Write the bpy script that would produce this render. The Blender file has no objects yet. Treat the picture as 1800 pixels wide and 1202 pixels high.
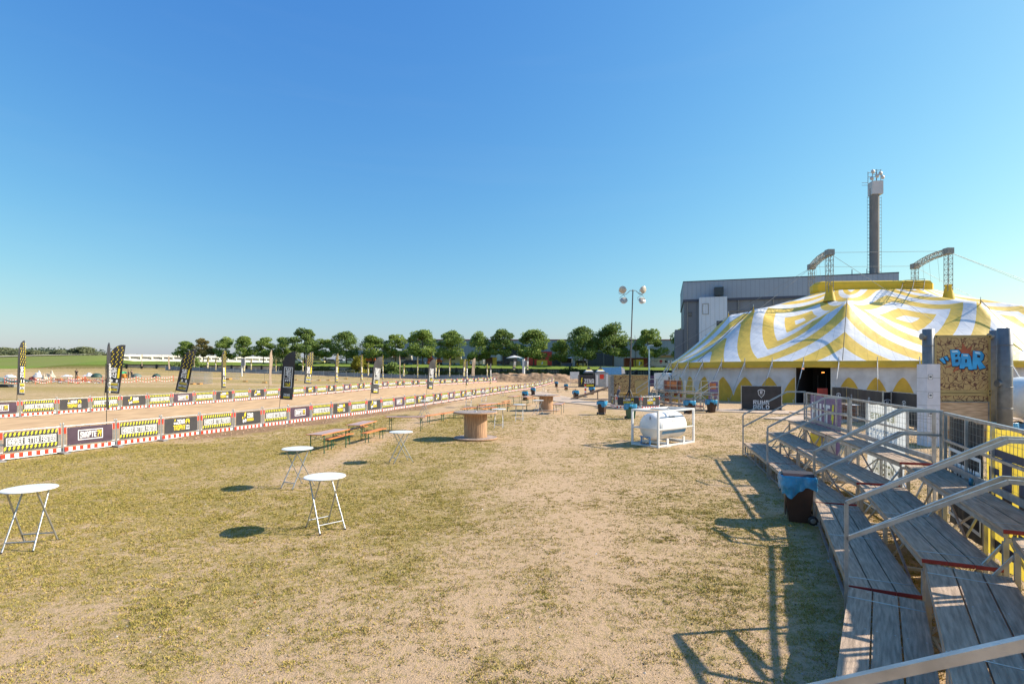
import bpy, math, random
import numpy as np
from mathutils import Vector, Matrix, noise
random.seed(7); np.random.seed(7)
R = math.radians
S = bpy.context.scene
COL = S.collection
# ---------------------------------------------------------------- camera
CAMH = 3.3
FOC = 940.0            # focal length in pixels of the 1800 px wide photograph
HOR = 652.0            # row of the horizon
cam_d = bpy.data.cameras.new('camera'); cam = bpy.data.objects.new('camera', cam_d); COL.objects.link(cam)
cam.location = (0, 0, CAMH); cam.rotation_euler = (R(90), 0, 0)
cam_d.sensor_width = 36; cam_d.lens = FOC / 1800 * 36
cam_d.shift_y = (HOR - 601) / 1800
cam_d.clip_start = 0.05; cam_d.clip_end = 9000
S.camera = cam
# ---------------------------------------------------------------- light
SUNV = Vector((1.63, 0.22, 1.10)).normalized()
elev = math.asin(SUNV.z); azim = math.atan2(SUNV.x, SUNV.y)
w = bpy.data.worlds.new('World'); S.world = w; w.use_nodes = True
wn = w.node_tree.nodes; wn.clear()
out = wn.new('ShaderNodeOutputWorld'); bg = wn.new('ShaderNodeBackground'); sky = wn.new('ShaderNodeTexSky')
sky.sky_type = 'NISHITA'; sky.sun_disc = False; sky.sun_elevation = elev; sky.sun_rotation = azim
sky.altitude = 0; sky.air_density = 1.6; sky.dust_density = 0.8; sky.ozone_density = 10.0
SKS = 0.13
bg.inputs['Strength'].default_value = SKS
EXPO = 0.75
wl = w.node_tree.links
ssep = wn.new('ShaderNodeSeparateColor'); scmb = wn.new('ShaderNodeCombineColor'); wl.new(sky.outputs[0], ssep.inputs[0])
K1 = SKS * 2 ** 0.6
for i_, (pw_, ml_) in enumerate(((1.33, 1.10), (1.06, .95), (.52, .865))):      # tone curve of the clear sky, per channel
    a1 = wn.new('ShaderNodeMath'); a1.operation = 'MULTIPLY'; a1.inputs[1].default_value = K1; wl.new(ssep.outputs[i_], a1.inputs[0])
    a2 = wn.new('ShaderNodeMath'); a2.operation = 'POWER'; a2.inputs[1].default_value = pw_; wl.new(a1.outputs[0], a2.inputs[0])
    a3 = wn.new('ShaderNodeMath'); a3.operation = 'MULTIPLY'; a3.inputs[1].default_value = ml_ / (SKS * 2 ** EXPO); wl.new(a2.outputs[0], a3.inputs[0]); wl.new(a3.outputs[0], scmb.inputs[i_])
# faint high cirrus
tcw = wn.new('ShaderNodeTexCoord'); mpw = wn.new('ShaderNodeMapping'); mpw.inputs['Scale'].default_value = (1.2, 2.0, 11.0); mpw.inputs['Rotation'].default_value = (.12, .08, .5)
nzw = wn.new('ShaderNodeTexNoise'); nzw.inputs['Scale'].default_value = 1.7; nzw.inputs['Detail'].default_value = 7; nzw.inputs['Distortion'].default_value = .4
rpw = wn.new('ShaderNodeValToRGB'); rpw.color_ramp.elements[0].position = .52; rpw.color_ramp.elements[0].color = (0, 0, 0, 1); rpw.color_ramp.elements[1].position = .85; rpw.color_ramp.elements[1].color = (.035, .035, .035, 1)
mxw = wn.new('ShaderNodeMix'); mxw.data_type = 'RGBA'; mxw.inputs[7].default_value = tuple(v / (SKS * 2 ** EXPO) for v in (.66, .76, .86)) + (1,)
wl.new(tcw.outputs['Generated'], mpw.inputs[0]); wl.new(mpw.outputs[0], nzw.inputs['Vector']); wl.new(nzw.outputs['Fac'], rpw.inputs[0]); wl.new(rpw.outputs[0], mxw.inputs[0]); wl.new(scmb.outputs[0], mxw.inputs[6])
wl.new(mxw.outputs[2], bg.inputs[0]); wl.new(bg.outputs[0], out.inputs[0])
sd = bpy.data.lights.new('sun', 'SUN'); sd.energy = 5.0; sd.angle = R(0.5); sd.color = (1.0, 0.90, 0.76)
so = bpy.data.objects.new('sun', sd); COL.objects.link(so)
so.rotation_euler = (-SUNV).to_track_quat('-Z', 'Y').to_euler()
S.view_settings.view_transform = 'Standard'; S.view_settings.look = 'None'
S.view_settings.exposure = EXPO; S.view_settings.gamma = 1
S.render.engine = 'CYCLES'
S.cycles.max_bounces = 6; S.cycles.transparent_max_bounces = 12

# ---------------------------------------------------------------- helpers
def at(x, y, z=0.0):
    """world point at height z seen at photo pixel (x, y)"""
    Y = FOC * (CAMH - z) / (y - HOR)
    return Vector(((x - 900) / FOC * Y, Y, z))
def dep(x, y, Y):
    return Vector(((x - 900) / FOC * Y, Y, CAMH - (y - HOR) / FOC * Y))
def sm(t): t = max(0.0, min(1.0, t)); return t * t * (3 - 2 * t)
def lerp(a, b, t): return a + (b - a) * t
def col4(c): return (c[0], c[1], c[2], 1)

MATS = {}
def mat(name, c, rough=0.6, metal=0.0, var=0.12, scale=4.0, bump=0.0, bscale=40.0, spec=0.5, stretch=None, c2=None, emit=0):
    if name in MATS: return MATS[name]
    m = bpy.data.materials.new(name); m.use_nodes = True; MATS[name] = m
    nt = m.node_tree; N = nt.nodes; L = nt.links
    b = N['Principled BSDF']; b.inputs['Roughness'].default_value = rough; b.inputs['Metallic'].default_value = metal
    b.inputs['Specular IOR Level'].default_value = spec
    tc = N.new('ShaderNodeTexCoord'); src = tc.outputs['Object']
    if stretch:
        mp = N.new('ShaderNodeMapping'); mp.inputs['Scale'].default_value = stretch
        L.new(src, mp.inputs[0]); src = mp.outputs[0]
    nz = N.new('ShaderNodeTexNoise'); nz.inputs['Scale'].default_value = scale; nz.inputs['Detail'].default_value = 5
    L.new(src, nz.inputs['Vector'])
    rmp = N.new('ShaderNodeValToRGB')
    d = c2 if c2 else tuple(x * (1 - var * 1.6) for x in c)
    u = tuple(min(1, x * (1 + var)) for x in c)
    rmp.color_ramp.elements[0].color = col4(d); rmp.color_ramp.elements[1].color = col4(u)
    rmp.color_ramp.elements[0].position = 0.3; rmp.color_ramp.elements[1].position = 0.68
    L.new(nz.outputs['Fac'], rmp.inputs[0]); L.new(rmp.outputs[0], b.inputs['Base Color'])
    if bump:
        n2 = N.new('ShaderNodeTexNoise'); n2.inputs['Scale'].default_value = bscale; n2.inputs['Detail'].default_value = 4
        L.new(src, n2.inputs['Vector'])
        bp = N.new('ShaderNodeBump'); bp.inputs['Strength'].default_value = bump; bp.inputs['Distance'].default_value = 0.02
        L.new(n2.outputs['Fac'], bp.inputs['Height']); L.new(bp.outputs[0], b.inputs['Normal'])
    if emit:
        b.inputs['Emission Color'].default_value = col4(c); b.inputs['Emission Strength'].default_value = emit
    return m

class MB:
    """collects shapes, then links them as ONE mesh object"""
    def __init__(s): s.v = []; s.f = []; s.m = []; s.s = []; s.mats = []
    def mi(s, m):
        if m not in s.mats: s.mats.append(m)
        return s.mats.index(m)
    def raw(s, vs, fs, m, smooth=False, M=None):
        o = len(s.v); k = s.mi(m)
        if M is not None: vs = [M @ Vector(p) for p in vs]
        s.v += [tuple(p) for p in vs]
        for f in fs: s.f.append(tuple(i + o for i in f)); s.m.append(k); s.s.append(smooth)
    def box(s, c, d, m, rz=0, M=None):
        x, y, z = d[0] / 2, d[1] / 2, d[2] / 2
        vs = [Vector((sx * x, sy * y, sz * z)) for sz in (-1, 1) for sy in (-1, 1) for sx in (-1, 1)]
        T = Matrix.Translation(c) @ Matrix.Rotation(rz, 4, 'Z')
        if M is not None: T = M @ T
        s.raw([T @ v for v in vs], [(0, 2, 3, 1), (4, 5, 7, 6), (0, 1, 5, 4), (2, 6, 7, 3), (0, 4, 6, 2), (1, 3, 7, 5)], m)
    def bar(s, a, b, wd, ht, m):
        """rectangular bar from a to b, ht measured across the up direction"""
        a = Vector(a); b = Vector(b); d = (b - a).normalized()
        up = Vector((0, 0, 1)) if abs(d.z) < .95 else Vector((0, 1, 0))
        sx = d.cross(up).normalized(); sy = sx.cross(d).normalized()
        vs = []
        for p in (a, b):
            for i, j in ((-1, -1), (1, -1), (1, 1), (-1, 1)): vs.append(p + sx * wd / 2 * i + sy * ht / 2 * j)
        s.raw(vs, [(0, 1, 2, 3), (7, 6, 5, 4), (0, 4, 5, 1), (1, 5, 6, 2), (2, 6, 7, 3), (3, 7, 4, 0)], m)
    def tube(s, a, b, r, m, n=8, r2=None, caps=True):
        a = Vector(a); b = Vector(b); d = (b - a).normalized(); r2 = r if r2 is None else r2
        up = Vector((0, 0, 1)) if abs(d.z) < .95 else Vector((0, 1, 0))
        sx = d.cross(up).normalized(); sy = sx.cross(d).normalized(); vs = []
        for p, rr in ((a, r), (b, r2)):
            for i in range(n):
                t = 2 * math.pi * i / n; vs.append(p + sx * math.cos(t) * rr + sy * math.sin(t) * rr)
        s.raw(vs, [(i, (i + 1) % n, n + (i + 1) % n, n + i) for i in range(n)], m, True)
        if caps: s.raw(vs, [tuple(range(n))[::-1], tuple(range(n, 2 * n))], m)
    def path(s, pts, r, m, n=8):
        for i in range(len(pts) - 1): s.tube(pts[i], pts[i + 1], r, m, n)
    def lathe(s, prof, m, n=24, M=None, smooth=True, sq=None):
        vs = []
        for (r, z) in prof:
            for i in range(n):
                t = 2 * math.pi * i / n; vs.append(Vector((r * math.cos(t), r * math.sin(t), z)))
        fs = []
        for k in range(len(prof) - 1):
            for i in range(n): fs.append((k * n + i, k * n + (i + 1) % n, (k + 1) * n + (i + 1) % n, (k + 1) * n + i))
        s.raw(vs, fs, m, smooth, M)
        s.raw(vs, [tuple(range(n))[::-1], tuple(range((len(prof) - 1) * n, len(prof) * n))], m, False, M)
    def prism(s, pts, t, m, M=None, y0=0):
        """polygon in the xz plane, thickness t towards -y (front face at y0-t)"""
        n = len(pts)
        ar = sum(pts[i][0] * pts[(i + 1) % n][1] - pts[(i + 1) % n][0] * pts[i][1] for i in range(n))
        if ar < 0: pts = pts[::-1]
        vs = [Vector((x, y0 - t, z)) for x, z in pts] + [Vector((x, y0, z)) for x, z in pts]
        fs = [tuple(range(n)), tuple(range(n, 2 * n))[::-1]] + [((i + 1) % n, i, n + i, n + (i + 1) % n) for i in range(n)]
        s.raw(vs, fs, m, False, M)
    def build(s, name, parent=None, loc=(0, 0, 0)):
        me = bpy.data.meshes.new(name); me.from_pydata(s.v, [], s.f)
        for m in s.mats: me.materials.append(m)
        me.polygons.foreach_set('material_index', s.m); me.polygons.foreach_set('use_smooth', s.s); me.update()
        o = bpy.data.objects.new(name, me); COL.objects.link(o); o.location = loc
        if parent: o.parent = parent
        return o

def tag(o, label=None, cat=None, group=None, kind=None):
    if label: o['label'] = label
    if cat: o['category'] = cat
    if group: o['group'] = group
    if kind: o['kind'] = kind
    return o
def thing(name, label, cat, loc=(0, 0, 0), rz=0, group=None):
    o = bpy.data.objects.new(name, None); COL.objects.link(o); o.empty_display_size = .2
    o.location = loc; o.rotation_euler = (0, 0, rz)
    return tag(o, label, cat, group)
KIDS = {}
def dup(root, loc, rz, label, scale=None, group=None):
    def cp(o, parent):
        c = o.copy(); COL.objects.link(c); c.parent = parent
        for ch in o.children: cp(ch, c)
        return c
    r = cp(root, None); r.location = loc; r.rotation_euler = (0, 0, rz); r['label'] = label
    if scale: r.scale = scale if isinstance(scale, tuple) else (scale,) * 3
    if group: r['group'] = group
    return r
ONES = ['zeroth', 'first', 'second', 'third', 'fourth', 'fifth', 'sixth', 'seventh', 'eighth', 'ninth', 'tenth', 'eleventh', 'twelfth', 'thirteenth', 'fourteenth', 'fifteenth', 'sixteenth', 'seventeenth', 'eighteenth', 'nineteenth']
def ordw(n):
    if n < 20: return ONES[n]
    tens = {2: 'twent', 3: 'thirt', 4: 'fort', 5: 'fift', 6: 'sixt', 7: 'sevent', 8: 'eight', 9: 'ninet'}[n // 10]
    return tens + 'ieth' if n % 10 == 0 else tens + 'y-' + ONES[n % 10]

def translucent(m, f=.45):
    """thin cloth: part of the light comes through from behind"""
    N = m.node_tree.nodes; L = m.node_tree.links; b = N['Principled BSDF']; o = [n for n in N if n.type == 'OUTPUT_MATERIAL'][0]
    t = N.new('ShaderNodeBsdfTranslucent'); mx = N.new('ShaderNodeMixShader'); mx.inputs[0].default_value = f
    if b.inputs['Base Color'].links: L.new(b.inputs['Base Color'].links[0].from_socket, t.inputs[0])
    else: t.inputs[0].default_value = b.inputs['Base Color'].default_value
    L.new(b.outputs[0], mx.inputs[1]); L.new(t.outputs[0], mx.inputs[2]); L.new(mx.outputs[0], o.inputs[0]); return m
# text ------------------------------------------------------------
_tc = {}
def _v(x0, x1, y0=0, y1=1): return [(x0, y0), (x1, y0), (x1, y1), (x0, y1)]
_c = .07
_LB = [(0, 0), (.3, 0), (.3, 1), (0, 1)]
_LBC = [(_c, 0), (.3, 0), (.3, 1), (_c, 1), (0, 1 - _c), (0, _c)]
_RBC = [(.7, 0), (1 - _c, 0), (1, _c), (1, 1 - _c), (1 - _c, 1), (.7, 1)]
_T, _B, _M = _v(.3, .7, .81, 1), _v(.3, .7, 0, .19), _v(.3, .7, .41, .59)
_N = [(.3, 1), (.7, .38), (.7, 0), (.3, .62)]
GL = {'A': [[(0, 0), (.3, 0), (.3, 1), (.14, 1), (0, .85)], [(.7, 0), (1, 0), (1, .85), (.86, 1), (.7, 1)], _T, _v(.3, .7, .27, .45)],
 'B': [_LB, [(.7, 0), (1 - _c, 0), (1, _c), (1, .42), (.92, .5), (.7, .5)], [(.7, .5), (.92, .5), (.97, .57), (.97, 1 - _c), (.9, 1), (.7, 1)], _T, _B, _M],
 'C': [_LBC, _T, _B, [(.7, 1), (.93, 1), (1, .93), (1, .64), (.7, .64)], [(.7, 0), (.93, 0), (1, .07), (1, .36), (.7, .36)]],
 'D': [_LB, [(.7, 0), (.88, 0), (1, .13), (1, .87), (.88, 1), (.7, 1)], _T, _B], 'E': [_LB, _v(.3, .95, .81, 1), _v(.3, .95, 0, .19), _v(.3, .85, .41, .59)], 'F': [_LB, _v(.3, .95, .81, 1), _v(.3, .85, .40, .58)],
 'G': [_LBC, _T, _B, [(.7, 1), (.93, 1), (1, .93), (1, .66), (.7, .66)], [(.7, 0), (1, 0), (1, .52), (.7, .52)], _v(.52, .7, .36, .52)], 'H': [_LB, _v(.7, 1), _M], 'I': [_v(0, .3)],
 'K': [_LB, [(.3, .40), (.3, .68), (.66, 1), (1, 1)], [(.42, .503), (.6, .657), (1, 0), (.68, 0)]], 'L': [_LB, _v(.3, .95, 0, .19)], 'M': [_v(0, .27), _v(.93, 1.2), [(.27, 1), (.6, .55), (.6, .15), (.27, .62)], [(.93, 1), (.93, .62), (.6, .15), (.6, .55)]],
 'N': [_LB, _v(.7, 1), _N], 'O': [_LBC, _RBC, _T, _B], 'P': [_LB, _T, _v(.3, .7, .38, .56), [(.7, .38), (.93, .38), (1, .45), (1, .93), (.93, 1), (.7, 1)]],
 'R': [_LB, _T, _v(.3, .7, .38, .56), [(.7, .52), (.93, .52), (.98, .58), (.98, .93), (.91, 1), (.7, 1)], [(.7, 0), (1, 0), (1, .40), (.9, .48), (.7, .48)]],
 'S': [_v(.3, .7, .81, 1), [(.7, 1), (.93, 1), (1, .93), (1, .70), (.7, .70)], [(0, .5), (.3, .5), (.3, 1), (_c, 1), (0, .93)], _v(.3, .7, .42, .60), [(.7, 0), (.93, 0), (1, .07), (1, .55), (.93, .60), (.7, .60)], _B, [(0, .07), (.07, 0), (.3, 0), (.3, .30), (0, .30)]],
 'T': [_v(0, 1, .81, 1), _v(.35, .65, 0, .81)], 'U': [_LBC, _RBC, _B], 'V': [[(0, 1), (.3, 1), (.5, .32), (.5, 0), (.33, 0)], [(1, 1), (.7, 1), (.5, .32), (.5, 0), (.67, 0)]],
 'Y': [[(0, 1), (.3, 1), (.5, .62), (.5, .34), (.35, .42)], [(1, 1), (.7, 1), (.5, .62), (.5, .34), (.65, .42)], [(.35, 0), (.65, 0), (.65, .42), (.5, .34), (.35, .42)]], 'Z': [_v(0, 1, .81, 1), _v(0, 1, 0, .19), [(0, .19), (.36, .19), (1, .81), (.64, .81)]],
 '?': [_v(0, .7, .81, 1), [(.7, 1), (.93, 1), (1, .93), (1, .55), (.9, .45), (.7, .45)], _v(.35, .7, .45, .60), _v(.35, .65, .27, .45), _v(.35, .65, 0, .18)], '!': [_v(0, .3, .28, 1), _v(0, .3, 0, .18)], '1': [_v(.25, .6), [(0, .70), (.25, .78), (.25, 1), (0, .9)]]}
for k_ in GL:
    if k_ not in 'I!T1': GL[k_] = [[({.3: .27, .7: .73}.get(a_, a_), b_) for a_, b_ in q_] for q_ in GL[k_]]
GL['R'][-1] = [(.46, .38), (.76, .38), (1.02, 0), (.70, 0)]; GL['D'] = [_v(0, .27), [(.73, .05), (.85, .10), (1, .26), (1, .74), (.85, .90), (.73, .95)], [(.27, .81), (.73, .77), (.73, .95), (.6, 1), (.27, 1)], [(.27, 0), (.6, 0), (.73, .05), (.73, .23), (.27, .19)]]
def text_geo(sx, off=0.02, sharp=2):
    """heavy condensed block lettering, normalised to a unit square"""
    if sx in _tc: return _tc[sx]
    vs = []; fs = []; x = 0
    for ch in sx:
        if ch == ' ': x += .55; continue
        w_ = max(px for q in GL[ch] for px, _ in q)
        for q in GL[ch]:
            fs.append(tuple(range(len(vs), len(vs) + len(q)))); vs += [(x + a, b) for a, b in q]
        x += w_ + .21
    W = x - .21; vs = [(a / W, b) for a, b in vs]; _tc[sx] = (vs, fs); return _tc[sx]
def text(mb, sx, cx, cz, wd, ht, m, y=-0.004, off=0.02, rot=0, mirror=False, M=None, slant=0):
    """flat lettering in the xz plane, facing -y"""
    vs, fs = text_geo(sx, off); P = []
    for a, b in vs:
        px = (a - .5) * wd + slant * (b - .5) * ht; pz = (b - .5) * ht
        if mirror: px = -px
        c, s_ = math.cos(rot), math.sin(rot)
        P.append(Vector((cx + px * c - pz * s_, y, cz + px * s_ + pz * c)))
    mb.raw(P, fs, m, False, M)
BOLT = [(.45, 1), (1, 1), (.68, .62), (.95, .62), (.15, 0), (.38, .45), (.08, .45)]
def bolt(mb, cx, cz, wd, ht, m, y=0, t=.003, flip=False, M=None, mirror=False):
    s = -1 if flip else 1
    mb.prism([(cx + s * (a - .5) * wd, cz + (b - .5) * ht) for a, b in BOLT], t, m, M, y)
def rect(mb, x0, x1, z0, z1, m, y=0, t=.003, M=None):
    mb.prism([(x0, z0), (x1, z0), (x1, z1), (x0, z1)], t, m, M, y)
def frame_rect(mb, x0, x1, z0, z1, wd, m, y=0, t=.003, M=None):
    rect(mb, x0, x1, z0, z0 + wd, m, y, t, M); rect(mb, x0, x1, z1 - wd, z1, m, y, t, M)
    rect(mb, x0, x0 + wd, z0 + wd, z1 - wd, m, y, t, M); rect(mb, x1 - wd, x1, z0 + wd, z1 - wd, m, y, t, M)

# materials ---------------------------------------------------------
GALV = mat('galvanised steel', (.50, .52, .54), .38, .75, .12, 9, .15, 60)
ALU = mat('aluminium', (.44, .45, .46), .38, .7, .16, 6, .1, 50)
WHITEP = mat('white paint', (.72, .72, .71), .35, 0, .05, 3, .05, 30)
BLACKF = mat('black banner cloth', (.035, .034, .038), .55, 0, .15, 5, .25, 9)
PURPF = mat('aubergine banner cloth', (.060, .034, .058), .5, 0, .15, 3, .3, 7)
YEL = mat('yellow print', (.85, .66, .02), .5, 0, .05, 4)
YEL2 = mat('lime yellow print', (.70, .68, .03), .5, 0, .05, 4)
WHT = mat('white print', (.80, .80, .80), .5, 0, .03, 4)
REDP = mat('red reflective', (.72, .045, .018), .4, 0, .08, 5)
RUB = mat('grey plastic foot', (.20, .19, .185), .7, 0, .2, 8, .3, 40)
BLK = mat('black plastic', (.02, .02, .022), .5)
BLUEBAG = mat('blue bin bag', (.03, .27, .50), .28, 0, .2, 5, 1, 12)
BROWNB = mat('brown bin plastic', (.050, .022, .015), .42, 0, .12, 4, .05, 30)
GREENB = mat('green bin plastic', (.02, .10, .05), .45)
ORWOOD = mat('orange varnished wood', (.66, .22, .055), .45, 0, .15, 2, .1, 30, stretch=(1, 8, 8))
ORTOP = mat('pale varnished wood top', (.50, .33, .27), .35, 0, .12, 2, .1, 30, stretch=(1, 8, 8))
GRLEG = mat('green steel leg', (.02, .12, .065), .45, .2)
SPOOL = mat('spool planks', (.44, .265, .15), .75, 0, .3, 3, .35, 30, stretch=(7, 7, .8), c2=(.30, .17, .09))
SPOOLT = mat('weathered spool top', (.36, .29, .25), .75, 0, .3, 4, .3, 30)
DECK = mat('weathered deck planks', (.50, .375, .27), .8, 0, .14, 2.2, .5, 16, stretch=(16, 1.3, 16), c2=(.29, .215, .155), spec=.15)
DECKED = mat('pale plank edge', (.42, .36, .29), .75, 0, .2, 6, .2, 20)
REDEND = mat('dark red end paint', (.30, .030, .025), .55)
WIRE = mat('grey wire', (.30, .31, .30), .5, .4)
PLY = mat('plywood', (.54, .38, .24), .7, 0, .28, 2.2, .1, 20, stretch=(.8, 1, 7), c2=(.36, .23, .13))
# ---------------------------------------------------------------- terrain
NEAR = [(-22.4, 10.0), (-18.0, 21.4), (-14.3, 31.7), (-10.45, 42.8), (-7.3, 54.5), (-2.4, 76), (3.35, 98), (10.0, 122), (17.5, 146)]
FAR = [(-44, 14), (-32.4, 35.2), (-29.4, 43.0), (-26.7, 50.8), (-22.6, 65.3), (-19.6, 83.8), (-3.1, 119)]
def xline(P, Y):
    for i in range(len(P) - 1):
        if Y <= P[i + 1][1] or i == len(P) - 2:
            return lerp(P[i][0], P[i + 1][0], (Y - P[i][1]) / (P[i + 1][1] - P[i][1]))
def field_z(X, Y):
    wgt = sm((xline(NEAR, Y) - .3 - X) / 13.0) if Y < 150 else 1.0
    if Y > 95: wgt = max(wgt, sm((Y - 95) / 35) * (1 if X < 25 else max(0.0, 1 - (X - 25) / 10)))
    z = .0073 * min(Y, 150) * wgt
    e = max(0.0, min(1.05, (-X - 25) / 70.0)) * max(0.0, (min(Y, 150) - 60) * .03)
    return z + e
def plat(X): return 5.0 - .012 * max(-110, min(X, 90))
def terrain(X, Y):
    if Y < 150.0: return field_z(X, Y)
    zb = field_z(X, 150)
    hill = lerp(zb, 9.5, sm((Y - 150) / 62)) - .6 * sm((Y - 215) / 60)
    wt = 4.0 - .0115 * max(-110, min(X, 90))
    q = lerp(wt - .15, plat(X), sm((Y - 150) / 12))
    return lerp(hill, q, sm((X + 139 + max(0, (Y - 160)) * .35) / 16.0))
def ground(x, y):
    """ground point seen at pixel (x, y), on the terrain"""
    Y = 3.0
    k = (x - 900) / FOC
    while Y < 149:
        if CAMH - (y - HOR) / FOC * Y <= terrain(k * Y, Y): break
        Y += .05 if Y < 60 else .15
    return Vector((k * Y, Y, terrain(k * Y, Y)))
def nf(x, y, s, seed=0.0, oct=3): return noise.fractal(Vector((x * s + seed, y * s - seed, seed)), 1.0, 2.0, oct)
def worn(X, Y):
    """0 = green sward, 1 = bare sandy ground"""
    c = .2 + .085 * Y                                    # the worn way running down the meadow
    a = math.exp(-((X - c) / (1.5 + .05 * Y)) ** 2) * .30
    a = max(a, .34 * sm((9.5 - Y) / 6))
    a = max(a, .24 * sm((X - 3.0 - .05 * Y) / 4.0))
    a = max(a, .55 * math.exp(-((X - c + 7.5 + .05 * Y) / 1.0) ** 2) * sm((Y - 14) / 6))
    n = nf(X * .6, Y, .22, 3.1) * .17 + nf(X, Y, .9, 7.7, 2) * .15 + nf(X - .09 * Y, Y * .25, .9, 5.0) * .16 + .07 * max(0, math.cos((X - c) * 5.2)) * math.exp(-((X - c) / 3.2) ** 2)
    v = .42 + a + n - .12 * sm((c - 2 - X) / 5) * sm((Y - 9) / 6)
    if Y > 55: v = max(v, .5 + n)
    g = xline(NEAR, Y) - X
    if -3.2 < g < .5 and Y < 60: v = v - .35 * math.exp(-((g + 1.9) / .7) ** 2) if Y < 24 else v + .1
    return max(0.0, min(1.0, v))
def soil(X, Y):
    g = X - xline(NEAR, Y)
    if Y < 20 or Y > 75: return 0.0
    wd = 2.3 + nf(X, Y, .3, 2.0) * 1.2
    return max(0.0, min(1.0, 1.3 * sm((Y - 24.5) / 3) * sm((wd - g) / .8) * sm((g + .8) / .6) * (1 - sm((Y - 42) / 20))))
def build_ground():
    xs = np.concatenate([[-6000, -2500, -1200, -700, -500], np.arange(-400, -50, 4.), np.arange(-50, 26, .6), np.arange(26, 60, 2.), np.arange(60, 400, 6.), [500, 700, 1200, 2500, 6000]])
    ys = np.concatenate([[-300, -60, -20], np.arange(-6, 62, .6), np.arange(62, 149, 1.5), [149.9, 150.05, 151], np.arange(152, 300, 4.), [320, 400, 600, 1200, 3000, 7000]])
    nx, ny = len(xs), len(ys)
    V = []; A = []
    for Y in ys:
        for X in xs:
            z = terrain(X, Y)
            if Y < 62 and abs(X) < 50: z += nf(X, Y, .5, 1.0, 2) * .025
            s_ = 0
            if -30 < X < 20 and 18 < Y < 76:
                s_ = soil(X, Y)
                if s_ > 0: z += s_ * (.06 + .10 * nf(X, Y, 1.1, 9.0, 3))
            V.append((X, Y, z))
            wv = worn(X, Y) if (Y < 150 and abs(X) < 200) else .25
            if Y >= 150: wv = 0.0 if X > -125 else (.02 if Y < 166 else (.16 + .25 * nf(X, Y, .03, 2) + .22 * sm((Y - 195) / 10)))
            # green lines in the far field
            if 62 < Y < 150 and X < xline(NEAR, min(Y, 146)) - 12: wv = .40 + .45 * nf(X * .15, Y, .10, 4.0)
            A.append((max(0, min(1, wv)), s_, 1.0 if Y >= 150 else 0.0, 1))
    F = [(j * nx + i, j * nx + i + 1, (j + 1) * nx + i + 1, (j + 1) * nx + i) for j in range(ny - 1) for i in range(nx - 1)]
    me = bpy.data.meshes.new('ground'); me.from_pydata(V, [], F)
    at_ = me.color_attributes.new('cover', 'FLOAT_COLOR', 'POINT')
    at_.data.foreach_set('color', np.array(A, dtype=np.float32).ravel())
    me.polygons.foreach_set('use_smooth', [True] * len(F)); me.update()
    o = bpy.data.objects.new('ground', me); COL.objects.link(o); tag(o, kind='structure')
    m = bpy.data.materials.new('meadow'); m.use_nodes = True; nt = m.node_tree; N = nt.nodes; L = nt.links
    b = N['Principled BSDF']; b.inputs['Roughness'].default_value = .95; b.inputs['Specular IOR Level'].default_value = .12
    tc = N.new('ShaderNodeTexCoord'); P = tc.outputs['Object']
    ca = N.new('ShaderNodeVertexColor'); ca.layer_name = 'cover'
    sep = N.new('ShaderNodeSeparateColor'); L.new(ca.outputs[0], sep.inputs[0])
    def noi(sc, det=5, rough=.6, st=None):
        n = N.new('ShaderNodeTexNoise'); n.inputs['Scale'].default_value = sc; n.inputs['Detail'].default_value = det; n.inputs['Roughness'].default_value = rough
        if st:
            mp = N.new('ShaderNodeMapping'); mp.inputs['Scale'].default_value = st; L.new(P, mp.inputs[0]); L.new(mp.outputs[0], n.inputs['Vector'])
        else: L.new(P, n.inputs['Vector'])
        return n.outputs['Fac']
    def math_(op, a, b_=None, c=None):
        n = N.new('ShaderNodeMath'); n.operation = op
        for i, v in enumerate((a, b_, c)):
            if v is None: continue
            if hasattr(v, 'links'): L.new(v, n.inputs[i])
            else: n.inputs[i].default_value = v
        return n.outputs[0]
    def mix(f, a, b_):
        n = N.new('ShaderNodeMix'); n.data_type = 'RGBA'
        L.new(f, n.inputs[0])
        for v, i in ((a, 6), (b_, 7)):
            if hasattr(v, 'links'): L.new(v, n.inputs[i])
            else: n.inputs[i].default_value = col4(v)
        return n.outputs[2]
    fine = noi(9, 6, .72); mid = noi(1.4, 5, .6); micro = noi(45, 5, .7); big = noi(.25, 3, .5)
    # threshold field: bare where worn + fine noise is high
    t = math_('ADD', sep.outputs[0], math_('MULTIPLY', math_('SUBTRACT', fine, .5), 2.2))
    t = math_('ADD', t, math_('MULTIPLY', math_('SUBTRACT', mid, .5), 1.1))
    t = math_('ADD', t, math_('MULTIPLY', math_('SUBTRACT', micro, .5), .8))
    fac = math_('SMOOTH_MIN', 1.0, math_('MAXIMUM', 0.0, math_('MULTIPLY_ADD', t, 2.3, -.62)), .1)
    grn = mix(mid, (.23, .20, .045), (.39, .28, .10))
    grn = mix(math_('MULTIPLY', micro, .9), grn, (.36, .265, .12))
    snd = mix(micro, (.33, .215, .120), (.70, .505, .325))
    base = mix(fac, grn, snd)
    bank = mix(fine, (.12, .20, .028), (.20, .27, .05))
    bank = mix(mid, bank, (.16, .20, .035))
    bank = mix(math_('MINIMUM', 1.0, math_('MULTIPLY', sep.outputs[0], 2.2)), bank, (.21, .20, .075))
    base = mix(sep.outputs[2], base, bank)
    so_ = mix(fine, (.15, .085, .045), (.38, .25, .15))
    base = mix(math_('MINIMUM', 1.0, sep.outputs[1]), base, so_)
    L.new(base, b.inputs['Base Color'])
    h = math_('ADD', math_('MULTIPLY', micro, .5), math_('MULTIPLY', fine, .8))
    bp = N.new('ShaderNodeBump'); bp.inputs['Strength'].default_value = .8; bp.inputs['Distance'].default_value = .06
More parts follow.
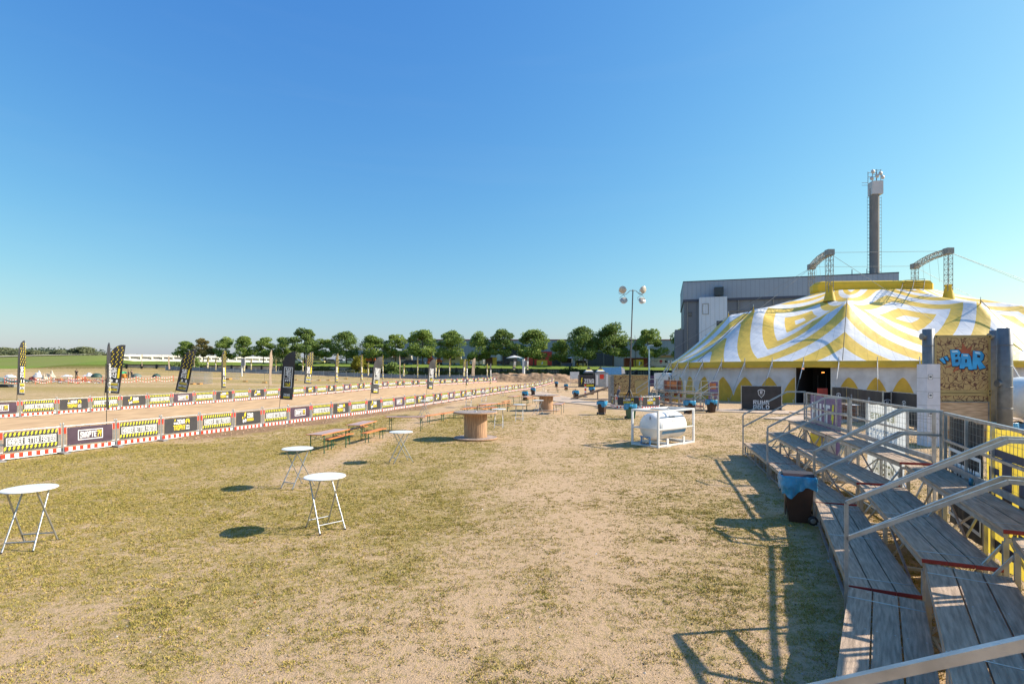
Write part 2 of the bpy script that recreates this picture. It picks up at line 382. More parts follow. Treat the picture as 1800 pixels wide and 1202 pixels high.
    L.new(h, bp.inputs['Height']); L.new(bp.outputs[0], b.inputs['Normal'])
    me.materials.append(m)
build_ground()

def build_tufts(n=230000):
    """short real blades growing in clumps on the near meadow"""
    rs = np.random.RandomState(3)
    pts = []
    tries = 0
    while len(pts) < n and tries < n * 8:
        tries += 1
        Y = 2.0 + 38 * rs.rand() ** 1.25; X = (rs.rand() * 2 - 1) * (Y * 1.0 + 6)
        if X < xline(NEAR, Y) + .2 or X > 22: continue
        wv = worn(X, Y) + nf(X, Y, 2.2, 4.4, 3) * .28
        if rs.rand() < (.88 - wv) * 1.0 + .24 and soil(X, Y) < .3:
            for q in range(rs.randint(1, 5)): pts.append((X + rs.normal() * .07, Y + rs.normal() * .035, 1 - wv))
    V = []; C = []
    for (X, Y, g) in pts:
        z = terrain(X, Y) + nf(X, Y, .5, 1.0, 2) * .025 - .004
        nb = 3 if Y > 15 else 6
        sp = .035 + .03 * rs.rand()
        hh = (.017 + .026 * rs.rand() ** 2) * (.60 + .50 * max(0, g)) * (1 + Y * .012)
        c = rs.rand()
        for k in range(nb):
            a = rs.rand() * 6.283; r_ = sp * rs.rand() ** .5
            bx, by = X + math.cos(a) * r_, Y + math.sin(a) * r_
            a2 = rs.rand() * 6.283; lw = (.0035 + .003 * rs.rand()) * (1 + Y * .05)
            dx, dy = math.cos(a2) * lw, math.sin(a2) * lw
            a3 = rs.rand() * 6.283; ln = hh * (.3 + 1.1 * rs.rand())
            V += [(bx - dx, by - dy, z), (bx + dx, by + dy, z), (bx + math.cos(a3) * ln, by + math.sin(a3) * ln, z + hh * (.6 + .6 * rs.rand()))]
            cc = min(1, max(0, c * .6 + .4 * rs.rand() - .15 * (g - .5))); C += [cc] * 3
    nv = len(V); me = bpy.data.meshes.new('grass')
    me.vertices.add(nv); me.vertices.foreach_set('co', np.array(V, dtype=np.float32).ravel())
    nf_ = nv // 3; me.loops.add(nv); me.loops.foreach_set('vertex_index', np.arange(nv, dtype=np.int32))
    me.polygons.add(nf_); me.polygons.foreach_set('loop_start', np.arange(0, nv, 3, dtype=np.int32)); me.polygons.foreach_set('loop_total', np.full(nf_, 3, dtype=np.int32))
    me.update(calc_edges=True)
    a_ = me.attributes.new('tone', 'FLOAT', 'POINT'); a_.data.foreach_set('value', np.array(C, dtype=np.float32))
    m = bpy.data.materials.new('grass blades'); m.use_nodes = True; N = m.node_tree.nodes; L = m.node_tree.links
    b = N['Principled BSDF']; b.inputs['Roughness'].default_value = .7; b.inputs['Specular IOR Level'].default_value = .2
    an = N.new('ShaderNodeAttribute'); an.attribute_name = 'tone'; r = N.new('ShaderNodeValToRGB')
    r.color_ramp.elements[0].color = (.20, .20, .032, 1); r.color_ramp.elements[1].color = (.56, .385, .145, 1)
    e = r.color_ramp.elements.new(.45); e.color = (.36, .29, .070, 1)
    L.new(an.outputs['Fac'], r.inputs[0]); L.new(r.outputs[0], b.inputs['Base Color']); me.materials.append(m)
    o = bpy.data.objects.new('grass', me); COL.objects.link(o)
    tag(o, 'short dry grass growing in tufts on the sandy meadow', 'grass', kind='stuff')
build_tufts()

# sand track between the two barrier rows --------------------------------
def build_track():
    V = []; F = []; ncol = 26; rows = list(np.arange(9, 62, .8)) + list(np.arange(62, 148, 2.0))
    for Y in rows:
        xa = (xline(FAR, Y) if Y < 119 else lerp(-3.1, 13, (Y - 119) / 27)) - .2; xb = xline(NEAR, Y) + .05
        if Y > 100: xb += (Y - 100) * .0
        for i in range(ncol + 1):
            t = i / ncol; X = lerp(xa, xb, t)
            z = terrain(X, Y) + .05 + nf(X, Y, .7, 6, 3) * .035
            if i in (0, ncol): z = terrain(X, Y) - .05
            V.append((X, Y, z))
    n1 = ncol + 1
    for j in range(len(rows) - 1):
        for i in range(ncol): F.append((j * n1 + i, j * n1 + i + 1, (j + 1) * n1 + i + 1, (j + 1) * n1 + i))
    mb = MB(); m = mat('track sand', (.56, .38, .215), .95, 0, .10, 1.2, .8, 3.5, .1, stretch=(1.6, .5, 1), c2=(.45, .295, .165))
    mb.raw(V, F, m, True); tag(mb.build('dirt_track'), kind='structure')
build_track()
# far dirt mound at the end of the track
def mound():
    mb = MB(); V = []; F = []; nx, ny = 90, 22
    for j in range(ny + 1):
        for i in range(nx + 1):
            X = -6 + 24 * i / nx; Y = 119 + 7 * j / ny
            t = j / ny; e = sm(i / 6) * sm((nx - i) / 26)
            h = (sm(t / .35) * sm((1 - t) / .35)) * e * (1.75 + .5 * nf(X, Y, .45, 8, 4))
            V.append((X, Y, terrain(X, Y) + .03 + h))
    for j in range(ny):
        for i in range(nx): F.append((j * (nx + 1) + i, j * (nx + 1) + i + 1, (j + 1) * (nx + 1) + i + 1, (j + 1) * (nx + 1) + i))
    mb.raw(V, F, mat('heaped brown earth', (.36, .24, .15), .95, 0, .3, 1.5, 1, 3, .1), True)
    tag(mb.build('earth_mound'), 'long heap of brown earth closing the far end of the sand track', 'earth mound')
mound()
# clods beside the track
mb = MB(); rs = random.Random(5)
for i in range(420):
    Y = rs.uniform(25, 46); X = xline(NEAR, Y) + .25 + abs(rs.gauss(0, 1.0))
    if soil(X, Y) < .35: continue
    r_ = rs.uniform(.02, .085); z = terrain(X, Y) + .05
    vs = [Vector((math.cos(a) * r_ * rs.uniform(.6, 1.2), math.sin(a) * r_ * rs.uniform(.6, 1.2), 0)) for a in (0, 1.25, 2.5, 3.8, 5.0)]
    top = Vector((0, 0, r_ * .9)); vs = [v + Vector((X, Y, z)) for v in vs] + [top + Vector((X, Y, z))]
    mb.raw(vs, [(k, (k + 1) % 5, 5) for k in range(5)], mat('earth clods', (.40, .27, .17), .95, 0, .3, 5))
tag(mb.build('earth_clods'), 'loose clods of brown earth along the foot of the barriers', 'clods', kind='stuff')

# plank walkway in front of the tent -------------------------------------
def walkway(name, P, wd, label=None):
    mb = MB(); m = mat('walkway boards', (.52, .40, .29), .8, 0, .2, 1.2, .3, 14, c2=(.40, .30, .22))
    V = []; F = []
    for i, (X, Y) in enumerate(P):
        a = Vector(P[max(0, i - 1)]); b = Vector(P[min(len(P) - 1, i + 1)]); d = (b - a).normalized(); n = Vector((-d.y, d.x))
    for i in range(len(P) - 1):
        a = Vector(P[i]); b = Vector(P[i + 1]); d = (b - a); L_ = d.length; d.normalize(); n = Vector((-d.y, d.x)); k = 0
        while k < L_ - .2:
            ln = 1.18; c = a + d * (k + ln / 2)
            for q in range(-1, 2):
                p = c + n * q * wd / 3
                mb.box((p.x, p.y, terrain(p.x, p.y) + .035 + random.uniform(-.006, .006)), (ln, wd / 3 - .02, .06), m, math.atan2(d.y, d.x) + random.uniform(-.01, .01))
            k += 1.2
    tag(mb.build(name), kind='structure')
walkway('path', [(3.0, 84), (5.5, 66), (6.3, 58), (9.6, 50.5), (15.5, 45.5), (22, 42.2), (32, 41.5)], 3.4)
walkway('path', [(18.6, 35.0), (22.5, 37.5), (28, 38.5), (36, 38.3)], 4.6)
# ---------------------------------------------------------------- barriers
PITCH = 2.06
YEL2B = None
def make_banner(kind, parent):
    mb = MB(); W2 = .87; z0, z1 = .32, 1.02; y = -.035
    if kind == 'bolts':
        rect(mb, -W2, W2, z0, z1, BLACKF, y, .006)
        n = 13
        for i in range(n):
            x = -W2 + .06 + (2 * W2 - .12) * i / (n - 1)
            bolt(mb, x, z1 - .095, .105, .17, YEL2, y - .0065); bolt(mb, x - .02, z0 + .095, .105, .17, YEL2, y - .0065)
        rect(mb, -.80, .80, .52, .82, BLACKF, y - .007, .003)
        frame_rect(mb, -.80, .80, .52, .82, .022, WHT, y - .0105)
        text(mb, 'HARDER BETTER FASTER', 0, .67, 1.50, .215, WHT, y - .0145, .022)
    elif kind == 'purple':
        rect(mb, -W2, W2, z0, z1, PURPF, y, .006)
        frame_rect(mb, -.48, .48, .47, .88, .03, WHT, y - .0065)
        text(mb, 'SNAPTE', -.085, .675, .62, .25, WHT, y - .0075, .03, slant=.1)
        text(mb, '?!', .33, .675, .17, .25, YEL, y - .0075, .03, slant=.1)
    elif kind == 'trophy':
        rect(mb, -W2, W2, z0, z1, BLACKF, y, .006)
        text(mb, 'ZENA', -.02, .82, .40, .22, WHT, y - .0075, .05)
        text(mb, 'TROPHY', -.10, .545, .62, .24, YEL, y - .0075, .05)
        bolt(mb, .27, .80, .13, .28, YEL, y - .0065); bolt(mb, .40, .80, .13, .28, YEL, y - .0065, flip=True)
        frame_rect(mb, .25, .43, .45, .63, .022, WHT, y - .0065); rect(mb, .235, .445, .43, .452, WHT, y - .0065)
        text(mb, '1', .34, .55, .045, .10, WHT, y - .0075, .02)
        for sx in (-.36, -.27): mb.prism([(sx + .035 * math.cos(t), .76 + .055 * math.sin(t)) for t in [k * .785 for k in range(8)]], .003, WHT, None, y - .0065)
        bolt(mb, -.33, .89, .07, .14, YEL, y - .0065)
    else:
        rect(mb, -W2, W2, z0, z1, BLACKF, y, .006)
        text(mb, 'ZENA', .10, .80, .42, .26, WHT, y - .0075, .05)
        rect(mb, -.12, .34, .50, .63, YEL, y - .0065); text(mb, 'NOKKERNIE', .11, .565, .42, .07, BLACKF, y - .0115, .02)
        bolt(mb, -.26, .82, .16, .34, YEL, y - .0065)
        for sx, sz in ((-.22, .55), (-.36, .52)): mb.prism([(sx + .055 * math.cos(t), sz + .10 * math.sin(t)) for t in [k * .628 for k in range(10)]], .003, WHT, None, y - .0065)
        bolt(mb, -.42, .68, .10, .18, YEL, y - .0065)
    # eyelets
    for x in (-.8, -.4, 0, .4, .8):
        for z in (z0 + .018, z1 - .018): mb.lathe([(.010, 0), (.010, .003)], GALV, 8, Matrix.Translation((x, y - .0095, z)) @ Matrix.Rotation(R(90), 4, 'X'))
    return mb.build('banner', parent)
def make_barrier(kind):
    t = thing('barrier', 'x', 'barrier')
    mb = MB()
    for z in (1.08, .30, .05): mb.tube((-.98, 0, z), (.98, 0, z), .019, GALV, 6)
    for x in (-.90, -.935, .90, .935, -.5, 0, .5): mb.tube((x, 0, .05), (x, 0, 1.08), .009, GALV, 5)
    for x in (-.975, .975): mb.tube((x, 0, .05), (x, 0, 1.08), .017, GALV, 6)
    mb.build('frame', t)
    for x in (-.985, .985):
        mb = MB(); mb.tube((x, .01, 0.02), (x, .01, 1.19), .024, GALV, 8); mb.lathe([(.030, 1.185), (.030, 1.2), (.01, 1.215)], GALV, 8, Matrix.Translation((x, .01, 0)))
        mb.build('post', t)
    mb = MB(); nseg = 14; a = -.955
    for i in range(nseg):
        wd = 1.91 / nseg; rect(mb, a + i * wd, a + (i + 1) * wd, .085, .235, WHT if i % 2 else REDP, -.03, .012)
    mb.build('striped_board', t)
    for x, s in ((-.93, 1), (.93, -1)):
        mb = MB(); rect(mb, x - .045, x + .045, .79, 1.03, REDP, -.022, .008)
        rect(mb, x + .045 if s > 0 else x - .085, x + .085 if s > 0 else x - .045, .79, 1.03, WHT, -.022, .008)
        mb.build('reflector', t)
    mb = MB()
    prof = [(-.42, .0), (.42, .0), (.40, .05), (.10, .075), (-.10, .075), (-.40, .05)]
    mb.prism(prof, .24, RUB, Matrix.Translation((.985, 0, 0)) @ Matrix.Rotation(R(90), 4, 'Z') @ Matrix.Translation((0, .12, 0)))
    mb.tube((.985, .01, .06), (.985, .01, .12), .035, RUB, 8)
    mb.build('foot', t)
    make_banner(kind, t)
    return t
def walk_line(P, step, start=0.0):
    seg = []; tot = 0
    for i in range(len(P) - 1):
        a = Vector(P[i]); b = Vector(P[i + 1]); seg.append((tot, a, b, (b - a).length)); tot += (b - a).length
    def q(s_):
        for (t0, a, b, l) in seg:
            if s_ <= t0 + l or (t0, a, b, l) == seg[-1]: return a + (b - a) * ((s_ - t0) / l)
    return q, tot
DESC = {'bolts': 'barrier with HARDER BETTER FASTER banner', 'purple': 'barrier with purple boxed slogan banner', 'trophy': 'barrier with black two-line logo banner', 'emblem': 'barrier with black bolt emblem banner'}
PROTO = {}
cyc = ['bolts', 'purple', 'bolts', 'trophy', 'bolts', 'emblem']
def barrier_row(P, s0, n, phase, rowname, group, step=PITCH, xscale=None):
    q, tot = walk_line(P, step); cnt = {}
    for k in range(n):
        a = q(s0 + k * step); b = q(s0 + (k + 1) * step); c = (a + b) / 2; d = b - a
        kind = cyc[(k + phase) % 6]
        if 900 + FOC * b.x / b.y < 12: lab = '%s, %s of the %s, just left of the photo' % (DESC[kind], ordw(k + 1), rowname)
        else:
            cnt[kind] = cnt.get(kind, 0) + 1; lab = '%s, %s such from the left in the %s' % (DESC[kind], ordw(cnt[kind]), rowname)
        z = min(terrain(a.x, a.y), terrain(b.x, b.y)); z = terrain(c.x, c.y)
        rz = math.atan2(d.y, d.x) + random.uniform(-.012, .012)
        if kind not in PROTO:
            t = make_barrier(kind); PROTO[kind] = t; t.location = (c.x, c.y, z); t.rotation_euler = (0, math.atan2(terrain(a.x, a.y) - terrain(b.x, b.y), step), rz); t['label'] = lab; t['group'] = group
            if xscale: t.scale = (xscale, 1, 1)
        else:
            t = dup(PROTO[kind], (c.x, c.y, z), rz, lab, (xscale or 1.0, 1, 1), group)
            t.rotation_euler = (random.uniform(-.02, .02), math.atan2(terrain(a.x, a.y) - terrain(b.x, b.y), step), rz)
# the first joint of the near row stands at (-18, 21.4)
q0 = (Vector(NEAR[1]) - Vector(NEAR[0])).length
barrier_row(NEAR, q0 - 5 * PITCH, 66, 2, 'near row', 'barriers along the near side of the track')
q1 = (Vector(FAR[1]) - Vector(FAR[0])).length
q, totf = walk_line(FAR, 1); nfar = int((totf - q1) / 2.11) + 2
barrier_row(FAR, q1 - 8 * 2.11, nfar + 6, 0, 'far row', 'barriers along the far side of the track', 2.11, 1.024)

# ---------------------------------------------------------------- feather flags
def make_flag(kind, H, W, tex):
    t = thing('feather_flag', 'x', 'feather flag')
    mb = MB(); pts = [Vector((0, 0, 0)), Vector((0, 0, H - W * 1.25))]
    for k in range(1, 8):
        a = k / 7 * R(78); pts.append(Vector((W * .95 * (1 - math.cos(a)), 0, H - W * 1.25 + W * 1.25 * math.sin(a))))
    mb.path(pts, .014, BLK, 6); mb.build('pole', t)
    zb = H * (.35 if kind == 'slogan' else .25)
    out_ = [(.012, zb), (W, zb)]
    zt = H - W * .95; out_ += [(W, zt), (W * .99, H - W * .25)]
    for p in pts[::-1][:8]: out_.append((max(p.x, .012), p.z - .012))
    out_.append((.012, H - W * 1.3))
    mb = MB(); bgm = BLACKF if kind != 'plain' else mat('tan flag back', (.30, .23, .17), .6)
    # slightly billowing cloth
    nz = 14; V = []; F = []
    def edge(z):
        if z <= H - W * 1.25: x0 = .0
        else:
            s_ = min(1, (z - (H - W * 1.25)) / (W * 1.25)); x0 = W * .95 * (1 - math.sqrt(max(0, 1 - s_ * s_)))
        return x0
    def bil(x, z): return .05 * math.sin(z * 2.2 + x * 3) * (x / W)
    nx = 6; rows = []
    for j in range(nz * 2 + 1):
        z = lerp(zb, H - .01, j / (nz * 2)); x0 = edge(z); r = []
        for i in range(nx + 1):
            x = lerp(x0, W, i / nx); r.append(len(V)); V.append((x, bil(x, z), z))
        rows.append(r)
    for j in range(len(rows) - 1):
        for i in range(nx): F.append((rows[j][i], rows[j][i + 1], rows[j + 1][i + 1], rows[j + 1][i]))
    mb.raw(V, F, bgm, True); V2 = [(x, y + .008, z) for x, y, z in V]; mb.raw(V2, [f[::-1] for f in F], bgm, True)
    cx = W * .52
    def put(fn):   # print both sides
        for sgn in (1, -1): fn(sgn)
    if kind == 'slogan':
        L_ = (H - W * 1.3 - zb) * .62; cz = H - W * 1.35 - L_ / 2
        for M, yy in ((None, -.062), (Matrix.Translation((2 * cx, .0, 0)) @ Matrix.Rotation(math.pi, 4, 'Z'), -.075)):
            frame_rect(mb, cx - W * .34, cx + W * .34, cz - L_ / 2, cz + L_ / 2, .035, WHT, yy, .003, M)
            text(mb, 'SNAPTE', cx, cz + L_ * .12, L_ * .66, W * .42, WHT, yy - .004, .03, rot=-math.pi / 2, M=M)
            text(mb, '?!', cx, cz - L_ * .35, L_ * .18, W * .42, YEL, yy - .004, .03, rot=-math.pi / 2, M=M)
            text(mb, 'ZENA', cx, zb + .28, W * .5, .16, WHT, yy - .004, .04, M=M); rect(mb, cx - W * .25, cx + W * .25, zb + .1, zb + .18, YEL, yy, .003, M)
    elif kind == 'zena':
        for M, yy in ((None, -.062), (Matrix.Translation((2 * cx, .0, 0)) @ Matrix.Rotation(math.pi, 4, 'Z'), -.075)):
            n = int((H * .34) / .19)
            for r in range(n):
                z = H - .28 - r * .19
                for c in range(3):
                    x = W * (.2 + .3 * c) + (.08 if r % 2 else 0)
                    if x - .05 > edge(z + .08) and x < W - .05: bolt(mb, x if M is None else 2 * cx - x, z, .09, .16, YEL, yy, .003, M=M)
            zc = H * .56
            text(mb, 'ZENA', cx - W * .08, zc, H * .15, W * .42, WHT, yy - .002, .05, rot=math.pi / 2, M=M)
            rect(mb, cx + W * .2, cx + W * .34, zc - H * .075, zc + H * .075, YEL, yy, .003, M)
            for k in (0, 1): mb.prism([(cx + (k - .4) * W * .35 + .07 * math.cos(t_), zc - H * .12 + .12 * math.sin(t_)) for t_ in [k2 * .785 for k2 in range(8)]], .003, WHT, M, yy)
            bolt(mb, cx - W * .2, zc - H * .13, .16, .2, YEL, yy, .003, M=M)
            z0 = zb + .15; frame_rect(mb, cx - W * .36, cx + W * .36, z0, z0 + H * .13, .02, WHT, yy, .003, M)
            for k, tx in enumerate(('HARDER', 'BETTER', 'FASTER')): text(mb, tx, cx, z0 + H * (.11 - .043 * k), W * .6, H * .032, YEL if k != 1 else WHT, yy - .004, .03, M=M)
    mb.build('cloth', t)
    return t
FLAGP = {}
def flag(px, py_base, Hm, kind, rz, lean, label, group, Y=None, W=.72, base=None):
    p = base if base else (ground(px, py_base) if Y is None else Vector(((px - 900) / FOC * Y, Y, 0)))
    z = terrain(p.x, p.y); rz = rz + math.degrees(-math.atan2(p.x, p.y)); k = (kind, round(Hm, 1), W)
    if k not in FLAGP:
        f = make_flag(kind, Hm, W, 0); FLAGP[k] = f; f['label'] = label; f['group'] = group; f.location = (p.x, p.y, z); f.rotation_euler = (0, R(lean), R(rz))
    else:
        f = dup(FLAGP[k], (p.x, p.y, z), R(rz), label, None, group); f.rotation_euler = (0, R(lean), R(rz))
    return f
G1 = 'feather flags along the near barrier row'; G2 = 'feather flags along the far barrier row'
def onnear(x):   # point on the track side of the near row in the direction of column x
    k = (x - 900) / FOC
    for i in range(1000):
        Y = 15 + i * .12
        if xline(NEAR, Y) - .35 <= k * Y + 1e-9: return Vector((k * Y, Y, 0))
NR = [(187, 83, 2, 'slogan', 4.6), (489, -15, 4, 'slogan', 4.55), (648, 35, 7, 'slogan', 4.5), (748, 38, 6, 'slogan', 4.5), (819, 76, 0, 'slogan', 4.5), (861, 76, 0, 'slogan', 4.4)]
for i, (x, rz, ln, kd, H) in enumerate(NR):
    # find where the column meets the row
    best = min((abs((xline(NEAR, Y) - .3) / Y - (x - 900) / FOC), Y) for Y in np.arange(14, 140, .1))[1]
    flag(x, 0, H, kd, rz, ln, ['black feather flag turned edge-on, leftmost on the near barriers', 'black SNAPTE feather flag standing left of the bench tables', 'black SNAPTE feather flag above the centre of the near barriers', 'black SNAPTE feather flag just left of the big cable spool', 'edge-on black feather flag right of the fourth slogan flag', 'edge-on black feather flag, rightmost on the near barriers'][i], G1, Y=best)
FR = [(29, 38, 66, 3, 'zena', 5.3), (180, 42, -10, 6, 'zena', 5.2), (303, 47, -20, 11, 'zena', 5.1), (389, 52, 68, 1, 'zena', 5.1), (472, 58, 70, 4, 'plain', 5.3), (533, 65, 30, 5, 'zena', 5.3), (588, 71, 66, 4, 'zena', 5.3), (634, 76, 74, 0, 'zena', 5.2), (672, 82, 80, -4, 'zena', 5.3), (703, 88, 82, -7, 'plain', 5.4), (733, 97, 80, 0, 'zena', 5.3), (764, 103, 70, 3, 'zena', 5.0), (789, 110, 76, 2, 'zena', 5.2), (813, 114, 60, 5, 'zena', 5.2), (828, 118, 30, 4, 'plain', 5.4)]
FL = ['black and yellow feather flag nearly edge-on at the far left', 'wide black feather flag with yellow bolts on top behind the leftmost barriers', 'leaning black feather flag with yellow bolts in front of the stacked fence panels', 'narrow upright bolt flag right of the stacked fence panels', 'twisted tan feather flag left of the leaning slogan flag', 'bolt-topped feather flag right of the second slogan flag', 'slim bolt-topped flag behind the middle of the far barriers', 'thin upright yellow and black flag left of the third slogan flag', 'thin flag leaning left, right of the third slogan flag', 'reddish tan edge-on flag leaning far to the left', 'thin dark edge-on flag before the dark quay wall', 'short dark flag beside the fourth slogan flag', 'thin pale flag right of the fourth slogan flag', 'slanting bolt flag near the end of the far barriers', 'tan flag at the end of the far barriers']
for i, (x, Y, rz, ln, kd, H) in enumerate(FR):
    if kd == 'plain': flag(x, 0, H, kd, rz, ln, FL[i], G2, Y=Y, W=.8)
    else: flag(x, 0, H, kd, rz, ln, FL[i], G2, Y=Y, W=.95)
G3 = 'feather flags across the far field'
FF = [(249, 140, 80, -2, 'flag left of all others on the far field below the white wall'), (297, 128, 70, -10, 'flag leaning left below the white wall'), (341, 142, 80, -3, 'thin flag right of the leaning bolt flag'), (363, 140, 60, 3, 'dark flag between the bolt flag and the fence cage'), (378, 130, 74, 0, 'dark flag just left of the narrow bolt flag'), (427, 128, 60, 2, 'pale flag beside the white loudspeaker post'), (440, 138, 70, 2, 'pale flag right of the loudspeaker post'), (484, 130, 76, 0, 'dark flag behind the twisted tan flag'), (531, 138, 70, 2, 'pale flag just left of the bolt-topped flag'), (595, 0, 0, 0, ''), (646, 120, 70, 0, 'dark flag before the yellow bush'), (708, 125, 66, 4, 'dark flag crossing the reddish tan flag'), (770, 128, 72, 4, 'dark flag in front of the orange digger'), (855, 125, 70, 1, 'dark flag before the brown box on the quay')]
for x, Y, rz, ln, lb in FF:
    if not lb: continue
    flag(x, 0, 4.3, 'zena' if x > 350 else 'plain', rz, ln, lb, G3, Y=Y, W=.9)
for x, lb, ln in ((899, 'black slogan flag leaning right on the earth mound', 8), (925, 'black slogan flag standing upright on the earth mound', 2)):
    Y = 121.5; X = (x - 900) / FOC * Y
    f = flag(x, 0, 4.5, 'slogan', 22 if x < 910 else 50, ln, lb, 'slogan flags on the earth mound', Y=Y, W=.72)
    f.location.z += 1.2
# ---------------------------------------------------------------- bar tables
def bar_table(rim=0):
    t = thing('bar_table', 'x', 'bar table')
    mb = MB(); mb.lathe([(.38, 1.078), (.418, 1.082), (.425, 1.09), (.422, 1.10), (.41, 1.104)], WHITEP, 48)
    mb.build('table_top', t)
    mb = MB()
    for a in (0, 1):
        mb.bar((-.30, -.14 + .28 * a, 1.068), (.30, -.14 + .28 * a, 1.068), .03, .02, ALU)
    mb.build('top_bracket', t)
    # two crossing U frames
    for s_ in (-1, 1):
        for u in (-1, 1):
            mb = MB(); yy = u * (.26 if s_ > 0 else .23)
            mb.tube((s_ * -.22, yy * .9, 1.06), (s_ * .36, yy * 1.05, .0), .0155, ALU, 8)
            mb.tube((s_ * .36, yy * 1.05, 0), (s_ * .36, yy * 1.05, .03), .019, BLK, 8)
            mb.build('leg', t)
        mb = MB(); yy = .26 if s_ > 0 else .23; q_ = .17
        mb.tube((s_ * .27, -yy * 1.03, q_), (s_ * .27, yy * 1.03, q_), .0135, ALU, 8)
        mb.build('crossbar', t)
    return t
G = 'white topped folding bar tables on the meadow'
BT = [(52, 961, 104, 'white bar table at the far left edge of the photo'), (571, 929, -45, 'largest white bar table, nearest the camera in the middle of the grass'), (523, 856, 59, 'white bar table behind and left of the largest one'), (705, 812, 31, 'white bar table in front of the long bench table, left of the cable spool'), (746, 730, 31, 'white bar table standing close to the barriers, behind the benches'), (877, 752, 88, 'white bar table directly right of the large cable spool'), (913, 740, 86, 'white bar table next to the single orange bench'), (824, 716, 85, 'white bar table behind the large spool, left one of two'), (851, 707, 85, 'white bar table behind the large spool, right one of two'), (946, 729, 31, 'white bar table in front of the small cable spool'), (884, 697, 40, 'white bar table close to the barriers beyond the bench rows'), (956, 690, -30, 'farthest white bar table, behind the small cable spool'), (1023, 676, 20, 'white bar table beside the black striped tent booth')]
bt0 = None
for x, y, rz, lb in BT:
    p = ground(x, y)
    if bt0 is None: bt0 = bar_table(); bt0.location = p; bt0.rotation_euler = (0, 0, R(rz)); bt0['label'] = lb; bt0['group'] = G
    else: dup(bt0, p, R(rz), lb, None, G)

# ---------------------------------------------------------------- beer tables and benches
def beer(kind):
    tb = kind == 'table'; h = .77 if tb else .48; wd = .70 if tb else .26; L_ = 2.2
    t = thing('trestle_table' if tb else 'bench', 'x', 'trestle table' if tb else 'bench')
    mb = MB()
    n = 5 if tb else 2
    for i in range(n):
        pw = wd / n; y = -wd / 2 + pw * (i + .5)
        mb.box((0, y, h - .012), (L_ - .02, pw - .004, .024), ORTOP if tb else ORWOOD)
    for s in (-1, 1):
        mb.box((0, s * (wd / 2 + .006), h - .014), (L_, .012, .034), ORWOOD); mb.box((s * (L_ / 2 - .004), 0, h - .016), (.014, wd, .034), ORWOOD)
    mb.build('table_top' if tb else 'seat', t)
    for s in (-1, 1):
        x = s * (.85 if tb else .80); lw = wd / 2 - .05
        for u in (-1, 1):
            mb = MB(); mb.bar((x, u * lw, 0), (x, u * lw, h - .03), .028, .028, GRLEG); mb.box((x, u * lw, .008), (.05, .05, .016), GRLEG); mb.build('leg', t)
        mb = MB(); mb.bar((x, -lw, h - .05), (x, lw, h - .05), .022, .022, GRLEG)
        if tb: mb.bar((x, -lw, h - .30), (x, lw, h - .08), .018, .012, GRLEG); mb.bar((x + .012, lw, h - .30), (x + .012, -lw, h - .08), .018, .012, GRLEG)
        else: mb.bar((x, -lw, h - .16), (x, lw, h - .16), .018, .012, GRLEG)
        for u in (-.5, .5): mb.bar((x, u * lw, h - .24 if tb else h - .16), (x - s * .30, u * lw, h - .03), .014, .014, GRLEG)
        mb.build('brace', t)
    return t
BP = {}
def place_beer(kind, a, b, lb):
    """a, b: pixel positions of the two ends of the top's middle line"""
    h = .77 if kind == 'table' else .48
    pa = at(a[0], a[1], h); c = pa
    if len(b) == 2: pb = at(b[0], b[1], h); rz = math.atan2(pb.y - pa.y, pb.x - pa.x); c = (pa + pb) / 2
    else: rz = R(b[0])
    loc = (c.x, c.y, terrain(c.x, c.y)); g = 'trestle tables on the meadow' if kind == 'table' else 'orange benches on the meadow'
    if kind not in BP: BP[kind] = beer(kind); BP[kind].location = loc; BP[kind].rotation_euler = (0, 0, rz); BP[kind]['label'] = lb; BP[kind]['group'] = g
    else: dup(BP[kind], loc, rz, lb, None, g)
place_beer('table', (578, 758.3), (78,), 'nearest trestle table, at the front of the bench group')
place_beer('table', (636, 743), (84,), 'trestle table between two benches, second from the front')
place_beer('bench', (658, 756.3), (80,), 'orange bench right of the second trestle table')
place_beer('bench', (625, 752), (80,), 'orange bench half hidden left of the second trestle table')
place_beer('bench', (596, 766), (80,), 'orange bench half hidden behind the nearest trestle table')
place_beer('table', (713.5, 732), (1,), 'trestle table standing crossways beyond the near bar tables')
place_beer('bench', (766, 728), (64,), 'orange bench right of the crossways table, nearer one')
place_beer('bench', (789, 724.5), (66,), 'orange bench touching the large spool on its left')
for (x, y, rz, lb) in [(826, 717, 60, 'orange bench seen over the left half of the large spool'), (860, 717, 62, 'orange bench seen over the right half of the large spool'), (852, 712, 66, 'orange bench right behind the large spool, rear row'), (890, 704.5, 72, 'orange bench in front of the bar table near the barriers'), (885, 708.5, 60, 'orange bench touching the trestle group left of the small spool'), (909, 712.5, 10, 'orange bench behind the bar table right of the spool'), (934, 699.8, 60, 'orange bench left of the small cable spool'), (972, 684.5, 12, 'orange bench of the farthest set, left one'), (1003, 683, 14, 'orange bench of the farthest set, right one')]:
    place_beer('bench', (x, y), (rz,), lb)
for (x, y, rz, lb) in [(859, 709.5, 60, 'trestle table beyond the large spool, left one'), (842, 714.8, 6, 'trestle table seen crossways just above the large spool'), (903, 695.8, 70, 'trestle table in front of the blue-bagged bins, left one'), (926.5, 696.6, 68, 'trestle table in front of the blue-bagged bins, right one'), (982, 709.2, 78, 'trestle table right of the small cable spool, seen from its end'), (988, 680.3, 12, 'farthest trestle table before the striped booth')]:
    place_beer('table', (x, y), (rz,), lb)

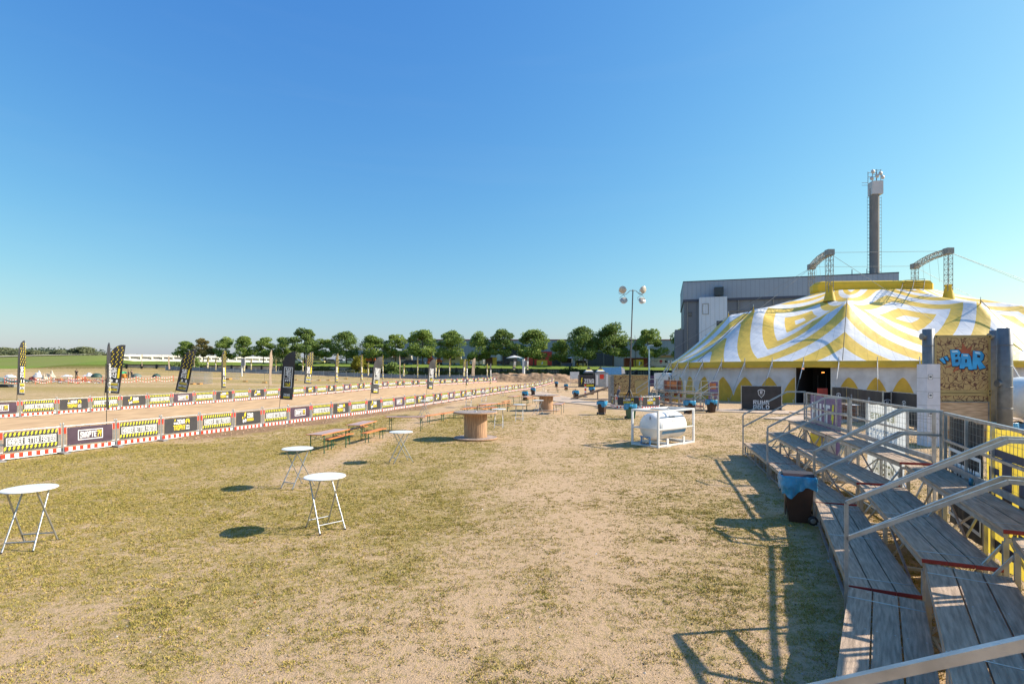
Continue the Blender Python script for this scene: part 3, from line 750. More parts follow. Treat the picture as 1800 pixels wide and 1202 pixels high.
# ---------------------------------------------------------------- cable spools
def spool(x, y, dt, h, dd, lab):
    p = ground(x, y); t = thing('cable_spool', lab, 'cable spool', p, R(20), 'wooden cable spools used as tables')
    def disc(z, name, mt):
        mb = MB(); mb.lathe([(dt / 2 - .03, z), (dt / 2, z + .008), (dt / 2, z + .06), (dt / 2 - .01, z + .068)], SPOOL, 48)
        mb.lathe([(dt / 2 - .02, z + .0685), (dt / 2 - .02, z + .071)], mt, 48)
        for k in range(-6, 7):
            xx = k * dt / 13.0; l = math.sqrt(max(0, (dt / 2 - .04) ** 2 - xx * xx))
            mb.box((xx, 0, z + .0722), (.008, 2 * l, .002), BLK)
        mb.build(name, t)
    disc(0.01, 'bottom_disc', SPOOLT); disc(h - .08, 'top_disc', SPOOLT)
    mb = MB(); n = 34
    for i in range(n):
        a = 2 * math.pi * i / n; r_ = dd / 2
        M = Matrix.Rotation(a, 4, 'Z'); wv = 2 * math.pi * r_ / n - .006
        mb.box((r_ - .015 + random.uniform(-.003, .003), 0, h / 2), (.03, wv, h - .17), SPOOL, 0, M)
    mb.lathe([(dd / 2 - .035, .09), (dd / 2 - .035, h - .09)], BLK, 32)
    mb.build('drum', t)
    mb = MB(); mb.lathe([(.09, h - .006), (.09, h + .012), (.03, h + .013)], GALV, 16)
    for k in range(5):
        a = k * 1.257; mb.lathe([(.018, h - .006), (.018, h + .015)], GALV, 8, Matrix.Translation((math.cos(a) * dd * .36, math.sin(a) * dd * .36, 0)))
    mb.build('fittings', t)
    return t
spool(836, 771, 2.15, 1.33, 1.12, 'large wooden cable spool nearest the camera, with a splinter of wood on top')
mb = MB(); p = ground(836, 771); mb.prism([(-.03, 0), (.03, 0), (.05, .16), (.03, .31), (-.01, .25)], .035, SPOOL, Matrix.Translation((p.x + .07, p.y + .1, 1.325)))
tag(mb.build('wood_splinter'), 'upright splinter of wood stuck on top of the large cable spool', 'wood piece')
spool(960, 721.5, 2.35, 1.30, 1.15, 'smaller looking cable spool farther off beside the walkway')

# ---------------------------------------------------------------- wheelie bins
def wheelie(body, bag=BLUEBAG):
    t = thing('wheelie_bin', 'x', 'bin')
    mb = MB()
    def ring(z, wx, y0, y1): return [(-wx, y0, z), (wx, y0, z), (wx, y1, z), (-wx, y1, z)]
    V = ring(.03, .215, -.24, .16) + ring(.5, .245, -.30, .20) + ring(.96, .275, -.36, .24) + ring(1.0, .29, -.375, .255)
    F = [(3, 2, 1, 0)] + [(4 * k + i, 4 * k + (i + 1) % 4, 4 * k + 4 + (i + 1) % 4, 4 * k + 4 + i) for k in range(3) for i in range(4)] + [(12, 13, 14, 15)]
    mb.raw(V, F, body); mb.box((0, -.345, .80), (.34, .02, .22), body); mb.box((0, -.30, .4), (.24, .02, .5), body)
    b = mb.build('bin_body', t)
    mb = MB(); mb.prism([(-.28, 1.03), (-.28, 1.0), (.28, 1.0), (.28, 1.03), (.2, 1.075), (-.2, 1.075)], .60, body, Matrix.Translation((0, .24, 0))); mb.box((0, -.38, 1.03), (.3, .04, .03), body)
    mb.bar((-.22, .29, 1.04), (.22, .29, 1.04), .025, .025, body); mb.build('lid', t)
    for s in (-1, 1):
        mb = MB(); M = Matrix.Translation((s * .27, .21, .10)) @ Matrix.Rotation(R(90), 4, 'Y')
        mb.lathe([(.07, -.028), (.10, -.024), (.102, 0), (.10, .024), (.07, .028)], BLK, 20, M); mb.lathe([(.03, -.035), (.055, -.03), (.055, .03), (.03, .035)], RUB, 12, M)
        mb.build('wheel', t)
    mb = MB(); mb.tube((-.25, .21, .10), (.25, .21, .10), .012, GALV, 6); mb.build('axle', t)
    # bag hanging over the rim
    mb = MB(); V = []; F = []; n = 72; lv = 9; rs = random.Random(11)
    ph = [rs.uniform(0, 6.28) for _ in range(8)]
    for j in range(lv + 1):
        for i in range(n):
            a = 2 * math.pi * i / n; c, s = math.cos(a), math.sin(a)
            e = 1 / max(abs(c), abs(s)) ; k = .80 + .2 * e / 1.414 * 1.0
            sx, sy = .300 * c * e * (1 - .10 * (e - 1)), .325 * s * e * (1 - .10 * (e - 1))
            t_ = j / lv
            drop = .34 + .10 * math.sin(2 * a + ph[0]) + .05 * math.sin(5 * a + ph[1]) + .02 * math.sin(11 * a + ph[2])
            z = 1.045 - max(0, t_ - .12) / .88 * drop + (.0 if t_ > .12 else -.02)
            wob = 1.05 + t_ * (.04 + .10 * math.sin(math.pi * t_) + .06 * math.sin(7 * a + ph[3] + t_ * 2) + .05 * math.sin(13 * a + ph[4] - 3 * t_) + .03 * math.sin(23 * a + ph[5]))
            if t_ <= .01: wob = .93
            wob += t_ * .16 * noise.noise(Vector((c * 3.5, s * 3.5, z * 7)))
            V.append((sx * wob, -.06 + sy * wob, z + t_ * .05 * noise.noise(Vector((c * 5, s * 5, 9)))))
    for j in range(lv):
        for i in range(n): F.append((j * n + (i + 1) % n, j * n + i, (j + 1) * n + i, (j + 1) * n + (i + 1) % n))
    mb.raw(V, F, bag, True); mb.build('bin_bag', t)
    return t
BINS = [(1407, 917, -112, 'b', 'brown bin with blue bag beside the near grandstand, largest bin'), (1058, 728.5, 150, 'b', 'brown bin left of the lamp mast enclosure'), (1108, 736, 20, 'g', 'green bin with blue bag right behind the white tank'), (1212, 727, 20, 'b', 'brown bin half hidden behind the right end of the white tank'), (1250, 725, 15, 'b', 'brown bin beside the far grandstand, left of the tent entrance banner'), (1012, 702, 10, 'b', 'brown bin at the foot of the wooden ramp'), (1040, 693.5, 60, 'r', 'reddish bin behind the wooden ramp'), (923, 704, 0, 'b', 'brown bin behind the trestle tables, left of the small spool'), (937, 695, 0, 'b', 'brown bin between the barriers and the small spool'), (978, 680, 0, 'b', 'brown bin at the barriers near the striped booth'), (995, 685.5, 0, 'b', 'brown bin by the farthest benches')]
bp = {}
for x, y, rz, k, lb in BINS:
    p = ground(x, y)
    if k == 'r': k = 'b'
    if k not in bp: bp[k] = wheelie({'b': BROWNB, 'g': GREENB}[k]); bp[k].location = p; bp[k].rotation_euler = (0, 0, R(rz)); bp[k]['label'] = lb; bp[k]['group'] = 'wheelie bins with blue bags'
    else: dup(bp[k], p, R(rz), lb, None, 'wheelie bins with blue bags')
p = dep(1765, 737, 24.0); dup(bp['b'], (p.x, p.y, -.02), R(10), 'brown bin with blue bag between the grey pipes and the white tank trailer', None, 'wheelie bins with blue bags')

# ---------------------------------------------------------------- white framed tank
def tank():
    A = at(1157.5, 787.5); B = at(1222.5, 777.5); rz = math.atan2(B.y - A.y, B.x - A.x)
    t = thing('framed_tank', 'white pressure tank lying in a white tube frame on the grass', 'tank', A, rz)
    L_, W_, H_ = 2.80, 1.45, 1.60; q_ = .08
    mb = MB()
    for x in (q_ / 2, L_ - q_ / 2):
        for y in (q_ / 2, W_ - q_ / 2): mb.bar((x, y, 0), (x, y, H_), q_, q_, WHITEP)
    for z in (.05, H_ - .04):
        for y in (q_ / 2, W_ - q_ / 2): mb.bar((q_, y, z), (L_ - q_, y, z), q_, q_ * .95, WHITEP)
        for x in (q_ / 2, L_ - q_ / 2): mb.bar((x, q_, z), (x, W_ - q_, z), q_, q_ * .95, WHITEP)
    for y in (q_ / 2, W_ - q_ / 2): mb.bar((q_, y, .78), (L_ - q_, y, .78), .05, .05, WHITEP)
    mb.bar((q_ / 2, q_, .80), (q_ / 2, W_ - q_, .80), .05, .05, WHITEP)
    mb.bar((L_ / 2, q_, H_ - .04), (L_ / 2, W_ - q_, H_ - .04), .06, .06, WHITEP)
    for x in (.75, 2.0):
        mb.box((x, W_ / 2, .12), (.12, W_ - .1, .10), WHITEP)
        for y in (.06, W_ - .06): mb.box((x, y, .22), (.12, .05, .26), WHITEP)
        mb.box((x, .05, .02), (.35, .12, .10), WHITEP)
    mb.build('frame', t)
    mb = MB(); r_ = .60; cy = W_ / 2; cz = .83
    prof = []
    for k in range(9): a = R(90) * k / 8; prof.append((max(.01, r_ * math.sin(a)), .16 + .36 * (1 - math.cos(a))))
    prof2 = [(r, L_ - z) for r, z in prof[::-1]]
    M = Matrix.Translation((0, cy, cz)) @ Matrix.Rotation(R(90), 4, 'Y')
    mb.lathe(prof + [(r_, L_ / 2)] + prof2, WHITEP, 48, M)
    for xx in (.52, L_ - .52): mb.lathe([(r_ + .001, xx - .02), (r_ + .005, xx - .015), (r_ + .005, xx + .015), (r_ + .001, xx + .02)], WHITEP, 48, M)
    v = mb.build('vessel', t)
    # blue stripe following the curve
    mb = MB(); BL = mat('tank blue', (.05, .24, .48), .4); V = []; F = []
    for i in range(7):
        a = R(-2 - 14 + i * 2.4 - 14)
        for x in (.50, L_ - .50): V.append((x, cy - (r_ + .007) * math.cos(a), cz + (r_ + .007) * math.sin(a)))
    for i in range(6): F.append((2 * i, 2 * i + 1, 2 * i + 3, 2 * i + 2))
    mb.raw(V, F, BL); mb.build('blue_stripe', t)
    mb = MB(); DKG = mat('dark grey print', (.12, .14, .15), .5)
    def wrap(s, x, zc, wd, ht):
        vs, fs = text_geo(s, .02); P = []
        for a, b in vs:
            an = R(zc) + (b - .5) * ht / r_
            P.append((x + (a - .5) * wd, cy - (r_ + .006) * math.cos(an), cz + (r_ + .006) * math.sin(an)))
        mb.raw(P, fs, DKG)
    wrap('RUHR', 1.42, 44, .42, .12); wrap('GOLD', 1.45, 27, .50, .13)
    Mq = Matrix.Translation((1.2, cy - .17, cz + r_ * 1.02)) 
    for xx in (1.35, 1.75): mb.box((xx, cy - .34, cz + .50), (.02, .30, .012), DKG, 0); mb.box((xx + .15, cy - .20, cz + .575), (.34, .015, .012), DKG)
    mb.build('lettering', t)
    mb = MB(); BB = mat('blue steel', (.03, .20, .50), .4, .2)
    x0 = -.03
    for z in (.10, .42): mb.bar((x0, .42, z), (x0, .88, z), .035, .035, BB)
    for y in (.42, .88): mb.bar((x0, y, .09), (x0, y, .44), .035, .035, BB)
    mb.tube((x0, .88, .44), (x0, .96, .44), .02, BB); mb.build('valve_guard', t)
    mb = MB(); mb.tube((.3, .65, .35), (.02, .65, .22), .035, GALV); mb.lathe([(.06, -.02), (.06, .02)], GALV, 12, Matrix.Translation((.0, .65, .2)) @ Matrix.Rotation(R(90), 4, 'Y')); mb.bar((.0, .65, .25), (-.02, .80, .30), .02, .01, GALV); mb.build('valve', t)
    mb = MB(); mb.tube((.32, .62, 1.22), (.24, .60, 1.30), .03, GALV); mb.tube((.24, .6, 1.30), (.20, .58, 1.17), .018, BLK); mb.build('pressure_gauge', t)
tank()

# ---------------------------------------------------------------- grandstand
def stand_module(L_, rails_far=1, rails_near=1, label='x', group=None, net=True, seed=0):
    t = thing('grandstand_section', label, 'grandstand', group=group)
    rs = random.Random(seed); ZT = (.48, .945, 1.41); X0 = (0, .79, 1.58); WD = (.80, .80, .60); NP = (3, 3, 2)
    for k in range(3):
        mb = MB()
        pw = WD[k] / NP[k]
        for i in range(NP[k]):
            x = X0[k] + pw * (i + .5)
            mb.box((x, L_ / 2, ZT[k] - .0225), (pw - .018, L_ - .024, .045), DECK)
            mb.box((x, .006, ZT[k] - .0225), (pw - .006, .012, .048), REDEND)
            mb.box((x, L_ - .006, ZT[k] - .0225), (pw - .006, .012, .048), DECKED)
        for yy in (.35, L_ / 2, L_ - .35):   # clamping strips across the boards
            mb.box((X0[k] + WD[k] / 2, yy, ZT[k] + .0015), (WD[k] - .02, .022, .003), ALU)
        mb.build('bench_boards', t)
        mb = MB()
        for i in range(NP[k]):
            for yy in (.06, L_ * .25, L_ / 2 + .05, L_ * .75, L_ - .06):
                for dx in (-.3, .3):
                    bx_, by_ = X0[k] + pw * (i + .5) + dx * pw, yy + rs.uniform(-.015, .015)
                    mb.raw([(bx_ + .009 * math.cos(a_), by_ + .009 * math.sin(a_), ZT[k] + .0015) for a_ in (0, 1.05, 2.1, 3.14, 4.2, 5.25)], [(0, 1, 2, 3, 4, 5)], GALV)
        mb.build('board_bolts', t)
        mb = MB(); xa = X0[k] + .03; xb = X0[k] + WD[k] - .03
        for xx in (xa, xb): mb.bar((xx, .03, ZT[k] - .075), (xx, L_ - .03, ZT[k] - .075), .045, .055, ALU)
        for yy in (.06, L_ * .25, L_ / 2, L_ * .75, L_ - .06): mb.bar((xa, yy, ZT[k] - .13), (xb, yy, ZT[k] - .13), .04, .05, ALU)
        mb.build('bench_frame', t)
    for yy in (.06, L_ / 2, L_ - .06):
        for k, xx in enumerate((.05, .83, 1.62, 2.13)):
            mb = MB(); zt = ZT[min(k, 2)] - .155
            mb.bar((xx, yy, .02), (xx, yy, zt), .055, .055, ALU); mb.box((xx, yy, .01), (.12, .12, .02), GALV); mb.build('support_post', t)
        mb = MB(); mb.bar((.05, yy, .07), (2.13, yy, .07), .045, .045, ALU)
        mb.bar((.86, yy + .035, .12), (1.6, yy + .035, 1.2), .03, .03, ALU); mb.bar((1.64, yy - .035, .12), (2.1, yy - .035, 1.2), .03, .03, ALU)
        mb.build('base_frame', t)
    mb = MB()
    for xx, z0, z1 in ((1.62, .12, 1.25), (2.13, .12, 1.25), (.83, .1, .78)):
        mb.bar((xx + .04, .1, z0), (xx + .04, L_ / 2 - .06, z1), .028, .028, GALV); mb.bar((xx + .04, L_ / 2 - .06, z1 - .02), (xx + .04, L_ - .1, z0), .028, .028, GALV)
    for xx in (.05, 1.62): mb.bar((xx, .08, .07), (xx, L_ - .08, .07), .04, .04, ALU)
    for yy in (.4, 1.2, 2.0, 3.0, 3.8, 4.5):
        mb.bar((.10, yy, .05), (.10, yy, .33), .03, .03, ALU); mb.bar((.1, yy, .06), (.55, yy, .06), .03, .03, ALU)
    mb.build('bracing', t)
    # back guard rail
    bx = 2.22; mb = MB()
    mb.bar((bx, .0, 2.47), (bx, L_, 2.47), .05, .05, ALU); mb.bar((bx, .0, 1.95), (bx, L_, 1.95), .04, .045, ALU); mb.bar((bx - .03, .0, 1.50), (bx - .03, L_, 1.50), .03, .11, ALU)
    for i in range(5): yy = .05 + (L_ - .1) * i / 4; mb.bar((bx, yy, 1.2 if i % 2 else .1), (bx, yy, 2.45), .045, .045, GALV)
    mb.build('back_rail', t)
    if net:
        mb = MB(); n = int(L_ / .145)
        for i in range(n + 1):
            yy = L_ * i / n; pts = [Vector((bx + .035 + .01 * math.sin(i + z_ * 3), yy + .008 * math.sin(i * 1.7 + z_ * 5), z_)) for z_ in (1.5, 1.8, 2.13, 2.46)]
            mb.path(pts, .0035, WIRE, 4)
        for z_ in (1.56, 1.69, 1.82, 1.95, 2.08, 2.21, 2.34):
            mb.tube((bx + .035, 0, z_), (bx + .035, L_, z_), .003, WIRE, 4)
        mb.build('wire_net', t)
    def handrail(yy):
        mb = MB(); r_ = .024
        mb.bar((-.02, yy, 0.0 if True else .48), (-.02, yy, 1.56), .045, .045, ALU)
        for dz in (0, -.47):
            a = Vector((-.02, yy, 1.57 + dz)); b = Vector((1.56, yy, 2.50 + dz)); c = Vector((2.2, yy, 2.50 + dz))
            mb.bar(a, b, .045, .05, ALU); mb.bar(b, c, .045, .05, ALU)
        mb.bar((2.17, yy, 1.42), (2.17, yy, 2.50), .045, .045, ALU)
        mb.build('handrail', t)
    if rails_near: handrail(-.03)
    if rails_far: handrail(L_ + .03)
    return t
def put_module(nearP, farP, **k):
    d = (farP - nearP); d.z = 0; L_ = d.length - .06; rz = math.atan2(d.y, d.x) - R(90)
    t = stand_module(L_, **k); t.location = nearP + d.normalized() * .03; t.location.z = 0; t.rotation_euler = (0, 0, rz); return t
PT = [at(1307, 777.5, .48), at(1350.5, 813.5, .48), at(1433, 882.5, .48), at(1491, 1029.5, .48), at(1465, 1202, .48)]
PT[4] = PT[3] + (PT[4] - PT[3]).normalized() * 5.05
for p_ in PT: p_.z = 0
GG = 'sections of the near grandstand'
M1 = put_module(PT[1], PT[0], rails_far=1, rails_near=0, label='farthest section of the near grandstand, with the purple banner behind it', group=GG, seed=1)
M2 = put_module(PT[2], PT[1], rails_far=1, rails_near=1, label='grandstand section beside the bagged bin, with the white banner behind it', group=GG, seed=2)
M3 = put_module(PT[3], PT[2], rails_far=1, rails_near=1, label='grandstand section with the black and yellow banners behind it', group=GG, seed=3)
M4 = put_module(PT[4], PT[3], rails_far=1, rails_near=1, label='grandstand section nearest the camera, at the bottom right corner', group=GG, seed=4)
for m_ in ((.10, .075, .17),): pass
# banners hung on the outside of the back rail (seen from behind, lettering mirrored)
def banner_on(M, y0, y1, z0, z1, bgm, lab, cat, deco, x=2.29, name='banner'):
    """M: module; the banner spans y0..y1 along it"""
    t = thing(name, lab, cat); t.location = M.location; t.rotation_euler = M.rotation_euler
    T = Matrix.Translation((x, y1, 0)) @ Matrix.Rotation(R(-90), 4, 'Z')     # local x runs from far to near
    mb = MB(); L_ = y1 - y0; V = []; F = []; nx, nz = 28, 16
    def off(u, v): return .03 * math.sin(u * 5 + v * 2) * (1 - .6 * v) + .012 * math.sin(u * 17 + v * 6)
    for sd in (0,):
        b0 = len(V)
        for j in range(nz + 1):
            for i in range(nx + 1):
                u, v = i / nx, j / nz; V.append((u * L_, off(u * L_, v) + .006 * sd, lerp(z0, z1, v) - (.02 * math.sin(u * 9.4) ** 2 if j == nz else 0)))
        for j in range(nz):
            for i in range(nx):
                f = (b0 + j * (nx + 1) + i, b0 + j * (nx + 1) + i + 1, b0 + (j + 1) * (nx + 1) + i + 1, b0 + (j + 1) * (nx + 1) + i); F.append(f if sd == 0 else f[::-1])
    mb.raw(V, F, bgm, True, T); mb.build('cloth', t)
    mb = MB(); deco(mb, T, L_); mb.build('print', t)
    if deco.__name__ == 'd2': mb = MB(); d2b(mb, T, L_); mb.build('lower_print', t); mb = MB(); d2c(mb, T, L_); mb.build('upper_print', t)
    return t
PURB = mat('purple banner cloth', (.10, .075, .17), .5, 0, .12, 3, .2, 8)
WHTB = mat('white banner cloth', (.62, .66, .70), .5, 0, .10, 2.5, .2, 8)
YELB = mat('yellow banner cloth', (.72, .55, .07), .5, 0, .06, 3, .2, 8)
NAVY = mat('navy print', (.03, .04, .085), .5)
PINK = mat('red print', (.70, .03, .05), .5)
translucent(PURB, .25); translucent(WHTB, .4); translucent(YELB, .45)
def d1(mb, T, L_):
    text(mb, 'TIH', L_ * .42, 1.85, L_ * .62, .62, WHT, -.05, .06, mirror=True, M=T); bolt(mb, L_ * .80, 1.72, .35, .95, YEL2, -.045, M=T)
    rect(mb, .15, L_ * .62, .55, 1.0, YEL, -.045, .003, T); rect(mb, L_ * .7, L_ * .9, .35, 1.0, WHT, -.045, .003, T)
banner_on(M1, 1.0, 4.5, .35, 2.42, PURB, 'purple banner with mirrored white letters behind the farthest grandstand section', 'banner', d1)
FY = mat('faded yellow print', (.75, .66, .35), .5)
def d2(mb, T, L_): text(mb, 'MAASGROEP', L_ * .48, 1.62, L_ * .8, .36, mat('pale grey print', (.80, .82, .84), .5), -.05, .05, mirror=True, M=T)
d2b = lambda mb, T, L_: text(mb, 'MATERIAAL', L_ * .5, .8, L_ * .6, .3, FY, -.05, .04, mirror=True, M=T)
d2c = lambda mb, T, L_: text(mb, 'EVENTS', L_ * .5, 2.12, L_ * .62, .16, FY, -.05, .04, mirror=True, M=T)
b2 = banner_on(M2, 1.6, 4.0, .35, 2.42, WHTB, 'white banner with pale mirrored letters behind the grandstand section beside the bin', 'banner', d2)
def d3(mb, T, L_):
    frame_rect(mb, L_ * .08, L_ * .99, .55, 1.84, .06, WHT, -.05, .003, T)
    text(mb, 'SNAPTE', L_ * .60, 1.42, L_ * .72, .38, WHT, -.055, .05, mirror=True, M=T); text(mb, '?!', L_ * .16, 1.5, L_ * .12, .34, YEL2, -.055, .05, mirror=True, M=T)
banner_on(M3, 3.0, 4.85, .35, 2.42, BLACKF, 'black banner with mirrored slogan behind the grandstand, left of the yellow one', 'banner', d3)
def d4(mb, T, L_):
    rect(mb, L_ * .10, L_ * .68, 1.98, 2.10, NAVY, -.05, .003, T); rect(mb, L_ * .28, L_ * .40, 1.30, 1.98, NAVY, -.05, .003, T)
    for a in (.10, .48, .62): rect(mb, L_ * a, L_ * (a + .09), 1.05, 1.78, NAVY, -.05, .003, T)
    rect(mb, L_ * .10, L_ * .24, 1.70, 1.80, NAVY, -.05, .003, T)
    text(mb, 'FEEST', L_ * .84, 1.72, L_ * .22, .40, PINK, -.055, .05, mirror=True, M=T)
    text(mb, 'TICKETS', L_ * .40, .92, L_ * .55, .18, NAVY, -.055, .04, mirror=True, M=T); rect(mb, L_ * .15, L_ * .5, .55, .70, NAVY, -.05, .003, T)
    V = [(L_ * .99 - .7, -.046, .36), (L_ * .99, -.046, .36), (L_ * .99, -.046, 1.3)]; mb.raw(V, [(0, 1, 2)], WHT, False, T)
banner_on(M3, .05, 2.95, .35, 2.42, YELB, 'yellow banner with navy and red mirrored print behind the grandstand', 'banner', d4)
banner_on(M4, 2.6, 4.9, .35, 2.42, YELB, 'yellow banner at the right edge behind the nearest grandstand section', 'banner', d4)
# can left on the top row
pc = at(1707, 853, 1.41); mb = MB(); mb.lathe([(.026, 0), (.033, .008), (.033, .11), (.026, .122)], mat('blue can print', (.03, .16, .32), .3, .5), 16, Matrix.Translation(pc)); tag(mb.build('drink_can'), 'blue drink can left standing on the top bench row', 'drink can')

# far grandstand
GF = 'sections of the far grandstand'
c0 = at(1119, 702.5, .48); c2 = at(1222, 713.5, .48); c0.z = c2.z = 0; c1 = (c0 + c2) / 2
F1 = put_module(c2, c1, rails_far=0, rails_near=1, label='right section of the far grandstand in front of the tent', group=GF, seed=7)
F2 = put_module(c1, c0, rails_far=1, rails_near=0, label='left section of the far grandstand, near the lamp mast', group=GF, seed=8)
def d5(mb, T, L_): rect(mb, L_ * .2, L_ * .8, 1.8, 2.3, mat('orange print', (.7, .2, .05), .5), -.05, .003, T); rect(mb, L_ * .3, L_ * .6, .6, 1.5, WHT, -.05, .003, T); rect(mb, L_ * .5, L_ * .9, .45, 1.0, YEL, -.05, .003, T)
banner_on(F1, .1, 1.5, .4, 2.42, PURB, 'purple banner on the back of the far grandstand, at its right end', 'banner', d5)
banner_on(F2, .6, 3.6, .4, 2.42, mat('rust banner cloth', (.34, .08, .03), .5), 'rust coloured banner on the back of the far grandstand', 'banner', d5)
# ---------------------------------------------------------------- big top tent
TC = Vector((47.7, 70.2)); TU = Vector((.997, -.07)); TV = Vector((.30, .954))
def tplan(u, v): return TC + TU * u + TV * v
def sup(th, a, b, e=.86):
    c, s = math.sin(th), -math.cos(th)      # th = 0 faces the camera
    return a * math.copysign(abs(c) ** e, c), b * math.copysign(abs(s) ** e, s)
NPOLE = 10; TH0 = R(18)
TYEL = mat('tent yellow', (.72, .46, .055), .55, 0, .04, .6)
PANG = [-18, 18, 59, 93, 126, 162, 198, 234, 267, 301, 342, 378]
def polefrac(th):
    d = math.degrees(th)
    for a_, b_ in zip(PANG, PANG[1:]):
        if a_ <= d < b_: return (d - a_) / (b_ - a_)
    return 0.0
def tent():
    t = thing('circus_tent', 'huge yellow and white striped big top tent with four lattice masts', 'tent')
    nth = NPOLE * 26; nt = 44; V = []; F = []; Q = []
    for j in range(nt + 1):
        tt = j / nt
        for i in range(nth):
            th = 2 * math.pi * i / nth; e = sup(th, 26.6, 19.2, .90); c = sup(th, 7.4, 2.2, .6)
            u = lerp(e[0], c[0], tt); v = lerp(e[1], c[1], tt)
            ph = polefrac(th); dp = min(ph, 1 - ph); q_ = .5 - dp          # q = |p-.5|
            zm = 4.3 + 9.4 * tt ** 1.0
            zp = 4.3 + 6.65 * (tt / .42) ** 1.10 if tt < .42 else 10.95 + 2.75 * ((tt - .42) / .58) ** 1.2
            k = max(0, 1 - dp * 2) ** (1.3 if tt < .42 else 1.5)
            if tt > .42: k *= 1 - .25 * (tt - .42)
            z = lerp(zm, max(zp, zm), k)
            if zp < zm: z = lerp(zm, zp, k)
            p = tplan(u, v); V.append((p.x, p.y, z)); Q.append((q_, tt, 0, 1))
    for j in range(nt):
        for i in range(nth): F.append((j * nth + i, j * nth + (i + 1) % nth, (j + 1) * nth + (i + 1) % nth, (j + 1) * nth + i))
    me = bpy.data.meshes.new('roof'); me.from_pydata(V, [], F); a_ = me.color_attributes.new('pt', 'FLOAT_COLOR', 'POINT'); a_.data.foreach_set('color', np.array(Q, dtype=np.float32).ravel())
    me.polygons.foreach_set('use_smooth', [True] * len(F)); me.update()
    o = bpy.data.objects.new('roof', me); COL.objects.link(o); o.parent = t
    m = bpy.data.materials.new('striped canvas'); m.use_nodes = True; N = m.node_tree.nodes; L = m.node_tree.links; b = N['Principled BSDF']; b.inputs['Roughness'].default_value = .5
    vc = N.new('ShaderNodeVertexColor'); vc.layer_name = 'pt'; sp = N.new('ShaderNodeSeparateColor'); L.new(vc.outputs[0], sp.inputs[0])
    def mth(op, *a):
        n = N.new('ShaderNodeMath'); n.operation = op
        for i, v in enumerate(a):
            if hasattr(v, 'links'): L.new(v, n.inputs[i])
            else: n.inputs[i].default_value = v
        return n.outputs[0]
    d = mth('ADD', mth('MULTIPLY', sp.outputs[0], 7.4), mth('MULTIPLY', mth('ABSOLUTE', mth('SUBTRACT', sp.outputs[1], .515)), 9.3))
    d = mth('ADD', d, .5); st = mth('GREATER_THAN', mth('MODULO', d, 2.0), 1.0)
    tcn = N.new('ShaderNodeTexCoord'); nz = N.new('ShaderNodeTexNoise'); nz.inputs['Scale'].default_value = .5; nz.inputs['Detail'].default_value = 6; L.new(tcn.outputs['Object'], nz.inputs['Vector'])
    mx = N.new('ShaderNodeMix'); mx.data_type = 'RGBA'; L.new(st, mx.inputs[0]); mx.inputs[6].default_value = (.74, .74, .74, 1); mx.inputs[7].default_value = (.80, .53, .075, 1)
    m2 = N.new('ShaderNodeMix'); m2.data_type = 'RGBA'; m2.blend_type = 'MULTIPLY'; m2.inputs[0].default_value = 1; L.new(mx.outputs[2], m2.inputs[6])
    rr = N.new('ShaderNodeValToRGB'); rr.color_ramp.elements[0].color = (.86, .85, .84, 1); rr.color_ramp.elements[1].color = (1, 1, 1, 1); rr.color_ramp.elements[0].position = .3; rr.color_ramp.elements[1].position = .6
    L.new(nz.outputs['Fac'], rr.inputs[0]); L.new(rr.outputs[0], m2.inputs[7]); L.new(m2.outputs[2], b.inputs['Base Color'])
    # seams of the canvas lengths and faint dirt
    sf = mth('LESS_THAN', mth('FRACT', mth('MULTIPLY', sp.outputs[0], 14.0)), .06); sf = mth('MAXIMUM', sf, mth('LESS_THAN', mth('FRACT', mth('MULTIPLY', sp.outputs[1], 7.0)), .012))
    m3 = N.new('ShaderNodeMix'); m3.data_type = 'RGBA'; m3.blend_type = 'MULTIPLY'; L.new(mth('MULTIPLY', sf, .55), m3.inputs[0]); L.new(m2.outputs[2], m3.inputs[6]); m3.inputs[7].default_value = (.70, .68, .64, 1); L.new(m3.outputs[2], b.inputs['Base Color'])
    # soft wrinkles
    n2 = N.new('ShaderNodeTexNoise'); n2.inputs['Scale'].default_value = 1.1; n2.inputs['Detail'].default_value = 3; L.new(tcn.outputs['Object'], n2.inputs['Vector'])
    bp_ = N.new('ShaderNodeBump'); bp_.inputs['Strength'].default_value = .35; bp_.inputs['Distance'].default_value = .15; L.new(n2.outputs['Fac'], bp_.inputs['Height']); L.new(bp_.outputs[0], b.inputs['Normal'])
    me.materials.append(m)
    # valance
    mb = MB(); V = []; F = []; n = 360; TV_ = mat('valance yellow', (.60, .40, .03), .55, 0, .06, 1.2)
    for j, (z, k) in enumerate(((4.32, 1.0), (4.0, 1.004), (3.68, 1.002))):
        for i in range(n):
            th = 2 * math.pi * i / n; e = sup(th, 26.6 * k, 19.2 * k, .90); p = tplan(*e); V.append((p.x, p.y, z - (.04 * abs(math.sin(i * math.pi / 6)) if j == 2 else 0)))
    for j in range(2):
        for i in range(n): F.append(((j + 1) * n + i, (j + 1) * n + (i + 1) % n, j * n + (i + 1) % n, j * n + i))
    mb.raw(V, F, TV_, True); mb.build('valance', t)
    # wall with petals
    n = 720; P_ = []; s_ = 0; arc = []
    for i in range(n + 1):
        th = 2 * math.pi * i / n; p = tplan(*sup(th, 26.2, 18.8, .90)); P_.append(p)
        if i: s_ += (p - P_[i - 1]).length
        arc.append(s_)
    NPET = round(s_ / 2.42)
    V = []; C = []; F = []
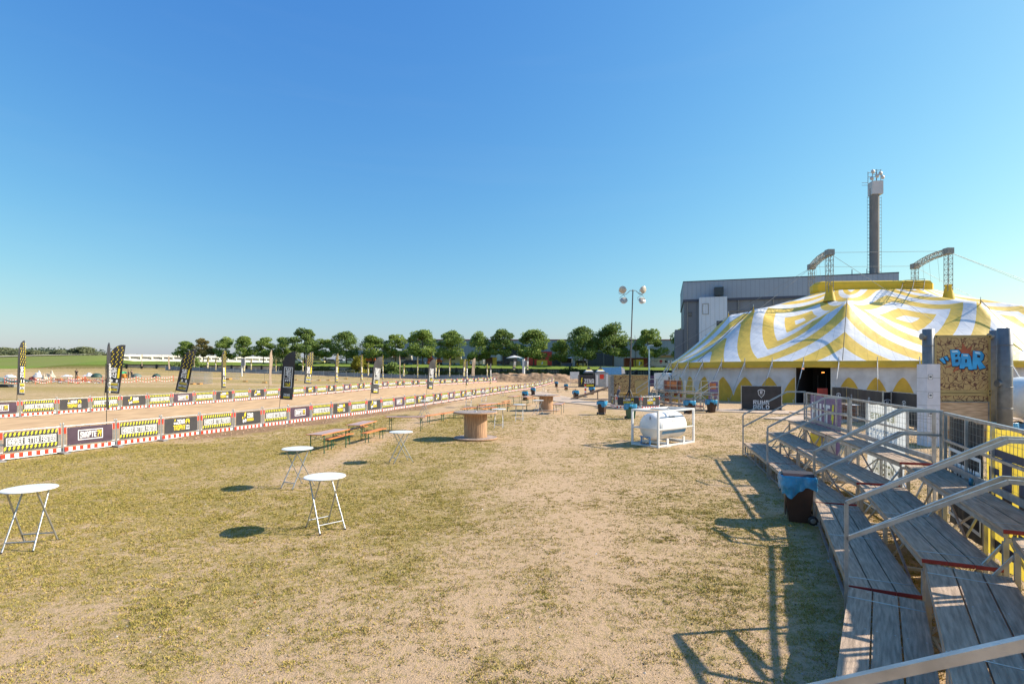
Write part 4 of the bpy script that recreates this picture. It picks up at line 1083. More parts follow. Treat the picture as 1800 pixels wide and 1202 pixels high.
    for j in range(9):
        z = 3.95 * j / 8
        for i in range(n + 1):
            pc = P_[i]; wv = 1 + .0025 * math.sin(i * .9) * (1 - abs(z / 4 - .4)); q_ = TC + (pc - TC) * wv; V.append((q_.x, q_.y, z)); C.append((arc[i] / s_ * NPET / 100.0, z / 10, 0, 1))
    def px(p): return 900 + FOC * p.x / p.y
    door = lambda i: 1400 < px((P_[i] + P_[i + 1]) / 2) < 1459 and P_[i].y < 62
    for j in range(8):
        for i in range(n):
            if door(i): continue
            F.append((j * (n + 1) + i, j * (n + 1) + i + 1, (j + 1) * (n + 1) + i + 1, (j + 1) * (n + 1) + i))
    me = bpy.data.meshes.new('wall'); me.from_pydata(V, [], F); a_ = me.color_attributes.new('pw', 'FLOAT_COLOR', 'POINT'); a_.data.foreach_set('color', np.array(C, dtype=np.float32).ravel())
    me.polygons.foreach_set('use_smooth', [True] * len(F)); me.update(); o = bpy.data.objects.new('wall', me); COL.objects.link(o); o.parent = t
    m = bpy.data.materials.new('petal canvas'); m.use_nodes = True; N = m.node_tree.nodes; L = m.node_tree.links; b = N['Principled BSDF']; b.inputs['Roughness'].default_value = .6
    vc = N.new('ShaderNodeVertexColor'); vc.layer_name = 'pw'; sp = N.new('ShaderNodeSeparateColor'); L.new(vc.outputs[0], sp.inputs[0])
    def mth(op, *a):
        n = N.new('ShaderNodeMath'); n.operation = op
        for i, v in enumerate(a):
            if hasattr(v, 'links'): L.new(v, n.inputs[i])
            else: n.inputs[i].default_value = v
        return n.outputs[0]
    u = mth('MULTIPLY', mth('ABSOLUTE', mth('SUBTRACT', mth('FRACT', mth('MULTIPLY', sp.outputs[0], 100.0)), .5)), 2.0)
    wz = mth('POWER', mth('MAXIMUM', 0.0, mth('MULTIPLY', mth('SUBTRACT', .265, sp.outputs[1]), 1 / .205)), .62)
    f = mth('LESS_THAN', u, wz)
    mx = N.new('ShaderNodeMix'); mx.data_type = 'RGBA'; L.new(f, mx.inputs[0]); mx.inputs[6].default_value = (.60, .61, .63, 1); mx.inputs[7].default_value = (.64, .39, .035, 1)
    tcn = N.new('ShaderNodeTexCoord'); nz = N.new('ShaderNodeTexNoise'); nz.inputs['Scale'].default_value = .9; nz.inputs['Detail'].default_value = 7; L.new(tcn.outputs['Object'], nz.inputs['Vector'])
    rr = N.new('ShaderNodeValToRGB'); rr.color_ramp.elements[0].color = (.80, .78, .76, 1); rr.color_ramp.elements[1].color = (1, 1, 1, 1); rr.color_ramp.elements[0].position = .35; rr.color_ramp.elements[1].position = .62
    m2 = N.new('ShaderNodeMix'); m2.data_type = 'RGBA'; m2.blend_type = 'MULTIPLY'; m2.inputs[0].default_value = 1; L.new(mx.outputs[2], m2.inputs[6]); L.new(nz.outputs['Fac'], rr.inputs[0]); L.new(rr.outputs[0], m2.inputs[7]); L.new(m2.outputs[2], b.inputs['Base Color'])
    me.materials.append(m)
    # dark entrance
    ids = [i for i in range(n) if door(i)]
    a = P_[ids[0]]; b_ = P_[ids[-1] + 1]; mid = (a + b_) / 2; d = (b_ - a).normalized(); inn = (TC - mid).normalized()
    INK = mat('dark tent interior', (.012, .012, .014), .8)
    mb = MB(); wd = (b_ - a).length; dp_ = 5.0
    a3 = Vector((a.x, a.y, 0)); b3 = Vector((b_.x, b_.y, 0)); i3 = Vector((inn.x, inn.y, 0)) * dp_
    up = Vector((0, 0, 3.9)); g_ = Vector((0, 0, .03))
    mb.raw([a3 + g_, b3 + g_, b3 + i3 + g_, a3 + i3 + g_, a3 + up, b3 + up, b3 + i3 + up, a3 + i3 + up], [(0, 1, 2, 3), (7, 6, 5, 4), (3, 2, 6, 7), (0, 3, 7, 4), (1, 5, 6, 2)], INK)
    for k in (.25, .5, .72): q_ = a3.lerp(b3, k) + i3 * .8; mb.tube(q_, q_ + Vector((0, 0, 2.6 + k)), .05, mat('dim pole', (.06, .06, .065), .6), 6)
    mb.build('entrance', t)
    LAMP = mat('orange lamp', (1.0, .32, .06), .4, emit=2.0)
    for k, zz in ((.08, 3.55), (.66, 3.15), (.68, 1.25)):
        mb = MB(); q_ = a3.lerp(b3, k) + i3 * .25; mb.box((q_.x, q_.y, zz), (.28 if zz > 3 else .14, .05, .09), LAMP); mb.build('entrance_lamp', t)
    mb = MB()
    for q_ in (a3, b3): mb.tube(q_, q_ + up, .05, GALV, 8)
    mb.build('door_post', t)
    # ridge cap (cupola)
    mb = MB(); CY = mat('cupola yellow', (.80, .52, .02), .5, 0, .05, 1)
    CR = 1.15; pts = [(-7.4, -1.7), (6.2, -1.7), (6.7, -.8), (6.7, .8), (6.2, 1.7), (-7.4, 1.7), (-7.9, .8), (-7.9, -.8)]
    V = []
    for z, k in ((13.3, 1.0), (13.75, 1.03), (14.5, 1.03), (14.8, .98), (14.9, .86)):
        for (x, y) in pts: p = tplan(x * (k if k > 1 else lerp(1, k, .35)), y * k); V.append((p.x, p.y, z))
    F = [(8 * j + i, 8 * j + (i + 1) % 8, 8 * j + 8 + (i + 1) % 8, 8 * j + 8 + i) for j in range(4) for i in range(8)] + [tuple(range(32, 40))]
    mb.raw(V, F, CY); mb.build('ridge_cap', t)
    # small quarter-pole caps
    for k in range(NPOLE):
        th = R(PANG[k + 1]); e = sup(th, 26.6, 19.2, .90); c = sup(th, 7.9, 3.2, .6); u_ = lerp(e[0], c[0], .42); v_ = lerp(e[1], c[1], .42); p = tplan(u_, v_)
        mb = MB(); mb.tube((p.x, p.y, 10.6), (p.x, p.y, 11.15), .09, TYEL, 10, .03); mb.tube((p.x, p.y, 11.1), (p.x, p.y, 11.35), .04, GALV, 6); mb.build('pole_cap', t)
        # ridge rope down the canvas
        if k in (0, 1, 2, 8, 9):
            pe = tplan(*e); DKR = mat('dark rope', (.06, .06, .055), .7)
            mb = MB(); mb.tube((p.x, p.y, 11.0), ((p.x + pe.x) / 2, (p.y + pe.y) / 2, 7.62), .04, DKR, 5); mb.tube(((p.x + pe.x) / 2, (p.y + pe.y) / 2, 7.62), (pe.x, pe.y, 4.4), .04, DKR, 5); mb.build('ridge_rope', t)
    # eave tensioners
    n = 48
    for k in range(n):
        th = 2 * math.pi * (k + .5) / n; e = sup(th, 26.7, 19.3, .90); p = tplan(*e)
        if p.y > 74: continue
        o_ = (p - TC).normalized(); g_ = p + o_ * 2.6
        mb = MB(); z0 = terrain(g_.x, g_.y)
        mb.tube((p.x, p.y, 4.45), (g_.x, g_.y, z0), .018, WIRE, 5)
        kq = .40; a_ = Vector((p.x, p.y, 4.2)); b__ = Vector((g_.x, g_.y, z0)); mb.tube(a_, a_.lerp(b__, kq), .045, WHT, 6)
        mb.tube((g_.x, g_.y, z0), (g_.x + o_.x * .1, g_.y + o_.y * .1, z0 + .5), .03, GALV, 5)
        mb.build('guy_rope', t)
        mb = MB(); mb.tube((p.x, p.y, 3.4), (p.x, p.y, 4.7), .045, GALV, 6); mb.build('side_pole', t)
    return t
tent()
# lattice arches
def lattice(mb, a, b, wd, nseg, m, side=None, r=.035):
    a = Vector(a); b = Vector(b); d = (b - a).normalized(); sx = side if side else (Vector((1, 0, 0)) if abs(d.z) > .9 else Vector((0, 0, 1)))
    sx = (sx - d * sx.dot(d)).normalized(); sy = d.cross(sx)
    C = [(sx * i + sy * j) * wd / 2 for i, j in ((-1, -1), (1, -1), (1, 1), (-1, 1))]
    for c in C: mb.tube(a + c, b + c, r, m, 6)
    for k in range(nseg):
        p = a.lerp(b, k / nseg); q = a.lerp(b, (k + 1) / nseg)
        for i in range(4):
            c, e = C[i], C[(i + 1) % 4]
            if k % 2: c, e = e, c
            mb.tube(p + c, q + e, r * .6, m, 4); mb.tube(p + C[i], p + C[(i + 1) % 4], r * .6, m, 4)
CAPY = mat('sleeve yellow', (.62, .42, .02), .5, 0, .08, 2)
STL = mat('weathered grey steel', (.27, .27, .26), .5, .4, .2, 5)
def arch(near, far, lab):
    t = thing('tent_mast_arch', lab, 'mast arch', group='lattice mast arches of the tent')
    H_ = 17.6
    for p in (near, far):
        mb = MB(); lattice(mb, (p[0], p[1], 10.5), (p[0], p[1], H_), .60, 11, STL, Vector((1, 0, 0))); mb.build('tower', t)
        mb = MB(); mb.lathe([(.70, 0), (.52, .8), (.34, 1.6), (.40, 1.9)], CAPY, 14, Matrix.Translation((p[0], p[1], 11.9))); mb.build('canvas_sleeve', t)
        mb = MB(); mb.box((p[0], p[1], H_ + .3), (.8, .8, .7), STL); mb.build('mast_head', t)
    mb = MB(); A = Vector((near[0], near[1], H_ + .25)); B = Vector((far[0], far[1], H_ + .25)); pr = A
    for k in range(1, 5):
        q = A.lerp(B, k / 4); q.z += .28 * math.sin(math.pi * k / 4)
        lattice(mb, pr, q, .62, 5, STL, Vector((0, 0, 1))); pr = q
    mb.build('arch_beam', t)
    mb = MB()
    for k in (.3, .55, .75): q = A.lerp(B, k); mb.tube((q.x, q.y, H_ + .6), (q.x + .3, q.y, 14.6), .015, WIRE, 4)
    mb.build('hoist_cables', t)
arch((39.2, 66), (42.0, 75.0), 'left lattice mast arch above the tent roof')
arch((53.2, 65.2), (56.2, 74.6), 'right lattice mast arch above the tent roof')
mb = MB()
for a, b in (((39.2, 66, 17.9), (53.2, 65.2, 17.9)), ((42, 75, 17.9), (56.2, 74.6, 17.9)), ((53.2, 65.2, 17.8), (86, 60, 3)), ((53.2, 65.2, 17.8), (72, 50, 2)), ((42, 75, 17.8), (14, 78, 1)), ((42, 75, 17.8), (18, 66, 1)), ((56.2, 74.6, 17.8), (80, 74, 5)), ((39.2, 66, 17.8), (45, 57, 8.6))):
    mb.tube(a, b, .022, WIRE, 4)
tag(mb.build('stay_cables'), 'thin steel stay cables running from the tent masts', 'cables')
# ladder lying on the roof cap
mb = MB(); LD = mat('black ladder', (.03, .03, .03), .5, .3); 
p1 = tplan(.2, -3.7); p2 = tplan(-2.4, -6.6)
a = Vector((51.6, 68.6, 15.0)); b = Vector((48.0, 64.2, 12.9))
sd = Vector((.75, -.45, 0)).normalized() * .5
for s in (-1, 0, 1): mb.tube(a + sd * s * 2.2, b + sd * s * 2.2, .04, LD, 5)
for k in range(7): q = a.lerp(b, k / 6); mb.tube(q - sd * 2.2, q + sd * 2.2, .03, LD, 5)
tag(mb.build('roof_ladder'), 'black ladder frame leaning over the yellow ridge of the tent', 'ladder')

# ---------------------------------------------------------------- factory and chimney
CORR = mat('blue grey cladding', (.235, .275, .32), .5, .2, .06, .2)
def clad(name, c, period=.5, horiz=False, var=.06):
    if name in MATS: return MATS[name]
    m = mat(name, c, .55, .1, var, .15); N = m.node_tree.nodes; L = m.node_tree.links
    tc = N.new('ShaderNodeTexCoord'); wv = N.new('ShaderNodeTexWave'); wv.wave_profile = 'SAW'; wv.inputs['Scale'].default_value = .314 / period; wv.bands_direction = 'Z' if horiz else 'X'
    L.new(tc.outputs['Object'], wv.inputs['Vector']); bp_ = N.new('ShaderNodeBump'); bp_.inputs['Strength'].default_value = .6; bp_.inputs['Distance'].default_value = .08
    old = N['Principled BSDF'].inputs['Base Color'].links[0].from_socket; r2 = N.new('ShaderNodeValToRGB'); r2.color_ramp.elements[0].position = .0; r2.color_ramp.elements[0].color = (.80, .80, .80, 1); r2.color_ramp.elements[1].position = .22; r2.color_ramp.elements[1].color = (1, 1, 1, 1); L.new(wv.outputs['Fac'], r2.inputs[0]); m2 = N.new('ShaderNodeMix'); m2.data_type = 'RGBA'; m2.blend_type = 'MULTIPLY'; m2.inputs[0].default_value = 1; L.new(old, m2.inputs[6]); L.new(r2.outputs[0], m2.inputs[7]); L.new(m2.outputs[2], N['Principled BSDF'].inputs['Base Color'])
    L.new(wv.outputs['Fac'], bp_.inputs['Height']); L.new(bp_.outputs[0], N['Principled BSDF'].inputs['Normal']); return m
A_ = Vector((41.6, 130.0)); B_ = Vector((85.0, 117.6)); rz = math.atan2(B_.y - A_.y, B_.x - A_.x); FL_ = (B_ - A_).length
t = thing('factory_building', 'large grey blue industrial building with corrugated walls behind the tent', 'factory', (A_.x, A_.y, 0), rz)
UP = clad('factory upper cladding', (.26, .33, .41), 1.0); LO = clad('factory lower cladding', (.15, .175, .205), 3.0, var=.15); LT = clad('factory light cladding', (.52, .61, .70), 1.0)
DG = mat('dark glazing', (.03, .035, .045), .2); DKB = mat('dark blue trim', (.05, .065, .10), .5)
mb = MB(); mb.box((FL_ / 2, 12.1, 9.9), (FL_ - .4, 24, 20.4), LO); mb.build('lower_wall', t)
mb = MB(); mb.box((FL_ / 2, 12, 22.7), (FL_, 24.4, 4.2), UP); mb.box((FL_ / 2, 12, 24.9), (FL_ + .1, 24.5, .22), DKB); mb.build('upper_wall', t)
mb = MB(); mb.box((FL_ / 2, 12, 20.3), (FL_ + .06, 24.5, .6), DKB); mb.build('trim_band', t)
mb = MB(); mb.box((6.7, -.9, 11.4), (6.2, 1.9, 18.8), LT); mb.build('stair_tower', t)
mb = MB(); mb.box((8.0, -1.0, 22.1), (2.0, 2.2, 1.9), DG); mb.build('roof_vent', t)
for cx, cz, wd, ht, yy in ((8.3, 14.0, 1.7, 2.2, -1.9), (7.2, 10.9, 4.4, 1.8, -1.9), (5.0, 18.0, 1.2, 2.6, -1.93)):
    mb = MB()
    if cx == 5.0:
        frame_rect(mb, cx - .7, cx + .7, cz - 1.3, cz + 1.3, .12, STL, -1.86, .1)
    else:
        rect(mb, cx - wd / 2, cx + wd / 2, cz - ht / 2, cz + ht / 2, DG, -1.86, .05)
        for k in range(1, 4): rect(mb, cx - wd / 2, cx + wd / 2, cz - ht / 2 + ht * k / 4 - .04, cz - ht / 2 + ht * k / 4 + .04, STL, -1.92, .03)
    mb.build('window', t)
mb = MB(); mb.box((-.6, 6, 6.8), (2.6, 11, 13.2), LO); mb.build('annex', t)
mb = MB()
for x in (38.5, 41.6, 43.2): mb.tube((x, 8, 24.9), (x, 8, 27.4), .10, STL, 6)
mb.box((42.6, 8, 25.4), (1.2, 1.2, 1.0), STL); mb.build('roof_mast', t)
# chimney
cx_, cy_ = dep(1537, 480, 128).x, 128
mb = MB()
for x in (1.0, 12.5, 20, 28, 36, 43): mb.tube((x, -.15, 1), (x, -.15, 20), .12, STL, 6)
mb.tube((10.5, -.2, 17.5), (44, -.2, 17.5), .10, STL, 6); mb.build('downpipes', t)
for x, z, a_, b_ in ((16, 15.5, 2.6, 1.6), (24, 14, 2.0, 2.4), (.9, 16.5, 1.1, 1.0)):
    mb = MB(); rect(mb, x, x + a_, z, z + b_, DG, -.06 if z < 20 else -.27, .05); [rect(mb, x, x + a_, z + b_ * k / 5 - .03, z + b_ * k / 5 + .03, STL, -.12 if z < 20 else -.33, .03) for k in range(1, 5)]; mb.build('vent_grille', t)
t = thing('chimney', 'tall round concrete chimney with a square box and antennas on top', 'chimney', (cx_, cy_, 0))
CON = mat('chimney concrete', (.22, .215, .205), .8, 0, .12, .3, .2, 2)
mb = MB(); mb.lathe([(1.10, 0), (1.02, 30), (.98, 47.0)], CON, 40); mb.build('shaft', t)
mb = MB(); mb.box((.25, 0, 46.9), (2.4, 2.2, 3.1), mat('pale metal box', (.55, .55, .56), .5, 0, .06, .5), R(-8)); mb.build('top_box', t)
for s in (-1, 1):
    mb = MB(); x = s * 1.45
    for dx in (-.25, .25): mb.tube((x + dx, 0, 18), (x + dx, 0, 45), .04, STL, 4)
    for k in range(34): mb.tube((x - .25, 0, 18.3 + k * .8), (x + .25, 0, 18.3 + k * .8), .04, STL, 4); 
    for k in range(7): mb.tube((x, 0, 19 + k * 4), (s * .9, 0, 19 + k * 4), .04, STL, 4)
    mb.build('ladder', t)
mb = MB()
for x, y in ((-1.0, -.8), (0, -.8), (1.0, -.8), (-1.0, .8), (1.0, .8)):
    mb.tube((x, y, 48.4), (x, y, 51.2), .08, STL, 6)
for a, b in (((-1.0, -.8), (1.0, -.8)), ((-1.0, .8), (1.0, .8))):
    for z in (50.0, 51.0): mb.tube((a[0], a[1], z), (b[0], b[1], z), .06, STL, 5)
mb.tube((-3.0, 0, 48.3), (-1.6, 0, 48.3), .05, STL, 5); mb.tube((-3.0, 0, 47.7), (-1.6, 0, 47.7), .05, STL, 5)
mb.build('antenna_frame', t)
for x, y, z in ((-1.3, -1.0, 49.0), (1.3, -1.0, 49.3), (0, -1.0, 49.6), (-1.0, -1.0, 50.6), (.8, -1.0, 50.2)):
    mb = MB(); mb.lathe([(.1, .3), (.45, .05), (.5, 0), (.1, -.05)], mat('dish grey', (.5, .5, .5), .5), 16, Matrix.Translation((x, y, z)) @ Matrix.Rotation(R(90), 4, 'X')); mb.build('dish', t)

# ---------------------------------------------------------------- painted containers, pipes
def crack(name, base, line, sc):
    m = bpy.data.materials.new(name); m.use_nodes = True; N = m.node_tree.nodes; L = m.node_tree.links; b = N['Principled BSDF']; b.inputs['Roughness'].default_value = .6
    tc = N.new('ShaderNodeTexCoord'); mp = N.new('ShaderNodeMapping'); mp.inputs['Scale'].default_value = (1, .0, 1.15); L.new(tc.outputs['Object'], mp.inputs[0])
    nz = N.new('ShaderNodeTexNoise'); nz.inputs['Scale'].default_value = 2.6; nz.inputs['Detail'].default_value = 1.5; L.new(mp.outputs[0], nz.inputs['Vector'])
    va = N.new('ShaderNodeVectorMath'); va.operation = 'MULTIPLY_ADD'; L.new(nz.outputs['Color'], va.inputs[0]); va.inputs[1].default_value = (.7, 0, .7); L.new(mp.outputs[0], va.inputs[2])
    vo = N.new('ShaderNodeTexVoronoi'); vo.feature = 'DISTANCE_TO_EDGE'; vo.inputs['Scale'].default_value = sc; vo.inputs['Randomness'].default_value = 1; L.new(va.outputs[0], vo.inputs['Vector'])
    rp = N.new('ShaderNodeValToRGB'); rp.color_ramp.elements[0].color = col4(line); rp.color_ramp.elements[1].color = col4(base); rp.color_ramp.elements[0].position = .04; rp.color_ramp.elements[1].position = .075
    L.new(vo.outputs[0], rp.inputs[0]); L.new(rp.outputs[0], b.inputs['Base Color']); return m
GIR = crack('tan paint with brown squiggles', (.46, .32, .135), (.13, .055, .030), 4.3)
TAN = mat('tan container paint', (.40, .30, .12), .5, 0, .1, 3)
cc = dep(1692, 700, 24.0); cx_, cy_ = cc.x, cc.y; rz = R(-2)
def container(z0, h, lab, name, closed):
    t = thing(name, lab, 'container', (cx_, cy_, z0), rz, 'stacked tan shipping containers')
    W_ = 2.46; D_ = 0.75
    mb = MB()
    for x in (-W_ / 2 + .05, W_ / 2 - .05):
        for y in (.05, D_ - .05): mb.box((x, y, h / 2), (.10, .10, h), TAN)
    for z in (.06, h - .06):
        mb.box((0, .05, z), (W_ - .2, .09, .12), TAN); mb.box((0, D_ - .05, z), (W_ - .2, .09, .12), TAN)
        for x in (-W_ / 2 + .05, W_ / 2 - .05): mb.box((x, D_ / 2, z), (.09, D_ - .2, .12), TAN)
    for x in (-W_ / 2 + .07, W_ / 2 - .07):
        for z in (.07, h - .07):
            mb.box((x, .02, z), (.16, .10, .14), TAN); mb.box((x, -.033, z), (.05, .01, .07), BLK)
    mb.build('frame', t)
    mb = MB(); sk = MATS['tan container paint']
    for x in (-W_ / 2 + .045, W_ / 2 - .045):     # corrugated long sides
        V = []; F = []; n = 12
        for i in range(n + 1):
            o_ = (.02 if (i // 2) % 2 else -.02)
            y = .1 + (D_ - .2) * i / n
            for z in (.12, h - .12): V.append((x + o_, y, z))
        for i in range(n): F.append((2 * i, 2 * i + 2, 2 * i + 3, 2 * i + 1))
        mb.raw(V, F, sk)
    mb.box((0, D_ / 2, h - .015), (W_ - .1, D_ - .1, .03), sk); mb.box((0, D_ - .06, h / 2), (W_ - .2, .03, h - .24), sk)
    mb.build('side_wall', t)
    if closed:
        mb = MB(); V = []; F = []; n = 36
        for i in range(n + 1):
            x = -W_ / 2 + .1 + (W_ - .2) * i / n; o_ = .0 if (i // 3) % 2 else .018
            for z in (.12, h - .12): V.append((x, o_ - .005, z))
        for i in range(n): F.append((2 * i, 2 * i + 2, 2 * i + 3, 2 * i + 1))
        mb.raw(V, F, GIR); mb.build('painted_end', t)
        mb = MB(); OR = mat('orange red spray', (.36, .09, .035), .6, 0, .3, 2, c2=(.22, .07, .035)); rs = random.Random(4); pts = []
        n = 26
        for i in range(n):
            a = 2 * math.pi * i / n; r_ = (1.0 if i % 2 else .50) * rs.uniform(.75, 1.1)
            pts.append((.12 + math.cos(a) * r_ * .98, 1.42 + math.sin(a) * r_ * .62 + (.2 if 0 < a < 3 else 0)))
        mb.raw([(x, -.0085, z) for x, z in pts] + [(.12, -.0085, 1.42)], [(i, (i + 1) % n, n) for i in range(n)], OR)
        mb.build('starburst', t)
        BLU = mat('sky blue spray', (.03, .33, .66), .5, 0, .3, 2.0, c2=(.02, .24, .52)); OUT = mat('black outline spray', (.01, .015, .03), .6)
        def grow(poly, g):
            n_ = len(poly); ar = sum(poly[i][0] * poly[(i + 1) % n_][1] - poly[(i + 1) % n_][0] * poly[i][1] for i in range(n_)); s = 1 if ar > 0 else -1; o = []
            for i in range(n_):
                p, q, r_ = Vector(poly[i - 1]), Vector(poly[i]), Vector(poly[(i + 1) % n_]); a1 = (q - p).normalized(); a2 = (r_ - q).normalized(); nn = Vector((a1.y + a2.y, -(a1.x + a2.x))) * s
                nn.normalize(); o.append((q.x + nn.x * g, q.y + nn.y * g))
            return o
        Bp = [(-.56, 1.92), (-.20, 1.93), (-.10, 1.80), (-.16, 1.64), (-.06, 1.54), (-.06, 1.36), (-.22, 1.20), (-.46, 1.19)]
        Ap = [(-.06, 1.76), (.24, 1.74), (.34, 1.60), (.42, 1.02), (.24, 1.04), (.22, 1.16), (.08, 1.16), (.06, 1.08), (-.14, 1.08), (-.14, 1.3)]
        Ip = [(-.085, 1.66), (.02, 1.66), (.0, 1.16), (-.12, 1.18)]
        Rp = [(.44, 1.88), (.80, 1.84), (.92, 1.70), (.88, 1.48), (.78, 1.40), (1.0, 1.12), (.72, 1.04), (.62, 1.30), (.60, 1.06), (.40, 1.04)]
        Q1 = [(-1.02, 1.50), (-.88, 1.58), (-.78, 1.42), (-.74, 1.30), (-.84, 1.32)]; Q2 = [(-.84, 1.62), (-.70, 1.64), (-.62, 1.50), (-.64, 1.42), (-.72, 1.46)]
        mb = MB()
        for pl in (Bp, Ap, Rp, Q1, Q2):
            g = grow(pl, .035); mb.prism([(x + .015, z - .02) for x, z in g], .004, OUT, None, -.010)
            mb.prism(pl, .004, BLU, None, -.016)
        HL = mat('pale blue spray', (.45, .68, .85), .5); 
        for pl in ([(-.50, 1.88), (-.26, 1.89), (-.2, 1.82), (-.46, 1.80)], [(.0, 1.72), (.2, 1.70), (.22, 1.63), (.02, 1.64)], [(.5, 1.84), (.72, 1.81), (.78, 1.72), (.56, 1.75)], [(-.9, 1.53), (-.86, 1.55), (-.84, 1.48)]): mb.prism(pl, .003, HL, None, -.0215)
        for pl in ([(-.34, 1.70), (-.24, 1.72), (-.25, 1.62), (-.34, 1.60)], [(-.33, 1.48), (-.2, 1.50), (-.2, 1.38), (-.33, 1.36)], [(.10, 1.50), (.18, 1.50), (.16, 1.34), (.10, 1.34)], [(.62, 1.70), (.76, 1.66), (.74, 1.56), (.62, 1.58)]): mb.prism(pl, .003, OUT, None, -.0215)
        mb.build('graffiti_letters', t)
    else:
        mb = MB(); mb.box((0, .03, h - .24), (W_ - .2, .03, .26), GIR); mb.build('painted_end', t)
        mb = MB(); mb.box((0, -.01, h - 1.03), (W_ - .30, .05, 1.22), PLY)
        frame_rect(mb, -W_ / 2 + .11, W_ / 2 - .11, h - 1.68, h - .38, .045, STL, -.036, .03); mb.build('hatch', t)
        mb = MB(); mb.box((0, .02, .42), (W_ - .26, .04, .75), SPOOL); mb.build('lower_panel', t)
TOPZ = CAMH - (589 - HOR) / FOC * 24; H_up = (690 - 589) / FOC * 24
container(TOPZ - H_up, H_up, 'upper tan container painted with brown squiggles and blue BAR graffiti', 'shipping_container', True)
container(0, TOPZ - H_up - .02, 'lower tan container with a closed plywood hatch below the BAR graffiti', 'shipping_container', False)
PIPE = mat('galvanised duct', (.19, .20, .205), .5, .3, .16, 3)
def pipe(x0, x1, ytop, Y, lab, stub=None, zb=0):
    a = dep(x0, ytop, Y); b = dep(x1, ytop, Y); r_ = (b.x - a.x) / 2; cx = (a.x + b.x) / 2; t = thing('vent_pipe', lab, 'pipe', (cx, Y, zb), 0, 'grey vertical pipes beside the BAR container')
    mb = MB(); mb.lathe([(r_ * .9, 0.0), (r_, .01), (r_, a.z - zb), (r_ * .9, a.z - zb + .01)], PIPE, 28); 
    mb.build('tube', t)
    z = .7
    mb = MB()
    while z < a.z - zb - .2: mb.lathe([(r_ + .001, z), (r_ + .012, z + .01), (r_ + .012, z + .03), (r_ + .001, z + .04)], PIPE, 28); z += .93
    mb.build('joint_rings', t)
    if stub: mb = MB(); mb.tube((0, 0, stub[1]), (stub[0], -.05, stub[1]), .13, PIPE, 16); mb.tube((stub[0] - .02, -.05, stub[1]), (stub[0] + .02, -.05, stub[1]), .15, PIPE, 16); mb.build('side_stub', t)
pipe(1623, 1640.5, 579, 24.2, 'grey pipe left of the BAR container, rising from the white column', (-.33, 4.85))
pipe(1741, 1756, 581, 24.8, 'thinner grey pipe directly right of the BAR container', (-.3, 4.9))
pipe(1755.5, 1777, 577, 23.6, 'widest grey pipe, rightmost of the three by the container', (-.38, 2.75))
t = thing('paper_column', 'white square column with small notices left of the BAR container', 'column', (dep(1632, 640, 23.6).x, 23.6, 0))
mb = MB(); mb.box((0, 0, 1.8), (.58, .58, 3.6), mat('white column board', (.66, .66, .72), .6, 0, .06, 3)); 
for z in (.6, 1.2, 1.8, 2.4, 3.0): mb.box((0, 0, z), (.586, .586, .012), STL)
mb.build('boards', t)
for z in (3.05, 2.25, 1.45):
    mb = MB(); rect(mb, -.24, -.04, z - .12, z + .10, WHT, -.296, .003); frame_rect(mb, -.24, -.04, z - .12, z + .10, .012, NAVY, -.30, .003); rect(mb, -.19, -.09, z - .04, z + .03, NAVY, -.30, .002); mb.build('notice', t)

# white tank trailer at the right edge
t = thing('tank_trailer', 'white tank with blue undercarriage at the right edge behind the pipes', 'tank', (dep(1815, 700, 26).x, 26, 0))
mb = MB(); M = Matrix.Translation((0, 0, 1.95)) @ Matrix.Rotation(R(65), 4, 'Z') @ Matrix.Rotation(R(90), 4, 'Y')
prof = [(max(.02, 1.05 * math.sin(R(90) * k / 8)), -1.8 + .5 * (1 - math.cos(R(90) * k / 8))) for k in range(9)]
mb.lathe(prof + [(r, -z) for r, z in prof[::-1]], WHITEP, 40, M); mb.build('vessel', t)
mb = MB(); BB = MATS['blue steel']
for a, b in (((-1.2, -.6, .6), (1.5, -.6, .6)), ((-1.2, .8, .6), (1.5, .8, .6)), ((-1.2, -.6, .6), (-1.2, .8, .6)), ((-.9, -.6, .1), (-.9, -.6, 1.3)), ((.9, -.6, .1), (.9, -.6, 1.2)), ((-1.2, -.6, .6), (-2.1, -.9, .25)), ((-.9, .8, .1), (-.9, .8, 1.3))): mb.bar(a, b, .09, .12, BB)
mb.build('undercarriage', t)
for y in (-.75, .95): mb = MB(); mb.lathe([(.18, -.1), (.38, -.09), (.40, 0), (.38, .09), (.18, .1)], BLK, 20, Matrix.Translation((.2, y, .40)) @ Matrix.Rotation(R(90), 4, 'X')); mb.build('wheel', t)

# ---------------------------------------------------------------- black fences by the tent door
RG = mat('charcoal banner cloth', (.040, .034, .034), .5, 0, .2, 2, .3, 5)
def crest(mb, cx, cz, s, y=-.03):
    sh = [(-.30, .42), (0, .5), (.30, .42), (.38, .30), (.30, -.15), (0, -.52), (-.30, -.15), (-.38, .30)]
    mb.prism([(cx + x * s, cz + z * s) for x, z in sh], .003, WHT, None, y)
    mb.prism([(cx + x * s * .84, cz + z * s * .84) for x, z in sh], .003, RG, None, y - .0035)
    text(mb, 'R', cx, cz + .12 * s, .26 * s, .36 * s, WHT, y - .0075, .04)
    for k in range(5): mb.prism([(cx + (-.2 + .1 * k - .015) * s, cz - .12 * s), (cx + (-.2 + .1 * k + .03) * s, cz - .12 * s), (cx + (-.2 + .1 * k + .0) * s, cz - (.36 - .06 * abs(k - 2)) * s)], .003, WHT, None, y - .0035)
